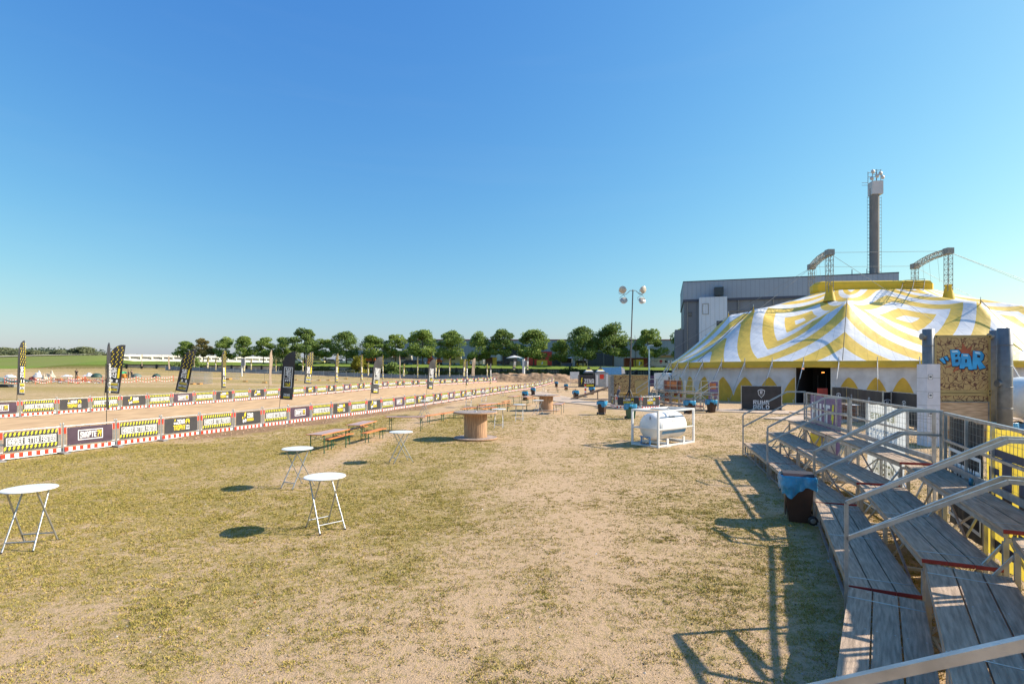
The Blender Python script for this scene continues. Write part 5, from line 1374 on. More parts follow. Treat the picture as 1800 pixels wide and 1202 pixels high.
def blackfence(a, b, lab, words=False, h=2.0, small=False):
    d = b - a; L_ = d.length; t = thing('banner_fence', lab, 'fence', (a.x, a.y, min(a.z, b.z)), math.atan2(d.y, d.x), 'charcoal banner fences by the tent')
    mb = MB()
    for x in (0, L_): mb.tube((x, .03, 0), (x, .03, h + .05), .024, GALV, 8)
    mb.tube((0, .03, h), (L_, .03, h), .018, GALV, 6); mb.tube((0, .03, .1), (L_, .03, .1), .018, GALV, 6); mb.build('fence_frame', t)
    for x in (0, L_): mb = MB(); mb.box((x, .03, .05), (.24, .5, .10), RUB); mb.build('foot', t)
    mb = MB(); V = []; F = []; n = 24
    for j in range(2):
        for i in range(n + 1): V.append((.04 + (L_ - .08) * i / n, -.005 + .012 * math.sin(i * .8 + j), (.08, h - .01 - .03 * math.sin(math.pi * i / n) ** 2 * 0 - (.015 if i % 4 == 2 else 0))[j]))
    for i in range(n): F.append((i, i + 1, n + 2 + i, n + 1 + i))
    mb.raw(V, F, RG); mb.build('banner', t)
    mb = MB(); crest(mb, L_ / 2, h * (.70 if words else .62), .72 if words else .62)
    if words: text(mb, 'RUHR', L_ / 2, h * .345, L_ * .40, h * .16, WHT, -.034, .035); text(mb, 'GOLD', L_ / 2, h * .15, L_ * .40, h * .16, WHT, -.034, .035)
    mb.build('emblem', t)
def g0(x, y): p = at(x, y); return p
a = at(1303, 721); b = at(1374, 722.5); blackfence(a, b, 'charcoal fence banner reading RUHR GOLD left of the tent entrance', True, 2.05)
blackfence(b + Vector((.05, 0, 0)), b + Vector((.75, 2.6, 0)), 'charcoal fence turned inward beside the RUHR GOLD banner', True, 2.0)
seq = [(1462, 43.8), (1488, 42.2), (1508, 38.5), (1552, 33.4), (1567, 33.4), (1616, 30.0)]
fl = ['charcoal crest fence right at the tent entrance', 'narrow charcoal fence second from the tent entrance', 'wide charcoal fence with a clear white crest behind the grandstand', 'narrow charcoal fence right of the wide crest fence', 'charcoal fence ending at the white column']
for i in range(5):
    (x0, Y0), (x1, Y1) = seq[i], seq[i + 1]; A = Vector(((x0 - 900) / FOC * Y0, Y0, 0)); B = Vector(((x1 - 900) / FOC * Y1, Y1, 0))
    blackfence(A, B, fl[i], False, 2.0)
# ---------------------------------------------------------------- trees
def leafmat(name, a, b):
    m = bpy.data.materials.new(name); m.use_nodes = True; N = m.node_tree.nodes; L = m.node_tree.links; s = N['Principled BSDF']; s.inputs['Roughness'].default_value = .65; s.inputs['Specular IOR Level'].default_value = .25
    an = N.new('ShaderNodeAttribute'); an.attribute_name = 'tone'; r = N.new('ShaderNodeValToRGB'); r.color_ramp.elements[0].color = col4(a); r.color_ramp.elements[1].color = col4(b)
    L.new(an.outputs['Fac'], r.inputs[0]); L.new(r.outputs[0], s.inputs['Base Color']); return translucent(m, .32)
LG = [leafmat('leaves deep green', (.085, .15, .04), (.26, .34, .09)), leafmat('leaves fresh green', (.12, .20, .045), (.34, .42, .10)), leafmat('leaves turning brown', (.13, .13, .045), (.32, .26, .10))]
BARK = mat('bark', (.12, .095, .07), .9, 0, .2, 3, .4, 12)
def crown_mesh(name, seed, wd, ht, z0, n, leaf, m, lumps=26, cone=0.0, hull=.0):
    rs = np.random.RandomState(seed); cs = []; ph_ = rs.rand() * 6.283; as_ = .08 + .22 * rs.rand()
    for k in range(lumps):
        a = rs.rand() * 6.283; v = rs.rand(); env = math.sin(math.pi * (v * .80 + .17)) ** .75 * (1 - cone * v)
        r_ = wd / 2 * env * (.25 + .80 * rs.rand() ** .5) * (1 + as_ * math.sin(a + ph_) + as_ * .8 * math.sin(2 * a + v * 5 + ph_)); cs.append((math.cos(a) * r_, math.sin(a) * r_, z0 + ht * (.05 + .90 * v), wd * (.09 + .09 * rs.rand()), rs.rand()))
    P = []; T = []
    per = n // lumps
    for (x, y, z, s, tn) in cs:
        d = rs.normal(size=(per, 3)); d /= np.linalg.norm(d, axis=1)[:, None]; rr = (s * (.55 + .75 * rs.rand(per) ** .6))[:, None]; c = np.array([x, y, z]) + d * rr * np.array([1.15, 1.15, .8])
        P.append(c); T += list(np.clip(tn * .55 + .45 * rs.rand(per), 0, 1))
    P = np.concatenate(P); k = len(P); u = rs.normal(size=(k, 3)); u /= np.linalg.norm(u, axis=1)[:, None]; v = rs.normal(size=(k, 3)); v -= (v * u).sum(1)[:, None] * u; v /= np.linalg.norm(v, axis=1)[:, None]
    s = leaf * (.6 + .8 * rs.rand(k))[:, None]; Q = np.stack([P - u * s, P + v * s * .7, P + u * s, P - v * s * .7], 1).reshape(-1, 3)
    me = bpy.data.meshes.new(name); me.vertices.add(4 * k); me.vertices.foreach_set('co', Q.astype(np.float32).ravel()); me.loops.add(4 * k); me.loops.foreach_set('vertex_index', np.arange(4 * k, dtype=np.int32))
    me.polygons.add(k); me.polygons.foreach_set('loop_start', np.arange(0, 4 * k, 4, dtype=np.int32)); me.polygons.foreach_set('loop_total', np.full(k, 4, dtype=np.int32)); me.update(calc_edges=True)
    a_ = me.attributes.new('tone', 'FLOAT', 'POINT'); a_.data.foreach_set('value', np.repeat(np.array(T, dtype=np.float32), 4)); me.materials.append(m)
    return me, cs
def make_tree(seed, m, wd=7.5, ht=8.2, z0=2.4, n=7800, leaf=.21, cone=.35, lumps=42):
    t = thing('tree', 'x', 'tree'); me, cs = crown_mesh('crown', seed, wd, ht, z0, n, leaf, m, lumps, cone)
    o = bpy.data.objects.new('crown', me); COL.objects.link(o); o.parent = t
    mb = MB(); mb.tube((0, 0, -.2), (.05, 0, z0 + 1.2), .19, BARK, 8, .14); mb.tube((.05, 0, z0 + 1.2), (0, .05, z0 + ht * .75), .14, BARK, 6, .04); mb.build('trunk', t)
    mb = MB()
    for (x, y, z, s, tn) in cs[::3]:
        zb = z0 + .8 + (z - z0) * .35; mb.tube((.03, 0, zb), (x, y, z), .06, BARK, 5, .015)
    mb.build('limbs', t)
    return t
TP = []
ROW = [(327, 600, 34, 1, 0), (357, 596, 32, 3, 0), (397, 594, 34, 0, 0), (429, 591, 34, 1, 0), (463, 594, 34, 2, 1), (497, 593, 30, 1, 2), (535, 581, 46, 0, 0), (573, 597, 36, 2, 1), (609, 586, 44, 1, 0), (655, 590, 46, 4, 0), (695, 589, 40, 4, 1), (743, 580, 48, 1, 0), (792, 582, 48, 4, 2), (842, 585, 40, 2, 0), (884, 582, 46, 0, 0), (938, 580, 56, 1, 1), (985, 598, 34, 4, 2), (1025, 578, 46, 0, 0), (1078, 571, 56, 0, 1), (1139, 580, 44, 2, 1), (1204, 577, 46, 4, 1), (1258, 588, 40, 4, 2)]
mats_ = [LG[0], LG[1], LG[1], LG[2], LG[1]]
mats_ += [LG[0], LG[1], LG[0]]
for i in range(8): TP.append(make_tree(20 + i, mats_[i], cone=(.3, .45, .05, .25, .5, .0, .6, .2)[i], lumps=(40, 32, 20, 22, 36, 24, 30, 48)[i], z0=(2.4, 2.0, 2.8, 2.6, 2.2, 2.9, 1.8, 2.1)[i], ht=(8.2, 8.6, 7.8, 8.0, 8.4, 7.7, 8.8, 8.5)[i]))
TL = ['smallish round tree, leftmost of the quay row', 'brownish tree, second from the left in the quay row', 'dark round tree above the narrow bolt flag', 'green tree between the narrow flag and the tan flag', 'loose green tree left of the twisted tan flag', 'pale thin tree above the twisted tan flag', 'tall dark tree right of the black slogan flag', 'low tree between two taller ones left of the hall', 'tall tree at the left end of the grey hall', 'broad green tree above the third slogan flag', 'green tree beside the hall corner above the blue lorry', 'tall green tree right of the blue lorry', 'broad tree above the fourth slogan flag', 'open tree in front of the white van and the hall', 'dark tree above the brown box on the quay', 'broadest tree in front of the red hall wall', 'small pale tree left of the blue awning', 'dark tree above the black logo stall', 'tallest dark tree left of the lamp mast', 'fresh green tree right of the lamp mast', 'tree between the van and the tent edge', 'small tree showing over the tent roof before the factory']
usedT = set()
for i, (x, ty, wpx, k, v) in enumerate(ROW):
    k = {2: 6, 6: 5, 8: 7, 13: 6, 14: 5, 15: 1, 17: 7, 19: 2, 10: 2}.get(i, k)
    Y = 163 + 2.0 * v + (0 if i < 21 else 4); p = dep(x, 640, Y); z = terrain(p.x, Y); H_ = (CAMH - (ty - HOR) / FOC * Y) - z; sc = H_ / 10.4; wd = wpx / FOC * Y / 7.0
    if k not in usedT: t = TP[k]; usedT.add(k); t.location = (p.x, Y, z); t['label'] = TL[i]; t['group'] = 'trees along the quay'
    else: t = dup(TP[k], (p.x, Y, z), i * 1.3, TL[i], None, 'trees along the quay')
    t.scale = (wd, wd, sc); t.rotation_euler = (0, 0, i * 1.3)
# trees on the far hill at the left
bush = make_tree(77, leafmat('leaves hazed green', (.13, .16, .09), (.26, .28, .15)), wd=13, ht=9.5, z0=.3, n=9000, leaf=.42, cone=.1, lumps=44); used = False  # distance haze is mixed into this leaf colour, no hazy air is built
rs = random.Random(9)
HT = [(-22, 611, 44), (6, 609, 42), (24, 613, 30), (44, 611, 34), (60, 614, 30), (76, 617, 28), (92, 616, 26), (104, 613, 26), (118, 616, 28), (131, 617, 24), (146, 608, 44), (163, 617, 26), (176, 617, 26), (190, 620, 22), (207, 621, 20), (243, 621, 20), (285, 623, 22), (310, 622, 18), (478, 616, 36), (512, 610, 40), (552, 612, 34), (632, 608, 40)]
HL = ['far bushy tree at the left edge of the hill', 'far tree on the hill, first one fully in view', 'low far tree right of the leftmost flag', 'far tree on the hill crest above the red and white tape', 'round low far tree left of the hill centre', 'smallest far tree in the left part of the hill', 'far tree on the hill above the white tarps', 'slender far tree above the standing man', 'far tree just right of the slender one', 'far low tree left of the big dome shaped tree', 'biggest dome shaped far tree on the hill', 'far low tree right of the big dome shaped one', 'far tree left of the edge-on black flag', 'small far tree behind the edge-on black flag', 'tiny far tree at the left end of the white wall', 'small faint tree over the white wall, left', 'faint tree over the middle of the white wall', 'faint tree left of the first quay tree', 'hazy far tree behind the loose green quay tree', 'hazy far tree behind the tan flag', 'hazy far tree behind the low quay tree', 'hazy far tree at the left end of the hall']
for i, (x, ty, wpx) in enumerate(HT):
    Y = 250 + rs.uniform(0, 30); p = dep(x, 640, Y); z = terrain(p.x, Y) - .5 if x < 215 else 3.0; H_ = (CAMH - (ty - HOR) / FOC * Y) - z; wd = wpx / FOC * Y / 11.5
    if not used: t = bush; used = True; t.location = (p.x, Y, z); t['label'] = HL[0]; t['group'] = 'far trees'
    else: t = dup(bush, (p.x, Y, z), i * 2.1, HL[i], None, 'far trees')
    t.scale = (wd, wd, H_ / 11.2)
me, _ = crown_mesh('woods', 5, 60, 5.0, -1.0, 26000, .9, leafmat('leaves far wood hazed', (.13, .16, .09), (.26, .28, .15)), 260)  # woodland leaves greyed and lightened: haze painted into their colour
for k_, X in enumerate((-292, -250)):
    if k_ == 0: o = bpy.data.objects.new('far_wood', me)
    else: o = bpy.data.objects.new('far_wood', me)
    COL.objects.link(o); o.location = (X, 290, 8.9); o.scale = (1.0, .25, .52); tag(o, 'distant belt of woodland along the hill crest at the left', 'wood', 'far wood', 'stuff')

# ---------------------------------------------------------------- quay wall, hedge, hall
def wt(X): return 4.0 - .0115 * max(-110, min(X, 90))
t = thing('quay_wall', 'long dark panelled quay wall below the green bank', 'wall', (0, 0, 0))
WD1 = mat('dark quay panels', (.44, .38, .30), .8, 0, .25, .6, .3, 4); WD2 = mat('tarred rail', (.022, .022, .024), .7); WD3 = mat('weathered green panels', (.16, .165, .12), .8, 0, .25, .8, .2, 4)
mb = MB(); pts = [(-137, 186), (-128, 172), (-118, 159), (-108, 150)] + [(-108 + 4.2 * k, 150) for k in range(1, 52)]
mbp = MB(); mbr = MB(); mbq = []
for i in range(len(pts) - 1):
    a, b = Vector(pts[i]), Vector(pts[i + 1]); za = wt(a.x) if i >= 3 else lerp(8.2, wt(-108), i / 3); zb = wt(b.x) if i + 1 >= 3 else lerp(8.2, wt(-108), (i + 1) / 3)
    yy = -.0
    mbp.raw([(a.x, a.y - .05, za - 3.4), (b.x, b.y - .05, zb - 3.4), (b.x, b.y - .05, zb - .25), (a.x, a.y - .05, za - .25)], [(0, 1, 2, 3)], WD1 if a.x < -40 else WD3)
    if a.x > -45:
        for q in range(6): X = lerp(a.x, b.x, (q + .5) / 6); mbr.box((X, 149.90, lerp(za, zb, q / 6) - 1.1), (.14, .10, 1.9), WD2)
    mbr.bar((a.x, a.y - .1, za - .12), (b.x, b.y - .1, zb - .12), .22, .22, WD2)
    if i % 1 == 0: q_ = MB(); q_.box((a.x, a.y - .15, za - 1.7), (.42, .30, 3.6), WD2); mbq.append(q_)
mbp.build('panels', t); mbr.build('top_rail', t)
for q_ in mbq: q_.build('post', t)
me, _ = crown_mesh('foliage', 31, 10, 2.4, 0, 3600, .20, leafmat('hedge leaves', (.012, .032, .010), (.055, .085, .022)), 34)
hd = None
for i in range(10):
    X = -61 + i * 8.6; Y = 148.6
    lb = 'dark hedge clump at the quay wall, %s from the left' % ordw(i + 1)
    h_ = bpy.data.objects.new('hedge', me); COL.objects.link(h_); h_.location = (X, Y, terrain(X, Y) - .5); h_.scale = (1.0, .13, .85 if i % 3 else 1.1); h_.rotation_euler = (0, 0, (0, .02, -.02)[i % 3]); tag(h_, lb, 'hedge', 'hedge clumps before the quay wall')
by = make_tree(91, leafmat('leaves yellow green', (.14, .16, .02), (.36, .32, .04)), wd=5, ht=5.2, z0=.2, n=2600, leaf=.24, cone=.2, lumps=20)
p = dep(631, 660, 146); by.location = (p.x, 146, terrain(p.x, 146)); by['label'] = 'yellowish bush growing in front of the quay wall'; by['category'] = 'bush'
by = make_tree(92, LG[0], wd=6, ht=3.4, z0=.1, n=1800, leaf=.24, cone=.2, lumps=16)
p = dep(690, 660, 147); by.location = (p.x, 147, terrain(p.x, 147) + .6); by['label'] = 'dark round bush against the quay wall'; by['category'] = 'bush'
by = dup(by, (dep(335, 660, 147).x, 147, terrain(-85, 147)), 1, 'dark bush at the quay wall behind the fence stack')
# blue grey screens before the hedge
t = thing('screen_fence', 'low blue grey screen fence along the far side of the field', 'fence', (0, 0, 0)); SCR = mat('blue grey screen', (.17, .21, .27), .5, 0, .2, .8)
mb = MB(); mp_ = MB(); X = -92
while X < -6:
    Y = 142; z = terrain(X, Y); z2 = terrain(X + 3, Y); mb.raw([(X, Y, z + .15), (X + 2.95, Y, z2 + .15), (X + 2.95, Y, z2 + 1.2), (X, Y, z + 1.2)], [(0, 1, 2, 3)], SCR); mb.raw([(X, Y + .04, z + .15), (X + 2.95, Y + .04, z2 + .15), (X + 2.95, Y + .04, z2 + 1.2), (X, Y + .04, z + 1.2)], [(3, 2, 1, 0)], SCR)
    mp_.tube((X, Y, z), (X, Y, z + 1.45), .05, GALV, 5); X += 3
mb.build('screens', t); mp_.build('posts', t)
# hall
HW = clad('hall cladding', (.27, .29, .36), 1.2); HD = clad('hall dark cladding', (.035, .045, .075), 1.0); RT = mat('red roof trim', (.30, .035, .03), .5)
hx0 = dep(706, 600, 190).x; hx1 = dep(1262, 600, 190).x
def hz(x, y, Y=190): return dep(x, y, Y)
t = thing('warehouse', 'long low blue grey warehouse behind the quay trees', 'warehouse', (0, 190, 0)); PZ = 3.9
def wb(x0, x1, y0, y1, m, name, off, th=.3, parent=None):
    a = hz(x0, y1); b = hz(x1, y0); mb = MB(); mb.box(((a.x + b.x) / 2, off - th / 2, (a.z + b.z) / 2), (b.x - a.x, th, b.z - a.z), m); return mb.build(name, parent or t)
top = hz(800, 598).z
mb = MB(); mb.box(((hx0 + hx1) / 2, 15, (top + PZ) / 2), (hx1 - hx0, 30, top - PZ), HW); mb.build('wall', t)
mb = MB(); mb.box(((hx0 + hx1) / 2, 15, top + .15), (hx1 - hx0 + .4, 30.4, .3), RT); mb.build('roof_trim', t)
a = hz(612, 640); b = hz(706, 616); mb = MB(); mb.box(((a.x + b.x) / 2, 14, (b.z + PZ) / 2), (b.x - a.x - .05, 26, b.z - PZ), HW); mb.build('annex', t)
for x0, x1, y0, y1, m, nm in ((922, 970, 618, 642, mat('red wall panels', (.45, .035, .03), .55), 'red_wall'), (884, 909, 612, 641, DG, 'dark_gate'), (971, 984, 628, 642, DG, 'door'), (1032, 1060, 618, 642, HD, 'dark_wall'), (1062, 1079, 618, 642, HD, 'dark_wall'), (1150, 1186, 624, 628, mat('wood sign', (.35, .18, .08), .6), 'sign_board'), (1200, 1262, 600, 603, RT, 'red_strip'), (752, 760, 618, 641, RT, 'red_door'), (872, 880, 618, 641, mat('pale wall panel', (.42, .44, .47), .6), 'pale_panel')):
    wb(x0, x1, y0, y1, m, nm, -.02)
# awning stalls
def stall(x0, x1, y0, y1, Y, lab, mroof, mfront, txt=None):
    a = dep(x0, y1, Y); b = dep(x1, y0, Y); z = terrain(a.x, Y); t = thing('market_stall', lab, 'stall', ((a.x + b.x) / 2, Y, z), 0, 'stalls on the quay'); wd = b.x - a.x; h = b.z - z
    mb = MB(); mb.prism([(-1.6, h - .5), (1.4, h), (1.4, h + .06), (-1.6, h - .44)], wd, mroof, Matrix.Rotation(R(90), 4, 'Z') @ Matrix.Translation((0, wd / 2, 0))); mb.build('awning', t)
    mb = MB()
    for s in (-1, 1):
        for yy in (-1.4, 1.3): mb.tube((s * (wd / 2 - .1), yy, 0), (s * (wd / 2 - .1), yy, h - .4), .05, GALV, 6)
    mb.build('poles', t)
    mb = MB(); mb.box((0, -1.2, .55), (wd - .3, .1, 1.1), mfront); mb.box((0, 1.3, h / 2 - .2), (wd - .2, .08, h - .6), BLK)
    mb.box((0, -.9, 1.12), (wd - .2, .7, .05), DECK); mb.build('counter', t)
    if txt: mb = MB(); rect(mb, -.4 * wd, .4 * wd, .1, .35, YEL, -1.26, .01); text(mb, txt, .05 * wd, .72, wd * .5, .55, WHT, -1.28, .05); bolt(mb, -.38 * wd, .7, wd * .12, .7, YEL, -1.26); mb.build('sign_print', t)
AW = mat('blue awning', (.05, .10, .22), .5); AWL = mat('light blue canopy', (.10, .32, .62), .5)
stall(985, 1006, 627, 642, 176, 'stall with blue awning and blue front by the warehouse', AW, mat('blue front', (.09, .12, .30), .5))
stall(1011, 1032, 631, 642, 174, 'black stall with white and yellow logo right of the blue awning', BLACKF, BLACKF, 'ZENA')
t = thing('parasol_stall', 'food stall under a blue and white parasol on the quay', 'stall', (dep(904, 640, 172).x, 172, terrain(0, 172)))
mb = MB(); mb.lathe([(2.6, 2.5), (1.4, 2.95), (.1, 3.3)], WHITEP, 12); mb.build('parasol', t); mb = MB(); mb.lathe([(2.62, 2.35), (2.64, 2.52)], AWL, 12); mb.build('parasol_rim', t); mb = MB(); mb.tube((0, 0, 0), (0, 0, 3.1), .06, WHITEP, 6); mb.build('pole', t)
mb = MB(); mb.box((.3, -.8, .6), (3.6, .8, 1.2), mat('stall front pale', (.45, .42, .38), .6)); mb.box((.2, -.7, 1.3), (3.0, .4, .25), DECK); mb.build('counter', t)

# ---------------------------------------------------------------- vehicles
TYRE = mat('tyre rubber', (.02, .02, .02), .8); GLS = mat('dark glass', (.03, .04, .05), .08, 0, .02)
def wheels(t, xs, wd, r_):
    for x in xs:
        for s in (-1, 1):
            mb = MB(); M = Matrix.Translation((x, s * (wd / 2 - .12), r_)) @ Matrix.Rotation(R(90), 4, 'X'); mb.lathe([(r_ * .6, -.11), (r_ * .97, -.10), (r_, 0), (r_ * .97, .10), (r_ * .6, .11)], TYRE, 18, M)
            w_ = mb.build('wheel', t); mb = MB(); mb.lathe([(.02, -.115), (r_ * .58, -.113), (r_ * .58, .113), (.02, .115)], GALV, 14, M); mb.build('rim', w_)
def vehicle(kind, x, Y, paint, lab, rz=0, cat=None, s=1.0):
    p = dep(x, 640, Y); z = terrain(p.x, Y); pm = mat('paint ' + '%.2f %.2f %.2f' % paint, paint, .3, 0, .03, 2)
    nm = {'van': 'delivery_van', 'car': 'parked_car', 'lorry': 'box_lorry', 'trailer': 'trailer'}[kind]; t = thing(nm, lab, cat or {'van': 'van', 'car': 'car', 'lorry': 'lorry', 'trailer': 'trailer'}[kind], (p.x, Y, z), R(rz), 'vehicles parked on the quay'); t.scale = (s, s, s)
    if kind == 'car': pr = [(-2.1, .35), (2.1, .35), (2.15, .75), (1.3, .92), (.65, 1.42), (-1.1, 1.46), (-1.9, 1.0), (-2.15, .9)]; wd = 1.75; win = [(-1.0, 1.02), (.55, 1.35), (1.1, .95), (-1.7, .98), (-1.05, 1.38)]; L_ = 2.1
    elif kind == 'van': pr = [(-2.8, .4), (2.8, .4), (2.85, 1.05), (2.35, 1.30), (1.75, 2.3), (1.3, 2.55), (-2.7, 2.6), (-2.8, 2.4)]; wd = 2.0; L_ = 2.8
    elif kind == 'lorry': pr = [(1.5, .5), (3.6, .5), (3.65, 1.4), (3.3, 2.5), (1.5, 2.6)]; wd = 2.2; L_ = 3.6
    else: pr = [(-2.6, .6), (2.6, .6), (2.7, 1.0), (2.6, 2.75), (-2.6, 2.8), (-2.7, 1.0)]; wd = 2.3; L_ = 2.6
    T = Matrix.Translation((0, wd / 2, 0)); mb = MB(); mb.prism(pr, wd, pm, T); mb.build('body', t)
    if kind == 'lorry': mb = MB(); mb.box((-1.3, 0, 2.0), (5.2, 2.4, 2.6), pm); mb.build('cargo_box', t); mb = MB(); mb.box((-.6, 0, .6), (6.4, 1.0, .2), BLK); mb.build('chassis', t)
    gl = {'car': [(-1.55, 1.0), (1.05, .96), (.60, 1.36), (-1.05, 1.39)], 'van': [(1.35, 1.35), (2.25, 1.35), (1.75, 2.1), (1.35, 2.15)], 'lorry': [(2.1, 1.45), (3.35, 1.45), (3.15, 2.3), (2.1, 2.35)], 'trailer': [(-.9, 1.5), (.9, 1.5), (.9, 2.3), (-.9, 2.3)]}[kind]
    for yy in (-wd / 2 - .001, wd / 2 + .013): mb = MB(); mb.prism(gl, .012, GLS, None, yy); mb.build('window', t)
    mb = MB()
    if kind == 'van': mb.prism([(2.36, 1.34), (2.40, 1.34), (1.80, 2.32), (1.76, 2.32)], 1.7, GLS, Matrix.Translation((.03, .85, 0)))
    elif kind == 'car': mb.prism([(1.26, .95), (1.30, .95), (.70, 1.42), (.66, 1.42)], 1.4, GLS, Matrix.Translation((.03, .7, 0)))
    elif kind == 'lorry': mb.prism([(3.6, 1.5), (3.66, 1.5), (3.36, 2.45), (3.32, 2.45)], 1.9, GLS, Matrix.Translation((.02, .95, 0)))
    if mb.v: mb.build('windscreen', t)
    for s_ in (-1, 1):
        if kind != 'trailer': mb = MB(); mb.box((L_ + .04, s_ * wd * .36, .8), (.06, .26, .14), mat('headlamp', (.7, .7, .68), .2)); mb.build('headlight', t)
        mb = MB(); mb.box(((-L_ if kind != 'lorry' else -3.9) - .03, s_ * wd * .40, .9), (.05, .12, .25), REDP); mb.build('tail_light', t)
    wheels(t, {'car': (-1.3, 1.3), 'van': (-1.8, 1.75), 'lorry': (-2.6, 2.5), 'trailer': (-.5, .5)}[kind], wd, {'car': .32, 'van': .38, 'lorry': .45, 'trailer': .34}[kind])
    return t
W_ = (.78, .78, .78)
t = vehicle('van', 1159, 168, W_, 'white van with a red round mark left of the tent, front to the left', 0, s=1.05)
for sx_ in (1,):
    mb = MB(); mb.lathe([(.02, 0), (.48, .0), (.48, .01), (.02, .012)], PINK, 24, Matrix.Translation((.2, -1.0, 1.7)) @ Matrix.Rotation(R(90), 4, 'X')); mb.box((.2, -1.02, 1.55), (1.0, .01, .1), WHT); mb.build('round_mark', t)
    mb = MB(); text(mb, 'VERHUUR', -1.3, 1.95, 1.3, .12, NAVY, -1.006); text(mb, 'SERVICE', -1.3, 1.72, 1.1, .10, NAVY, -1.006); mb.build('lettering', t)
vehicle('van', 835, 170, W_, 'white van standing left of the brown box, in front of the hall', 180)
vehicle('van', 846, 173, (.70, .72, .72), 'second white van partly hidden behind the first one', 180)
vehicle('lorry', 683, 168, (.62, .66, .70), 'lorry with white cab and blue box on the quay', 0, s=.85)
vehicle('lorry', 672, 172, (.05, .16, .42), 'blue box lorry left of the white cab', 0, s=.9)
vehicle('trailer', 709, 168, (.60, .56, .46), 'cream catering trailer with open hatch above the third slogan flag', 0)
vehicle('trailer', 795, 172, (.45, .45, .36), 'long cream trailer beside the fourth slogan flag', 0, s=1.1)
CARS = [(722, 167, (.03, .035, .05), 'dark estate car right of the catering trailer'), (736, 170, (.10, .16, .30), 'blue car under the tall green tree'), (879, 167, (.03, .03, .035), 'black car left of the parasol stall'), (892, 174, (.05, .05, .06), 'dark car behind the parasol stall'), (821, 167, W_, 'white car in front of the yellow stall'), (616, 175, W_, 'white car near the left end of the hall'), (597, 178, (.55, .55, .56), 'silver car behind the slim bolt flag'), (560, 172, (.70, .62, .25), 'yellowish car, right of the bolt-topped flag'), (545, 174, (.5, .08, .06), 'red car above the bolt-topped flag'), (520, 175, (.60, .60, .62), 'silver car left of the bolt-topped flag'), (1190, 172, (.6, .6, .62), 'silver car at the edge of the tent'), (584, 174, (.2, .2, .22), 'dark grey car left of the hall'), (572, 176, W_, 'white car between yellowish and grey cars')]
for x, Y, c, lb in CARS: vehicle('car', x, Y, c, lb, 180 if x % 2 else 0)
# boxes and crates on the quay
def crate(x0, x1, y0, Y, m, lab, nm='storage_container', cat='container', deco=None):
    a = dep(x0, 640, Y); b = dep(x1, y0, Y); z = terrain(a.x, Y); h = b.z - z; wd = b.x - a.x; t = thing(nm, lab, cat, ((a.x + b.x) / 2, Y, z), 0, 'boxes and containers on the quay')
    mb = MB(); mb.box((0, 1.2, h / 2), (wd - .1, 2.3, h - .1), m); mb.build('walls', t)
    mb = MB()
    for x in (-wd / 2 + .06, wd / 2 - .06):
        for y in (.03, 2.37): mb.box((x, y, h / 2), (.14, .14, h), m)
    for z_ in (.06, h - .06): mb.box((0, .02, z_), (wd - .26, .14, .12), m)
    mb.build('edge_frame', t)
    if deco: mb = MB(); deco(mb, wd, h); mb.build('print', t)
YC = mat('yellow wrap', (.75, .55, .04), .5, 0, .15, 1)
def dk(mb, wd, h): mb.prism([(-.2, .4), (.1, .5), (.25, 1.5), (.1, h - .5), (-.1, h - .6)], .01, WHT, None, -.06); mb.prism([(.3, .8), (.8, .9), (.7, h - .6), (.4, h - .8)], .01, mat('olive print', (.15, .18, .05), .5), None, -.06)
crate(944, 962, 633, 163, YC, 'yellow wrapped stall box before the red wall', deco=dk, nm='promo_box', cat='box')
crate(808, 825, 631, 166, YC, 'yellow stall box beside the fourth slogan flag', deco=dk, nm='promo_box', cat='box')
crate(1117, 1131, 632, 163, YC, 'yellow stall box right of the lamp mast', deco=dk, nm='promo_box', cat='box')
crate(627, 643, 628, 170, YC, 'yellow green box left of the third slogan flag', deco=dk, nm='promo_box', cat='box')
crate(866, 873, 628, 164, YC, 'narrow yellow box beside the brown wooden box', nm='promo_box', cat='box')
crate(853, 865.5, 628, 165, mat('brown boards', (.20, .11, .07), .7, 0, .2, 2), 'brown wooden box left of the narrow yellow one')
crate(1099, 1141, 629, 170, mat('rust red container', (.24, .06, .035), .6, 0, .2, 2), 'rust red container behind the lamp mast')
crate(681, 694, 622, 182, mat('signal red', (.60, .06, .03), .5), 'bright red box standing behind the blue lorry')
# orange digger
for x, lab, sc in ((652, 'orange digger arm and cab left of the blue lorry', 1.0), (770, 'orange wheel loader half hidden by the fourth slogan flag', .8)):
    p = dep(x, 640, 171); t = thing('digger', lab, 'digger', (p.x, 171, terrain(p.x, 171)), 0, 'orange machines on the quay'); t.scale = (sc,) * 3; OG = mat('machine orange', (.62, .16, .03), .45, 0, .1, 2)
    mb = MB(); mb.prism([(-1.6, .9), (1.6, .9), (1.6, 1.8), (.3, 1.9), (-1.5, 2.0)], 1.8, OG, Matrix.Translation((0, .9, 0))); mb.build('body', t)
    mb = MB(); mb.prism([(-.3, 1.9), (1.0, 1.9), (.8, 3.0), (-.2, 3.0)], 1.2, OG, Matrix.Translation((0, .6, 0))); c_ = mb.build('cab', t); mb = MB(); rect(mb, -.1, .75, 2.1, 2.85, GLS, -.61, .01); mb.build('window', c_)
    mb = MB(); mb.bar((-1.2, 0, 1.8), (-3.0, 0, 3.0), .35, .4, OG); mb.bar((-3.0, 0, 3.0), (-4.0, 0, 1.2), .3, .3, OG); mb.box((-4.0, 0, .9), (.8, 1.0, .6), OG); mb.build('arm', t)
    for y in (-.8, .8): mb = MB(); mb.prism([(-1.7, .3), (-1.4, 0), (1.4, 0), (1.7, .3), (1.4, .8), (-1.4, .8)], .4, TYRE, Matrix.Translation((0, y + .2, 0))); mb.build('track', t)

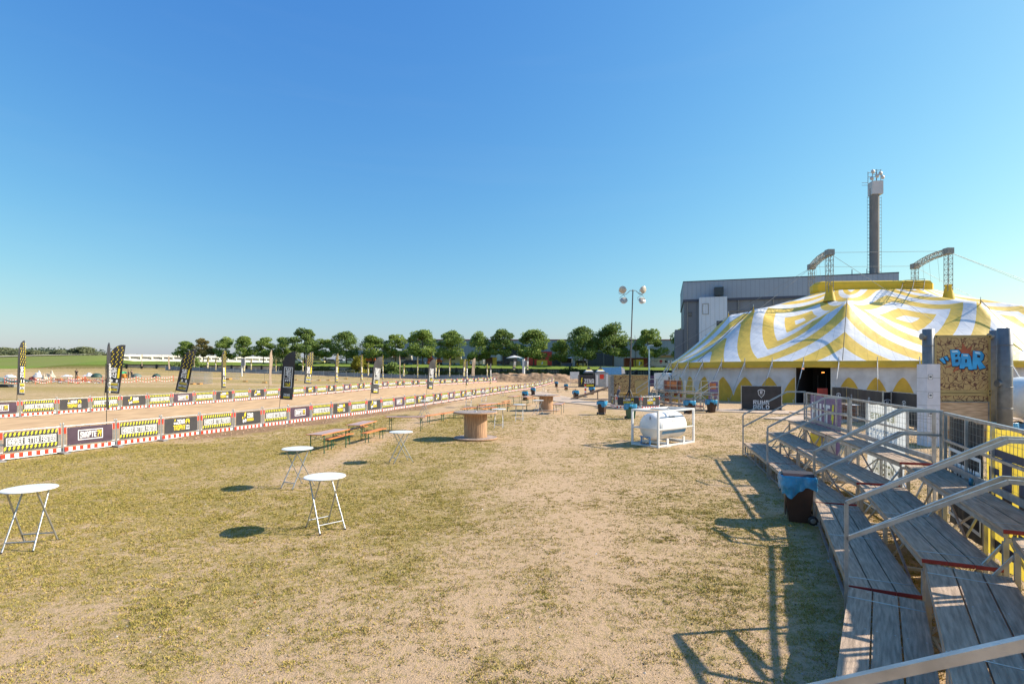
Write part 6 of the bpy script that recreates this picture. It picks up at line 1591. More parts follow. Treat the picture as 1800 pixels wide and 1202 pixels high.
# white arcaded wall on the left
t = thing('concrete_viaduct', 'long white concrete wall with rectangular recesses at the far left of the quay', 'viaduct', (0, 0, 0)); WC = mat('white concrete', (.66, .62, .56), .8, 0, .12, .5); RCS = mat('recess grey', (.30, .30, .32), .8)
mb = MB(); mr = MB(); A = dep(203, 634, 196); B = dep(478, 639, 262); n = 17
for i in range(n):
    xa = lerp(A.x, B.x, i / n); xb = lerp(A.x, B.x, (i + 1) / n); ya = lerp(196, 262, i / n); yb = lerp(196, 262, (i + 1) / n); pa = Vector((xa, ya, 0)); pb = Vector((xb, yb, 0)); dd = pb - pa; nn = Vector((dd.y, -dd.x, 0)).normalized()
    zt = CAMH - (lerp(624.5, 629.5, (i + .5) / n) - HOR) / FOC * (ya + yb) / 2; zl = CAMH - (lerp(631, 634, (i + .5) / n) - HOR) / FOC * (ya + yb) / 2
    mb.bar(pa + Vector((0, 0, zt)), pb + Vector((0, 0, zt)), 1.2, .8, WC); mb.bar(pa + Vector((0, 0, (zl + 3) / 2)), pb + Vector((0, 0, (zl + 3) / 2)), .7, zl - 3, WC)
    mb.bar(pa + dd * .06 + Vector((0, 0, zl)), pa + dd * .06 + Vector((0, 0, zt)), 1.1, .9, WC); mr.bar(pa - nn * .3 + Vector((0, 0, (zl + zt) / 2)), pb - nn * .3 + Vector((0, 0, (zl + zt) / 2)), .1, zt - zl, RCS)
mb.build('wall', t); mr.build('recess_panels', t)
t = thing('low_barrier_wall', 'low white wall with a red line on the quay right of the arcaded wall', 'wall', (0, 0, 0)); mb = MB(); A = dep(500, 638, 178); B = dep(622, 638, 178); mb.box(((A.x + B.x) / 2, 178, A.z + .2), (B.x - A.x, .3, .55), WC); mb.build('wall', t); mb = MB(); mb.box(((A.x + B.x) / 2, 177.83, A.z + .42), (B.x - A.x, .03, .1), RT); mb.build('red_line', t)

# ---------------------------------------------------------------- lamp mast and enclosure
pm = at(1106, 713); t = thing('lamp_mast', 'tall mobile lamp mast with four round floodlights', 'lamp mast', pm)
mb = MB(); tp = Vector((.35, 0, CAMH - (511 - HOR) / FOC * pm.y)); mb.tube((0, 0, .3), (.12, 0, 4.2), .085, BLK, 10); mb.tube((.12, 0, 4.2), tp, .055, mat('brown mast', (.10, .085, .08), .5, .3), 10); mb.build('mast', t)
for k in range(4):
    a = k * 1.57 + .5; mb = MB(); mb.tube((.03, 0, 1.6), (math.cos(a) * .95, math.sin(a) * .95, 0), .05, BLK, 6); mb.tube((0, 0, .5), (math.cos(a) * .7, math.sin(a) * .7, .3), .035, BLK, 6); mb.build('leg', t)
mb = MB()
for s in (-1, 1): mb.path([tp, tp + Vector((s * .25, 0, .02)), tp + Vector((s * .65, 0, -.35)), tp + Vector((s * .95, 0, -.35))], .03, STL, 6)
mb.tube(tp, tp + Vector((0, 0, .1)), .06, STL, 6); mb.build('cross_arm', t)
LG_ = mat('lamp glass', (.50, .47, .40), .25)
for s in (-1, 1):
    for q, (dz, tilt) in enumerate(((.08, 12), (-.92, -28))):
        c = tp + Vector((s * (.98 if q == 0 else .88), -.05, dz)); M = Matrix.Translation(c) @ Matrix.Rotation(R(s * (25 if q == 0 else 12)), 4, 'Z') @ Matrix.Rotation(R(90 + tilt + (0 if q else 0)), 4, 'X')
        mb = MB(); mb.lathe([(.10, -.32), (.22, -.26), (.34, -.05), (.36, 0)], WHITEP, 20, M); fl = mb.build('floodlight', t); mb = MB(); mb.lathe([(.34, .002), (.33, .02), (.02, .03)], LG_, 20, M); mb.build('lens', fl)
        mb = MB(); mb.path([M @ Vector((-.38, 0, -.05)), M @ Vector((-.38, -.35 * (1 if q else -1) * -1, -.1)), tp + Vector((s * .9, 0, -.35))], .018, STL, 5); mb.path([M @ Vector((.38, 0, -.05)), tp + Vector((s * .9, 0, -.35))], .018, STL, 5); mb.build('yoke', t)
# yellow generator box
t = thing('generator_box', 'yellow wooden box at the foot of the lamp mast', 'box', pm + Vector((.2, .8, 0)), R(10)); OY = mat('ochre box', (.52, .30, .07), .6, 0, .15, 3)
mb = MB(); mb.prism([(-.9, 0), (.9, 0), (.9, .6), (.75, 1.15), (-.8, 1.2)], .9, OY, Matrix.Translation((0, .45, 0))); mb.build('body', t); mb = MB(); mb.box((.55, -.47, .8), (.3, .03, .2), GALV); mb.build('panel', t)
# enclosure of four barriers
def banner_part_swap(): pass
EN = [(Vector((9.15, 47.0)), Vector((11.05, 45.9)), 'barrier with black logo banner left of the green bin'), (Vector((11.1, 45.9)), Vector((13.0, 47.0)), 'barrier with black logo banner right of the green bin, tilted to the right'), (Vector((9.1, 49.2)), Vector((9.1, 47.05)), 'barrier on the left flank of the lamp mast enclosure'), (Vector((13.0, 47.1)), Vector((12.9, 49.2)), 'barrier on the right flank of the lamp mast enclosure'), (Vector((12.8, 49.3)), Vector((9.2, 49.3)), None)]
for a, b, lb in EN:
    if not lb: continue
    c = (a + b) / 2; d = b - a; dup(PROTO['trophy'], (c.x, c.y, 0), math.atan2(d.y, d.x), lb, (d.length / 2.0, 1, 1), 'barriers round the lamp mast')
# second thin light pole
pp = dep(1141, 690, 75); t = thing('light_pole', 'thin pale blue pole with a small lamp head before the right tree', 'light pole', (pp.x, 75, 0)); PB = mat('pale blue paint', (.35, .50, .56), .4, .2)
hh = dep(1141, 607, 75).z; mb = MB(); mb.tube((0, 0, 0), (0, 0, hh), .13, PB, 10, .09); mb.build('pole', t); mb = MB(); mb.box((.25, 0, hh), (.7, .3, .14), WHITEP); mb.box((-.1, 0, hh - .3), (.3, .3, .5), PB); mb.build('lamp_head', t)
# loudspeaker post etc
for x, ytop, ybot, Y, lb in ((425, 629, 658, 126, 'white post with grey box between the far flags'), (920.5, 631, 664, 126, 'tall white pillar rising behind the earth mound')):
    a = dep(x, ybot, Y); b = dep(x, ytop, Y); t = thing('signal_post', lb, 'post', (a.x, Y, min(a.z, terrain(a.x, Y)))); z0 = t.location.z; mb = MB(); mb.tube((0, 0, 0), (0, 0, b.z - z0), .16 if x < 800 else .32, WHITEP, 12); mb.build('post', t); mb = MB(); mb.box((.45, -.1, b.z - z0 - 1.0), (.8, .4, 1.8) if x < 800 else (.5, .4, 1.2), RCS); mb.build('box', t)
# red tower crane tip and blue ride wheel above the trees
pc = dep(1079, 576, 215); t = thing('fairground_wheel', 'blue and orange round ride structure peeping over the tallest tree', 'ride', (pc.x, 215, 5)); hz_ = dep(1079, 576, 215).z - 5
mb = MB(); BB2 = mat('ride blue', (.05, .22, .50), .4); ORR = mat('ride orange', (.65, .25, .04), .5)
for k in range(18):
    a = 2 * math.pi * k / 18; b = 2 * math.pi * (k + 1) / 18
    for y in (-.8, .8): mb.tube((math.cos(a) * 1.5, y, hz_ + math.sin(a) * 1.4), (math.cos(b) * 1.5, y, hz_ + math.sin(b) * 1.4), .12, BB2, 6)
    mb.tube((0, 0, hz_), (math.cos(a) * 1.5, 0, hz_ + math.sin(a) * 1.4), .05, ORR if k % 2 else WHITEP, 5)
mb.build('wheel', t); mb = MB(); mb.lathe([(.5, 0), (.3, hz_ - .2)], BB2, 10); mb.build('support', t); mb = MB(); mb.path([(1.8, 0, hz_ + 1.6), (2.8, 0, hz_ + .8), (3.1, 0, hz_ - .6)], .15, BB2, 6); mb.build('arm', t)
pc = dep(1108, 597, 200); t = thing('pylon', 'short red and white lattice pylon behind the hall next to the lamp mast', 'pylon', (pc.x, 232, 5)); z1 = dep(1108, 583, 232).z - 5
mb = MB()
for s in (-1, 1): mb.tube((s * 1.0, 0, 0), (s * .25, 0, z1), .14, REDP, 5)
for k in range(9): mb.tube((-1.0 + .083 * k, 0, z1 * k / 9), (1.0 - .083 * (k + 1), 0, z1 * (k + 1) / 9), .1, WHT if k % 2 else REDP, 4)
mb.build('lattice', t)
mb = MB(); a = dep(1117, 640, 160); b = dep(1116, 589, 160); mb.tube((a.x, 160, a.z - .5), b, .14, BLK, 8, .04); mb.tube((a.x + .5, 160, a.z - .5), (b.x + .3, 160, b.z - .8), .06, BLK, 6, .03); tag(mb.build('dark_mast'), 'thin dark mast between lamp mast and right tree', 'mast')

# painted shed, ramp, booths
sa = at(1073, 706); sb = at(1135, 706); t = thing('painted_shed', 'tan shed with brown squiggle paint beside the walking man', 'shed', ((sa.x + sb.x) / 2, 56, 0), 0)
W2 = (dep(1135, 0, 56).x - dep(1075, 0, 56).x); hh = dep(0, 660.5, 56).z; mb = MB(); mb.box((0, .6, hh / 2), (W2, 1.15, hh), GIR); mb.build('painted_wall', t)
mb = MB(); mb.box((0, .6, hh + .04), (W2 + .12, 1.3, .08), TAN); mb.build('roof', t); mb = MB(); mb.box((-W2 / 2 - .22, .5, hh / 2), (.36, 1.3, hh), STL); mb.build('side_frame', t); mb = MB(); rect(mb, .4, W2 / 2 - .1, .1, hh - .5, TAN, .02, .06); mb.build('door', t)
t = thing('plank_ramp', 'leaning wooden beams on trestles left of the painted shed', 'ramp', at(1040, 702)); DW = mat('dark timber', (.17, .12, .085), .8, 0, .25, 3)
for k, (dx, w_) in enumerate(((0, .25), (.7, .2))): mb = MB(); mb.bar((-2.4 + dx, -.3 + k, .1), (2.6 + dx, 1.4 + k, 1.55), w_, .12, DW); mb.build('beam', t)
mb = MB(); mb.bar((.5, 0, 1.05), (2.9, 0, 1.05), .15, .1, DW); 
for x in (.7, 2.6): mb.bar((x, 0, 0), (x, 0, 1.0), .1, .1, DW)
mb.build('trestle', t); mb = MB(); mb.bar((-2.6, -.8, .06), (3.2, -.8, .06), .3, .12, STL); mb.build('base_beam', t)
t = thing('striped_post', 'red and white striped marker post with blue tray beside the ramp', 'marker post', at(1029, 698)); mb = MB()
for k in range(6): mb.box((0, 0, .15 + k * .27), (.22, .12, .27), REDP if k % 2 else WHT)
mb.build('post', t); mb = MB(); mb.box((0, 0, .03), (.5, .4, .06), BLK); mb.build('base', t)
# logo booth with two pagoda tops
pb = dep(1037, 677, 105); z0 = terrain(pb.x, 105); t = thing('tent_booth', 'black booth tent with white and yellow logo and striped pointed roofs', 'booth tent', (pb.x, 105, z0)); w1 = 2.7
mb = MB(); mb.box((-.6, 1, 1.2), (2.9, 2.4, 2.4), BLACKF); mb.build('front', t); mb = MB(); rect(mb, -1.2, .7, .15, .5, YEL, -.22, .02); text(mb, 'ZENA', -.2, 1.15, 1.9, .9, WHT, -.25, .05); bolt(mb, -1.65, 1.1, .4, 1.5, YEL, -.22); mb.build('logo_print', t)
mb = MB(); mb.box((2.3, 1, 1.4), (2.6, 2.3, 2.8), mat('grey booth wall', (.35, .37, .38), .6)); rect(mb, 1.2, 1.6, .4, 2.4, WHT, -.17, .01); rect(mb, 3.1, 3.5, .4, 2.5, WHT, -.17, .01); rect(mb, 1.9, 2.7, 1.6, 2.5, REDP, -.17, .01); mb.build('side_booth', t)
for x in (-.1, 2.2):
    for k, (m_, s0, s1, za, zb_) in enumerate(((BLACKF, 1.5, 1.1, 2.6, 2.95), (WHT, 1.1, .8, 2.95, 3.2), (YEL, .8, .6, 3.2, 3.35), (BLACKF, .6, .12, 3.35, 3.9))):
        mb = MB(); mb.lathe([(s0, za), (s1, zb_)], m_, 4, Matrix.Translation((x, 1, .1)) @ Matrix.Rotation(R(45), 4, 'Z'), False); mb.build('roof_band', t)
t = thing('covered_truck', 'long blue covered trailer roof behind the booth tent', 'trailer', (dep(1070, 660, 118).x, 118, terrain(18, 118))); mb = MB(); mb.prism([(-2.2, 1.9), (2.5, 1.9), (2.9, 2.3), (2.8, 3.2), (2.3, 3.55), (-1.8, 3.5), (-2.2, 3.1)], 2.4, AWL, Matrix.Translation((0, 1.2, 0))); mb.build('cover', t); mb = MB(); mb.prism([(2.6, 2.0), (3.4, 2.1), (3.2, 3.2), (2.5, 3.6)], 2.5, WHITEP, Matrix.Translation((0, 1.25, 0))); mb.build('front_cap', t); mb = MB(); mb.box((0, 0, 1.2), (5, 2.2, 1.3), RCS); mb.build('bed', t); wheels(t, (-1.5, 1.6), 2.4, .45)
t = thing('white_board', 'white board on legs left of the booth tent', 'board', (dep(1010, 670, 112).x, 112, terrain(12, 112))); mb = MB(); mb.box((0, 0, 2.0), (1.9, .1, 1.5), WHITEP); mb.build('panel', t); mb = MB(); [mb.tube((s, 0, 0), (s, 0, 1.3), .04, GALV, 5) for s in (-.8, .8)]; mb.build('legs', t)
# grey and white hoarding between booth and tent
t = thing('site_hoarding', 'pale site hoarding with posters between booth tent and big top', 'hoarding', (0, 92, 0)); A = dep(1066, 680, 92); B = dep(1180, 680, 92); n = 12
for k in range(n):
    x = lerp(A.x, B.x, k / n); wd = (B.x - A.x) / n; m_ = (WHITEP, MATS['grey booth wall'], PURB, WHITEP, RCS, WHITEP)[k % 6]; mb = MB(); mb.box((x + wd / 2, 0, 1.6), (wd - .06, .06, 1.9), m_); mb.tube((x, .05, 0), (x, .05, 2.6), .03, GALV, 5); mb.build('panel', t)
# white lorry beside the tent
t = vehicle('van', 1179, 80, (.72, .74, .76), 'white high-roofed van parked against the left end of the big top', -80, s=1.15); t['group'] = 'white vehicles at the tent'

# ---------------------------------------------------------------- left field: fence stack, camping mess, tape
def heras(a, b, h, t, mb_, mesh=True):
    mb_.tube((a.x, a.y, a.z), (a.x, a.y, a.z + h), .022, GALV, 5); mb_.tube((b.x, b.y, b.z), (b.x, b.y, b.z + h), .022, GALV, 5); mb_.tube((a.x, a.y, a.z + h), (b.x, b.y, b.z + h), .022, GALV, 5); mb_.tube((a.x, a.y, a.z + .1), (b.x, b.y, b.z + .1), .022, GALV, 5)
    if mesh:
        n = 12
        for i in range(1, n): p = a.lerp(b, i / n); mb_.tube((p.x, p.y, p.z + .1), (p.x, p.y, p.z + h), .006, GALV, 3, caps=False)
t0 = thing('fence_stack', 'tight stack of grey mesh fence panels standing on the far field', 'fence stack', (0, 0, 0)); a = ground(326, 675); b = ground(361, 675); z = a.z
for k in range(9): mb = MB(); d = Vector((.05 * k - .2, .22 * k, 0)); heras(a + d, b + d, 2.0, None, mb); [mb.tube((a + d).lerp(b + d, .02) + Vector((0, 0, z2)), (a + d).lerp(b + d, .98) + Vector((0, 0, z2)), .012, GALV, 3) for z2 in (.5, .9, 1.3, 1.7)]; mb.build('panel', t0)
mb = MB(); [mb.box((a.lerp(b, u).x, a.y - .2, z + .07), (.5, .9, .14), mat('orange foot', (.55, .25, .05), .7)) for u in (.1, .5, .9)]; mb.build('feet', t0)
t0 = thing('fence_stack', 'smaller group of leaning fence panels right of the narrow bolt flag', 'fence stack', (0, 0, 0)); a = ground(394, 667); b = ground(415, 667)
for k in range(4): mb = MB(); d = Vector((.1 * k, .3 * k, 0)); heras(a + d, b + d, 2.0, None, mb); mb.build('panel', t0)
mb = MB(); [mb.box((a.lerp(b, u).x + .3, a.y - .6, a.z + .15), (.8, 1.2, .25), MATS['orange foot']) for u in (.2, .5)]; mb.build('feet', t0)
mbp = None; pts = [(431, 671), (465, 673), (497, 671), (520, 668), (545, 670), (560, 669), (577, 669), (592, 667), (608, 666), (623, 664)]
P_ = [ground(x, y) for x, y in pts]
for i in range(len(P_) - 1):
    mb = MB(); t = thing('mesh_fence', 'open mesh fence panel across the far field, %s from the left' % ordw(i + 1), 'fence', (0, 0, 0), group='open mesh fence on the far field'); heras(P_[i], P_[i + 1], 2.0, None, mb); mb.build('panel', t); mb = MB(); mb.box((P_[i].x, P_[i].y, P_[i].z + .09), (.7, .5, .17), MATS['orange foot']); mb.build('foot', t)
# red and white tape
mb = MB(); rs = random.Random(2); TP_ = [(8, 676), (40, 675), (62, 676), (90, 674), (120, 675), (150, 673), (180, 674), (205, 674), (240, 673), (275, 672), (305, 671)]
STR = []
for lvl in (1.0, .55):
    mb = MB(); STR.append(mb)
    for i in range(len(TP_) - 1):
        a = ground(*TP_[i]) + Vector((0, 0, lvl)); b = ground(*TP_[i + 1]) + Vector((0, 0, lvl - .15 * (lvl < .6))); n = 14
        for k in range(n):
            p = a.lerp(b, k / n); q = a.lerp(b, (k + 1) / n); s1 = .35 * math.sin(math.pi * k / n); s2 = .35 * math.sin(math.pi * (k + 1) / n); mb.raw([(p.x, p.y, p.z - s1), (q.x, q.y, q.z - s2), (q.x, q.y, q.z - s2 + .075), (p.x, p.y, p.z - s1 + .075)], [(0, 1, 2, 3)], REDP if k % 2 else WHT)
tp_ = thing('barrier_tape', 'red and white barrier tape sagging between stakes round the camping mess', 'barrier tape', (0, 0, 0)); [m_.build('tape', tp_) for m_ in STR]
for x, y in TP_: p = ground(x, y); mb = MB(); mb.tube(p, p + Vector((0, 0, 1.15)), .025, REDP, 5); mb.build('stake', tp_)
def dome(x, y, r_, h, m, lab, rz=0):
    p = ground(x, y); t = thing('dome_tent', lab, 'dome tent', p, R(rz), 'dome tents on the far field'); mb = MB(); mb.lathe([(r_, 0), (r_ * .95, h * .35), (r_ * .72, h * .7), (r_ * .38, h * .92), (.02, h)], m, 14); mb.build('canopy', t); mb = MB(); mb.prism([(-.3, .03), (.3, .03), (.0, h * .7)], .04, BLK, Matrix.Translation((0, -r_ * .86, 0))); mb.build('door_flap', t)
DG1 = mat('dark green tent cloth', (.03, .075, .06), .6); DG2 = mat('grey green tent cloth', (.13, .17, .15), .6)
dome(170, 663, 1.0, .85, DG1, 'dark green dome tent left of the bolt flags'); dome(240, 663, .95, .8, DG2, 'grey green dome tent right of the two people'); dome(275, 663, .8, .75, DG1, 'dark dome tent farther right on the field')
def crumple(x, y, wd, h, m, lab, seed, nm='tarpaulin', cat='tarpaulin'):
    wd *= .72; h *= .62; p = ground(x, y); mb = MB(); n = 12; V = []; F = []; rs = random.Random(seed)
    for j in range(n + 1):
        for i in range(n + 1):
            u, v = i / n * 2 - 1, j / n * 2 - 1; e = max(0, 1 - (u * u + v * v) ** 1.2); hz2 = h * e * (.55 + 1.1 * max(-.3, noise.noise(Vector((u * 2 + seed, v * 2, seed))))) + .10 * abs(noise.noise(Vector((u * 6, v * 6 + seed, 1)))) * e
            V.append((p.x + u * wd / 2 * (1 + .15 * noise.noise(Vector((v * 2, seed, 0)))), p.y + v * wd * .3, p.z + max(.01, hz2)))
    for j in range(n):
        for i in range(n): F.append((j * (n + 1) + i, j * (n + 1) + i + 1, (j + 1) * (n + 1) + i + 1, (j + 1) * (n + 1) + i))
    mb.raw(V, F, m); tag(mb.build(nm), lab, cat, 'crumpled tarps and litter on the far field')
ORG = mat('orange brown cloth', (.50, .18, .06), .6); TEAL = mat('dull teal cloth', (.10, .16, .15), .6); CRM = mat('cream cloth', (.60, .50, .38), .7)
CR = [(17, 663, 3.2, 1.1, WHT, 'white tarp heap left of the leftmost bolt flag'), (66, 663, 2.6, 2.2, WHT, 'tall white crumpled sheet right of the leftmost flag'), (78, 666, 1.6, 1.9, CRM, 'cream twisted sheet standing among the litter'), (88, 663, 2.8, 1.9, CRM, 'cream and orange heap left of the standing man'), (118, 662, 3.4, .8, WHT, 'flat white tarp just left of the standing man'), (157, 661, 3.4, 1.2, WHT, 'white tarp heap left of the dark green tent'), (8, 671, 5.0, 1.4, TEAL, 'dull teal collapsed tent at the left edge'), (28, 672, 4.6, .8, DG2, 'grey green collapsed tent behind the tape'), (42, 670, 4.0, .8, DG1, 'dark collapsed tent right of the leftmost flag'), (57, 669, 2.4, 1.2, mat('dark red cloth', (.16, .03, .03), .6), 'dark red collapsed tent in the litter'), (105, 669, 3.4, .8, ORG, 'rust coloured cloth heap behind the tape'), (142, 668, 4.2, 1.1, ORG, 'long rust coloured heap right of the standing man'), (125, 670, 4.0, .5, mat('pinkish cloth', (.40, .20, .20), .6), 'pinkish flat cloth in front of the standing man'), (152, 670, 2.4, .8, ORG, 'small rust heap left of the bolt flags'), (194, 662, 2.0, 1.9, WHT, 'white bundle behind the edge-on flag')]
for i, (x, y, wd, h, m, lb) in enumerate(CR): crumple(x, y, wd, h, m, lb, i + 3)
for i in range(26):
    pass
mb = MB(); rs = random.Random(33)
for i in range(240):
    x = rs.uniform(-10, 215); y = rs.uniform(667, 674.5); p = ground(x, y); s = rs.uniform(.12, .42); m_ = rs.choice([WHT, REDP, ORG, DG1, CRM, BLK, TEAL, BLUEBAG, WHT, CRM]); a = rs.uniform(0, 6)
    mb.raw([p + Vector((math.cos(a + k) * s * (1, .8, 1.1, .7)[j], math.sin(a + k) * s, rs.uniform(.02, .25))) for j, k in enumerate((0, 1.5, 3.1, 4.6))], [(0, 1, 2, 3)], m_)
tag(mb.build('litter'), 'scattered litter and cloth scraps behind the red and white tape', 'litter', kind='stuff')
# dark panels at the left edge, green lidded orange box
t = thing('dark_board', 'black slanting board lying on the field at the left edge', 'board', ground(9, 680), R(5)); mb = MB(); mb.prism([(-1.4, 0), (1.4, 0), (1.25, .35), (-1.1, .45)], 1.2, BLK); mb.build('panel', t); mb = MB(); mb.box((1.6, -.4, .15), (.3, .6, .3), GALV); mb.build('weight', t)
t = thing('crate_bin', 'orange box with a green lid left of the two people', 'box', ground(212, 665)); mb = MB(); mb.box((0, 0, .5), (1.9, 1.2, .7), mat('orange crate', (.62, .20, .03), .5)); mb.build('body', t); mb = MB(); mb.prism([(-1.4, .96), (.8, .96), (.5, 1.35), (-.9, 1.4)], 1.5, mat('bright green lid', (.03, .30, .12), .5), Matrix.Translation((0, .75, 0))); mb.build('lid', t)

# ---------------------------------------------------------------- people
SKIN = mat('skin', (.45, .27, .20), .6)
def skin(name, pts, edges, rad, m, parent, sub=2):
    me = bpy.data.meshes.new(name); me.from_pydata(pts, edges, []); o = bpy.data.objects.new(name, me); COL.objects.link(o)
    md = o.modifiers.new('s', 'SKIN'); 
    for i, r_ in enumerate(rad): sv = me.skin_vertices[0].data[i] if me.skin_vertices else None
    if not me.skin_vertices:
        bpy.context.view_layer.objects.active = o
        with bpy.context.temp_override(object=o, active_object=o): bpy.ops.mesh.customdata_skin_add()
    for i, r_ in enumerate(rad): me.skin_vertices[0].data[i].radius = (r_, r_)
    me.skin_vertices[0].data[0].use_root = True
    o.modifiers.new('u', 'SUBSURF').levels = sub; o.modifiers['u'].render_levels = sub
    dg = bpy.context.evaluated_depsgraph_get(); dg.update(); nm = bpy.data.meshes.new_from_object(o.evaluated_get(dg)); nm.name = name
    bpy.data.objects.remove(o); o = bpy.data.objects.new(name, nm); COL.objects.link(o); nm.materials.clear(); nm.materials.append(m); nm.polygons.foreach_set('use_smooth', [True] * len(nm.polygons)); o.parent = parent; return o
def person(loc, rz, lab, top, legs, hair, pose='stand', gr=None, bald=False):
    """faces +x; 1.78 m"""
    t = thing('person', lab, 'person', loc, rz, gr)
    if pose == 'walk': hipL, kneeL, ankL, toeL = (0, .09, .93), (.20, .10, .52), (.30, .10, .09), (.50, .11, .05); hipR, kneeR, ankR, toeR = (0, -.09, .93), (-.06, -.10, .50), (-.36, -.10, .14), (-.22, -.11, .03)
    else: hipL, kneeL, ankL, toeL = (0, .09, .93), (.03, .11, .50), (0, .12, .08), (.20, .14, .04); hipR, kneeR, ankR, toeR = (0, -.09, .93), (.02, -.12, .50), (-.02, -.14, .08), (.18, -.16, .04)
    lean = .10 if pose == 'walk' else .02
    neck = (lean * 1.1, 0, 1.50); head = (lean * 1.4 + .02, 0, 1.66); chest = (lean * .8, 0, 1.32); waist = (lean * .3, 0, 1.08)
    shL, shR = (lean, .19, 1.42), (lean, -.19, 1.42)
    if pose == 'walk': elL, wrL, haL = (lean + .06, .25, 1.15), (lean + .26, .22, 1.02), (lean + .34, .21, .99); elR, wrR, haR = (lean + .02, -.26, 1.14), (lean + .22, -.24, .98), (lean + .30, -.23, .95)
    else: elL, wrL, haL = (lean - .02, .26, 1.14), (lean + .14, .24, .94), (lean + .18, .23, .86); elR, wrR, haR = (lean + .08, -.26, 1.16), (lean + .26, -.16, 1.22), (lean + .32, -.12, 1.25)
    P = [(0, 0, .97), waist, chest, neck, head, (head[0] + .01, 0, 1.74), hipL, kneeL, ankL, toeL, hipR, kneeR, ankR, toeR, shL, elL, wrL, haL, shR, elR, wrR, haR]
    E = [(0, 1), (1, 2), (2, 3), (3, 4), (4, 5), (0, 6), (6, 7), (7, 8), (8, 9), (0, 10), (10, 11), (11, 12), (12, 13), (2, 14), (14, 15), (15, 16), (16, 17), (2, 18), (18, 19), (19, 20), (20, 21)]
    Rr = [.125, .12, .135, .055, .095, .075, .085, .058, .038, .035, .085, .058, .038, .035, .058, .042, .028, .026, .058, .042, .028, .026]
    n0 = len(P)
    for hh_, wr_, idx, sgn in ((haL, wrL, 17, 1), (haR, wrR, 21, -1)):
        d = (Vector(hh_) - Vector(wr_)).normalized()
        for k, off_ in enumerate((-.027, -.009, .009, .027)):
            a = Vector(hh_) + Vector((0, off_, 0)) + d * .03; b = a + d * (.045, .055, .05, .038)[k] + Vector((0, 0, -.012)); P += [tuple(a), tuple(b)]; E += [(idx, len(P) - 2), (len(P) - 2, len(P) - 1)]; Rr += [.010, .008]
        a = Vector(wr_) + d * .035 + Vector((.01, -.035 * sgn, .01)); b = a + d * .035; P += [tuple(a), tuple(b)]; E += [(idx - 1, len(P) - 2), (len(P) - 2, len(P) - 1)]; Rr += [.011, .009]
    skin('body', P, E, Rr, SKIN, t)
    skin('trousers', [(0, 0, .98), (lean * .2, 0, 1.06), hipL, kneeL, (ankL[0], ankL[1], ankL[2] + .06), hipR, kneeR, (ankR[0], ankR[1], ankR[2] + .06)], [(0, 1), (0, 2), (2, 3), (3, 4), (0, 5), (5, 6), (6, 7)], [.15, .14, .108, .078, .066, .108, .078, .066], legs, t)
    skin('shirt', [waist, (0, 0, 1.0), chest, (lean, 0, 1.44), shL, tuple(Vector(shL).lerp(Vector(elL), .8)), shR, tuple(Vector(shR).lerp(Vector(elR), .8))], [(0, 1), (0, 2), (2, 3), (2, 4), (4, 5), (2, 6), (6, 7)], [.148, .15, .16, .075, .085, .066, .085, .066], top, t)
    for a, b in ((ankL, toeL), (ankR, toeR)): skin('shoe', [(a[0] - .03, a[1], a[2] - .03), (b[0] - .04, b[1], b[2] + .0), (b[0] + .03, b[1], b[2] - .005)], [(0, 1), (1, 2)], [.052, .046, .032], BLK, t, 1)
    mb = MB(); hx, hz2 = head[0], head[2]; M = Matrix.Translation((hx - .012, 0, hz2 + .025)); n = 14; prof = [(.112 * math.sin(R(a)), .118 * math.cos(R(a))) for a in ((100, 85, 65, 45, 25, 4) if not bald else (60, 45, 30, 15, 4))]
    mb.lathe(prof[::-1] if False else prof, hair, n, M); mb.build('hair', t)
    mb = MB()
    mb.raw([(hx + .085, -.012, hz2 + .0), (hx + .085, .012, hz2), (hx + .115, 0, hz2 - .025), (hx + .088, 0, hz2 + .03)], [(0, 2, 3), (2, 1, 3), (0, 1, 2)], SKIN)
    for s in (-1, 1): mb.box((hx + .0, s * .098, hz2), (.03, .02, .055), SKIN)
    mb.build('face', t)
    mb = MB(); [mb.box((hx + .093, s * .034, hz2 + .022), (.012, .022, .010), BLK) for s in (-1, 1)]; mb.box((hx + .095, 0, hz2 - .055), (.01, .045, .008), MATS['dark red cloth']); mb.build('features', t)
    return t
NAVYC = mat('grey blue shirt cloth', (.075, .09, .12), .8); JEAN = mat('blue jeans', (.06, .13, .22), .8); BLKC = mat('black clothes', (.018, .018, .02), .8); HAIRB = mat('brown hair', (.08, .05, .03), .7); HAIRG = mat('grey hair', (.3, .27, .24), .7)
pw = dep(1086, 700, 52.5); person((pw.x, 52.5, .02), R(8), 'man in grey blue shirt and jeans walking right in front of the painted shed', NAVYC, JEAN, HAIRG, 'walk', bald=True)
p = ground(134.5, 665); person(p, R(-60), 'man in black standing among the litter on the far field', BLKC, BLKC, HAIRB, 'stand')
p = ground(226, 665); person(p, R(200), 'person in black, left one of two behind the bolt flags', BLKC, BLKC, HAIRB, 'stand', 'people by the far tents')
p = ground(231.5, 665.5); person(p, R(160), 'person in dark clothes, right one of two behind the bolt flags', BLKC, mat('dark jeans', (.03, .04, .06), .8), HAIRB, 'stand', 'people by the far tents')
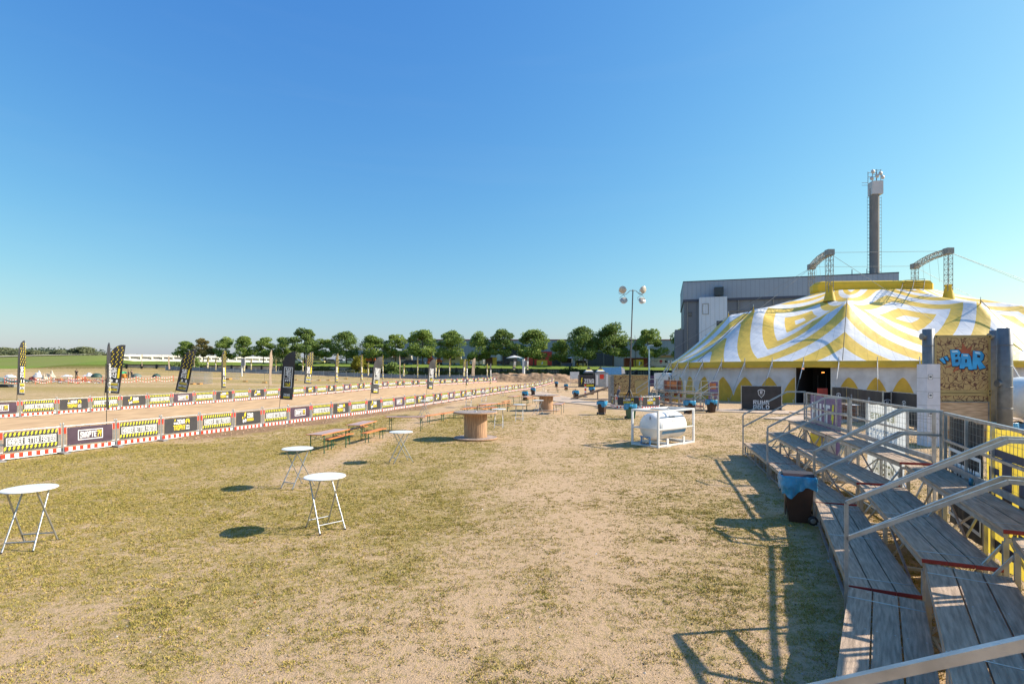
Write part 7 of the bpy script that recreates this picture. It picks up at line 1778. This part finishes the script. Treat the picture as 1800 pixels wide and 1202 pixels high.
# small stones, leaves and paper bits lying on the near meadow
mb = MB(); rs = random.Random(77); BITS = [mat('pale stone', (.45, .40, .34), .8), mat('dry leaf', (.42, .16, .04), .7), mat('dark crumb', (.10, .07, .05), .9), WHT]
for i in range(900):
    Y = 4.5 + 26 * rs.random() ** 1.6; X = rs.uniform(-1, 1) * Y
    if X < xline(NEAR, Y) + .3 or X > 12: continue
    s = rs.uniform(.006, .018) * (1 + Y * .03); z = terrain(X, Y) + nf(X, Y, .5, 1.0, 2) * .025 + .002; m_ = BITS[rs.choice([0, 0, 0, 2, 2, 2, 1, 3] if i % 6 == 0 else [0, 2, 2])]; a0 = rs.uniform(0, 6)
    vs = [Vector((X + math.cos(a0 + k * 1.57) * s * rs.uniform(.6, 1.3), Y + math.sin(a0 + k * 1.57) * s, z)) for k in range(4)] + [Vector((X, Y, z + s * .8))]
    mb.raw(vs, [(k, (k + 1) % 4, 4) for k in range(4)], m_)
tag(mb.build('pebbles'), 'small stones, dry leaves and crumbs strewn over the meadow', 'pebbles', kind='stuff')
# things seen through the wire net behind the near grandstand
p = at(1499, 741); dup(bt0, p, R(60), 'white bar table seen through the wire net left of the white banner', None, 'white topped folding bar tables on the meadow')
p = at(1481, 738); t = thing('wooden_counter', 'red brown wooden counter seen between purple and white banner', 'counter', p, R(-10)); RW = mat('red brown wood', (.30, .07, .03), .6, 0, .2, 3)
mb = MB(); mb.box((0, 0, .55), (1.5, .6, 1.0), RW); mb.build('body', t); mb = MB(); mb.box((0, 0, 1.08), (1.65, .75, .06), DECK); mb.build('counter_top', t); mb = MB(); [mb.box((0, -.305, z), (1.48, .02, .03), BLK) for z in (.3, .55, .8)]; mb.build('slat_gaps', t)
p = at(1606, 745); dup(bp['b'], p, R(0), 'brown bin with blue bag seen through the net right of the white banner', None, 'wheelie bins with blue bags')
p = dep(1409, 690, 44.5); t = thing('red_panel', 'red standing panel at the right foot of the tent entrance', 'panel', (p.x, 41.5, 0)); mb = MB(); mb.box((0, 0, 1.0), (.75, .08, 1.9), mat('signal red', (.60, .06, .03), .5)); mb.build('panel', t); mb = MB(); mb.box((0, 0, .03), (.8, .5, .06), GALV); mb.build('foot', t)
# gravel road climbing the far hill
mb = MB(); V = []; F = []; P0 = [(-215, 176), (-190, 190), (-172, 201), (-158, 208), (-146, 214)]; q_, tot = walk_line(P0, 1); n = 60
for i in range(n + 1):
    c = q_(tot * i / n); wd = lerp(1.6, 3.0, i / n)
    for s in (-1, 0, 1): V.append((c.x, c.y + s * wd, terrain(c.x, c.y + s * wd) + .35))
for i in range(n):
    for j in (0, 1): F.append((3 * i + j, 3 * i + 3 + j, 3 * i + 4 + j, 3 * i + 1 + j))
mb.raw(V, [f for f in F], mat('pale gravel', (.42, .36, .29), .95), True); o = mb.build('hill_path'); o['kind'] = 'structure'
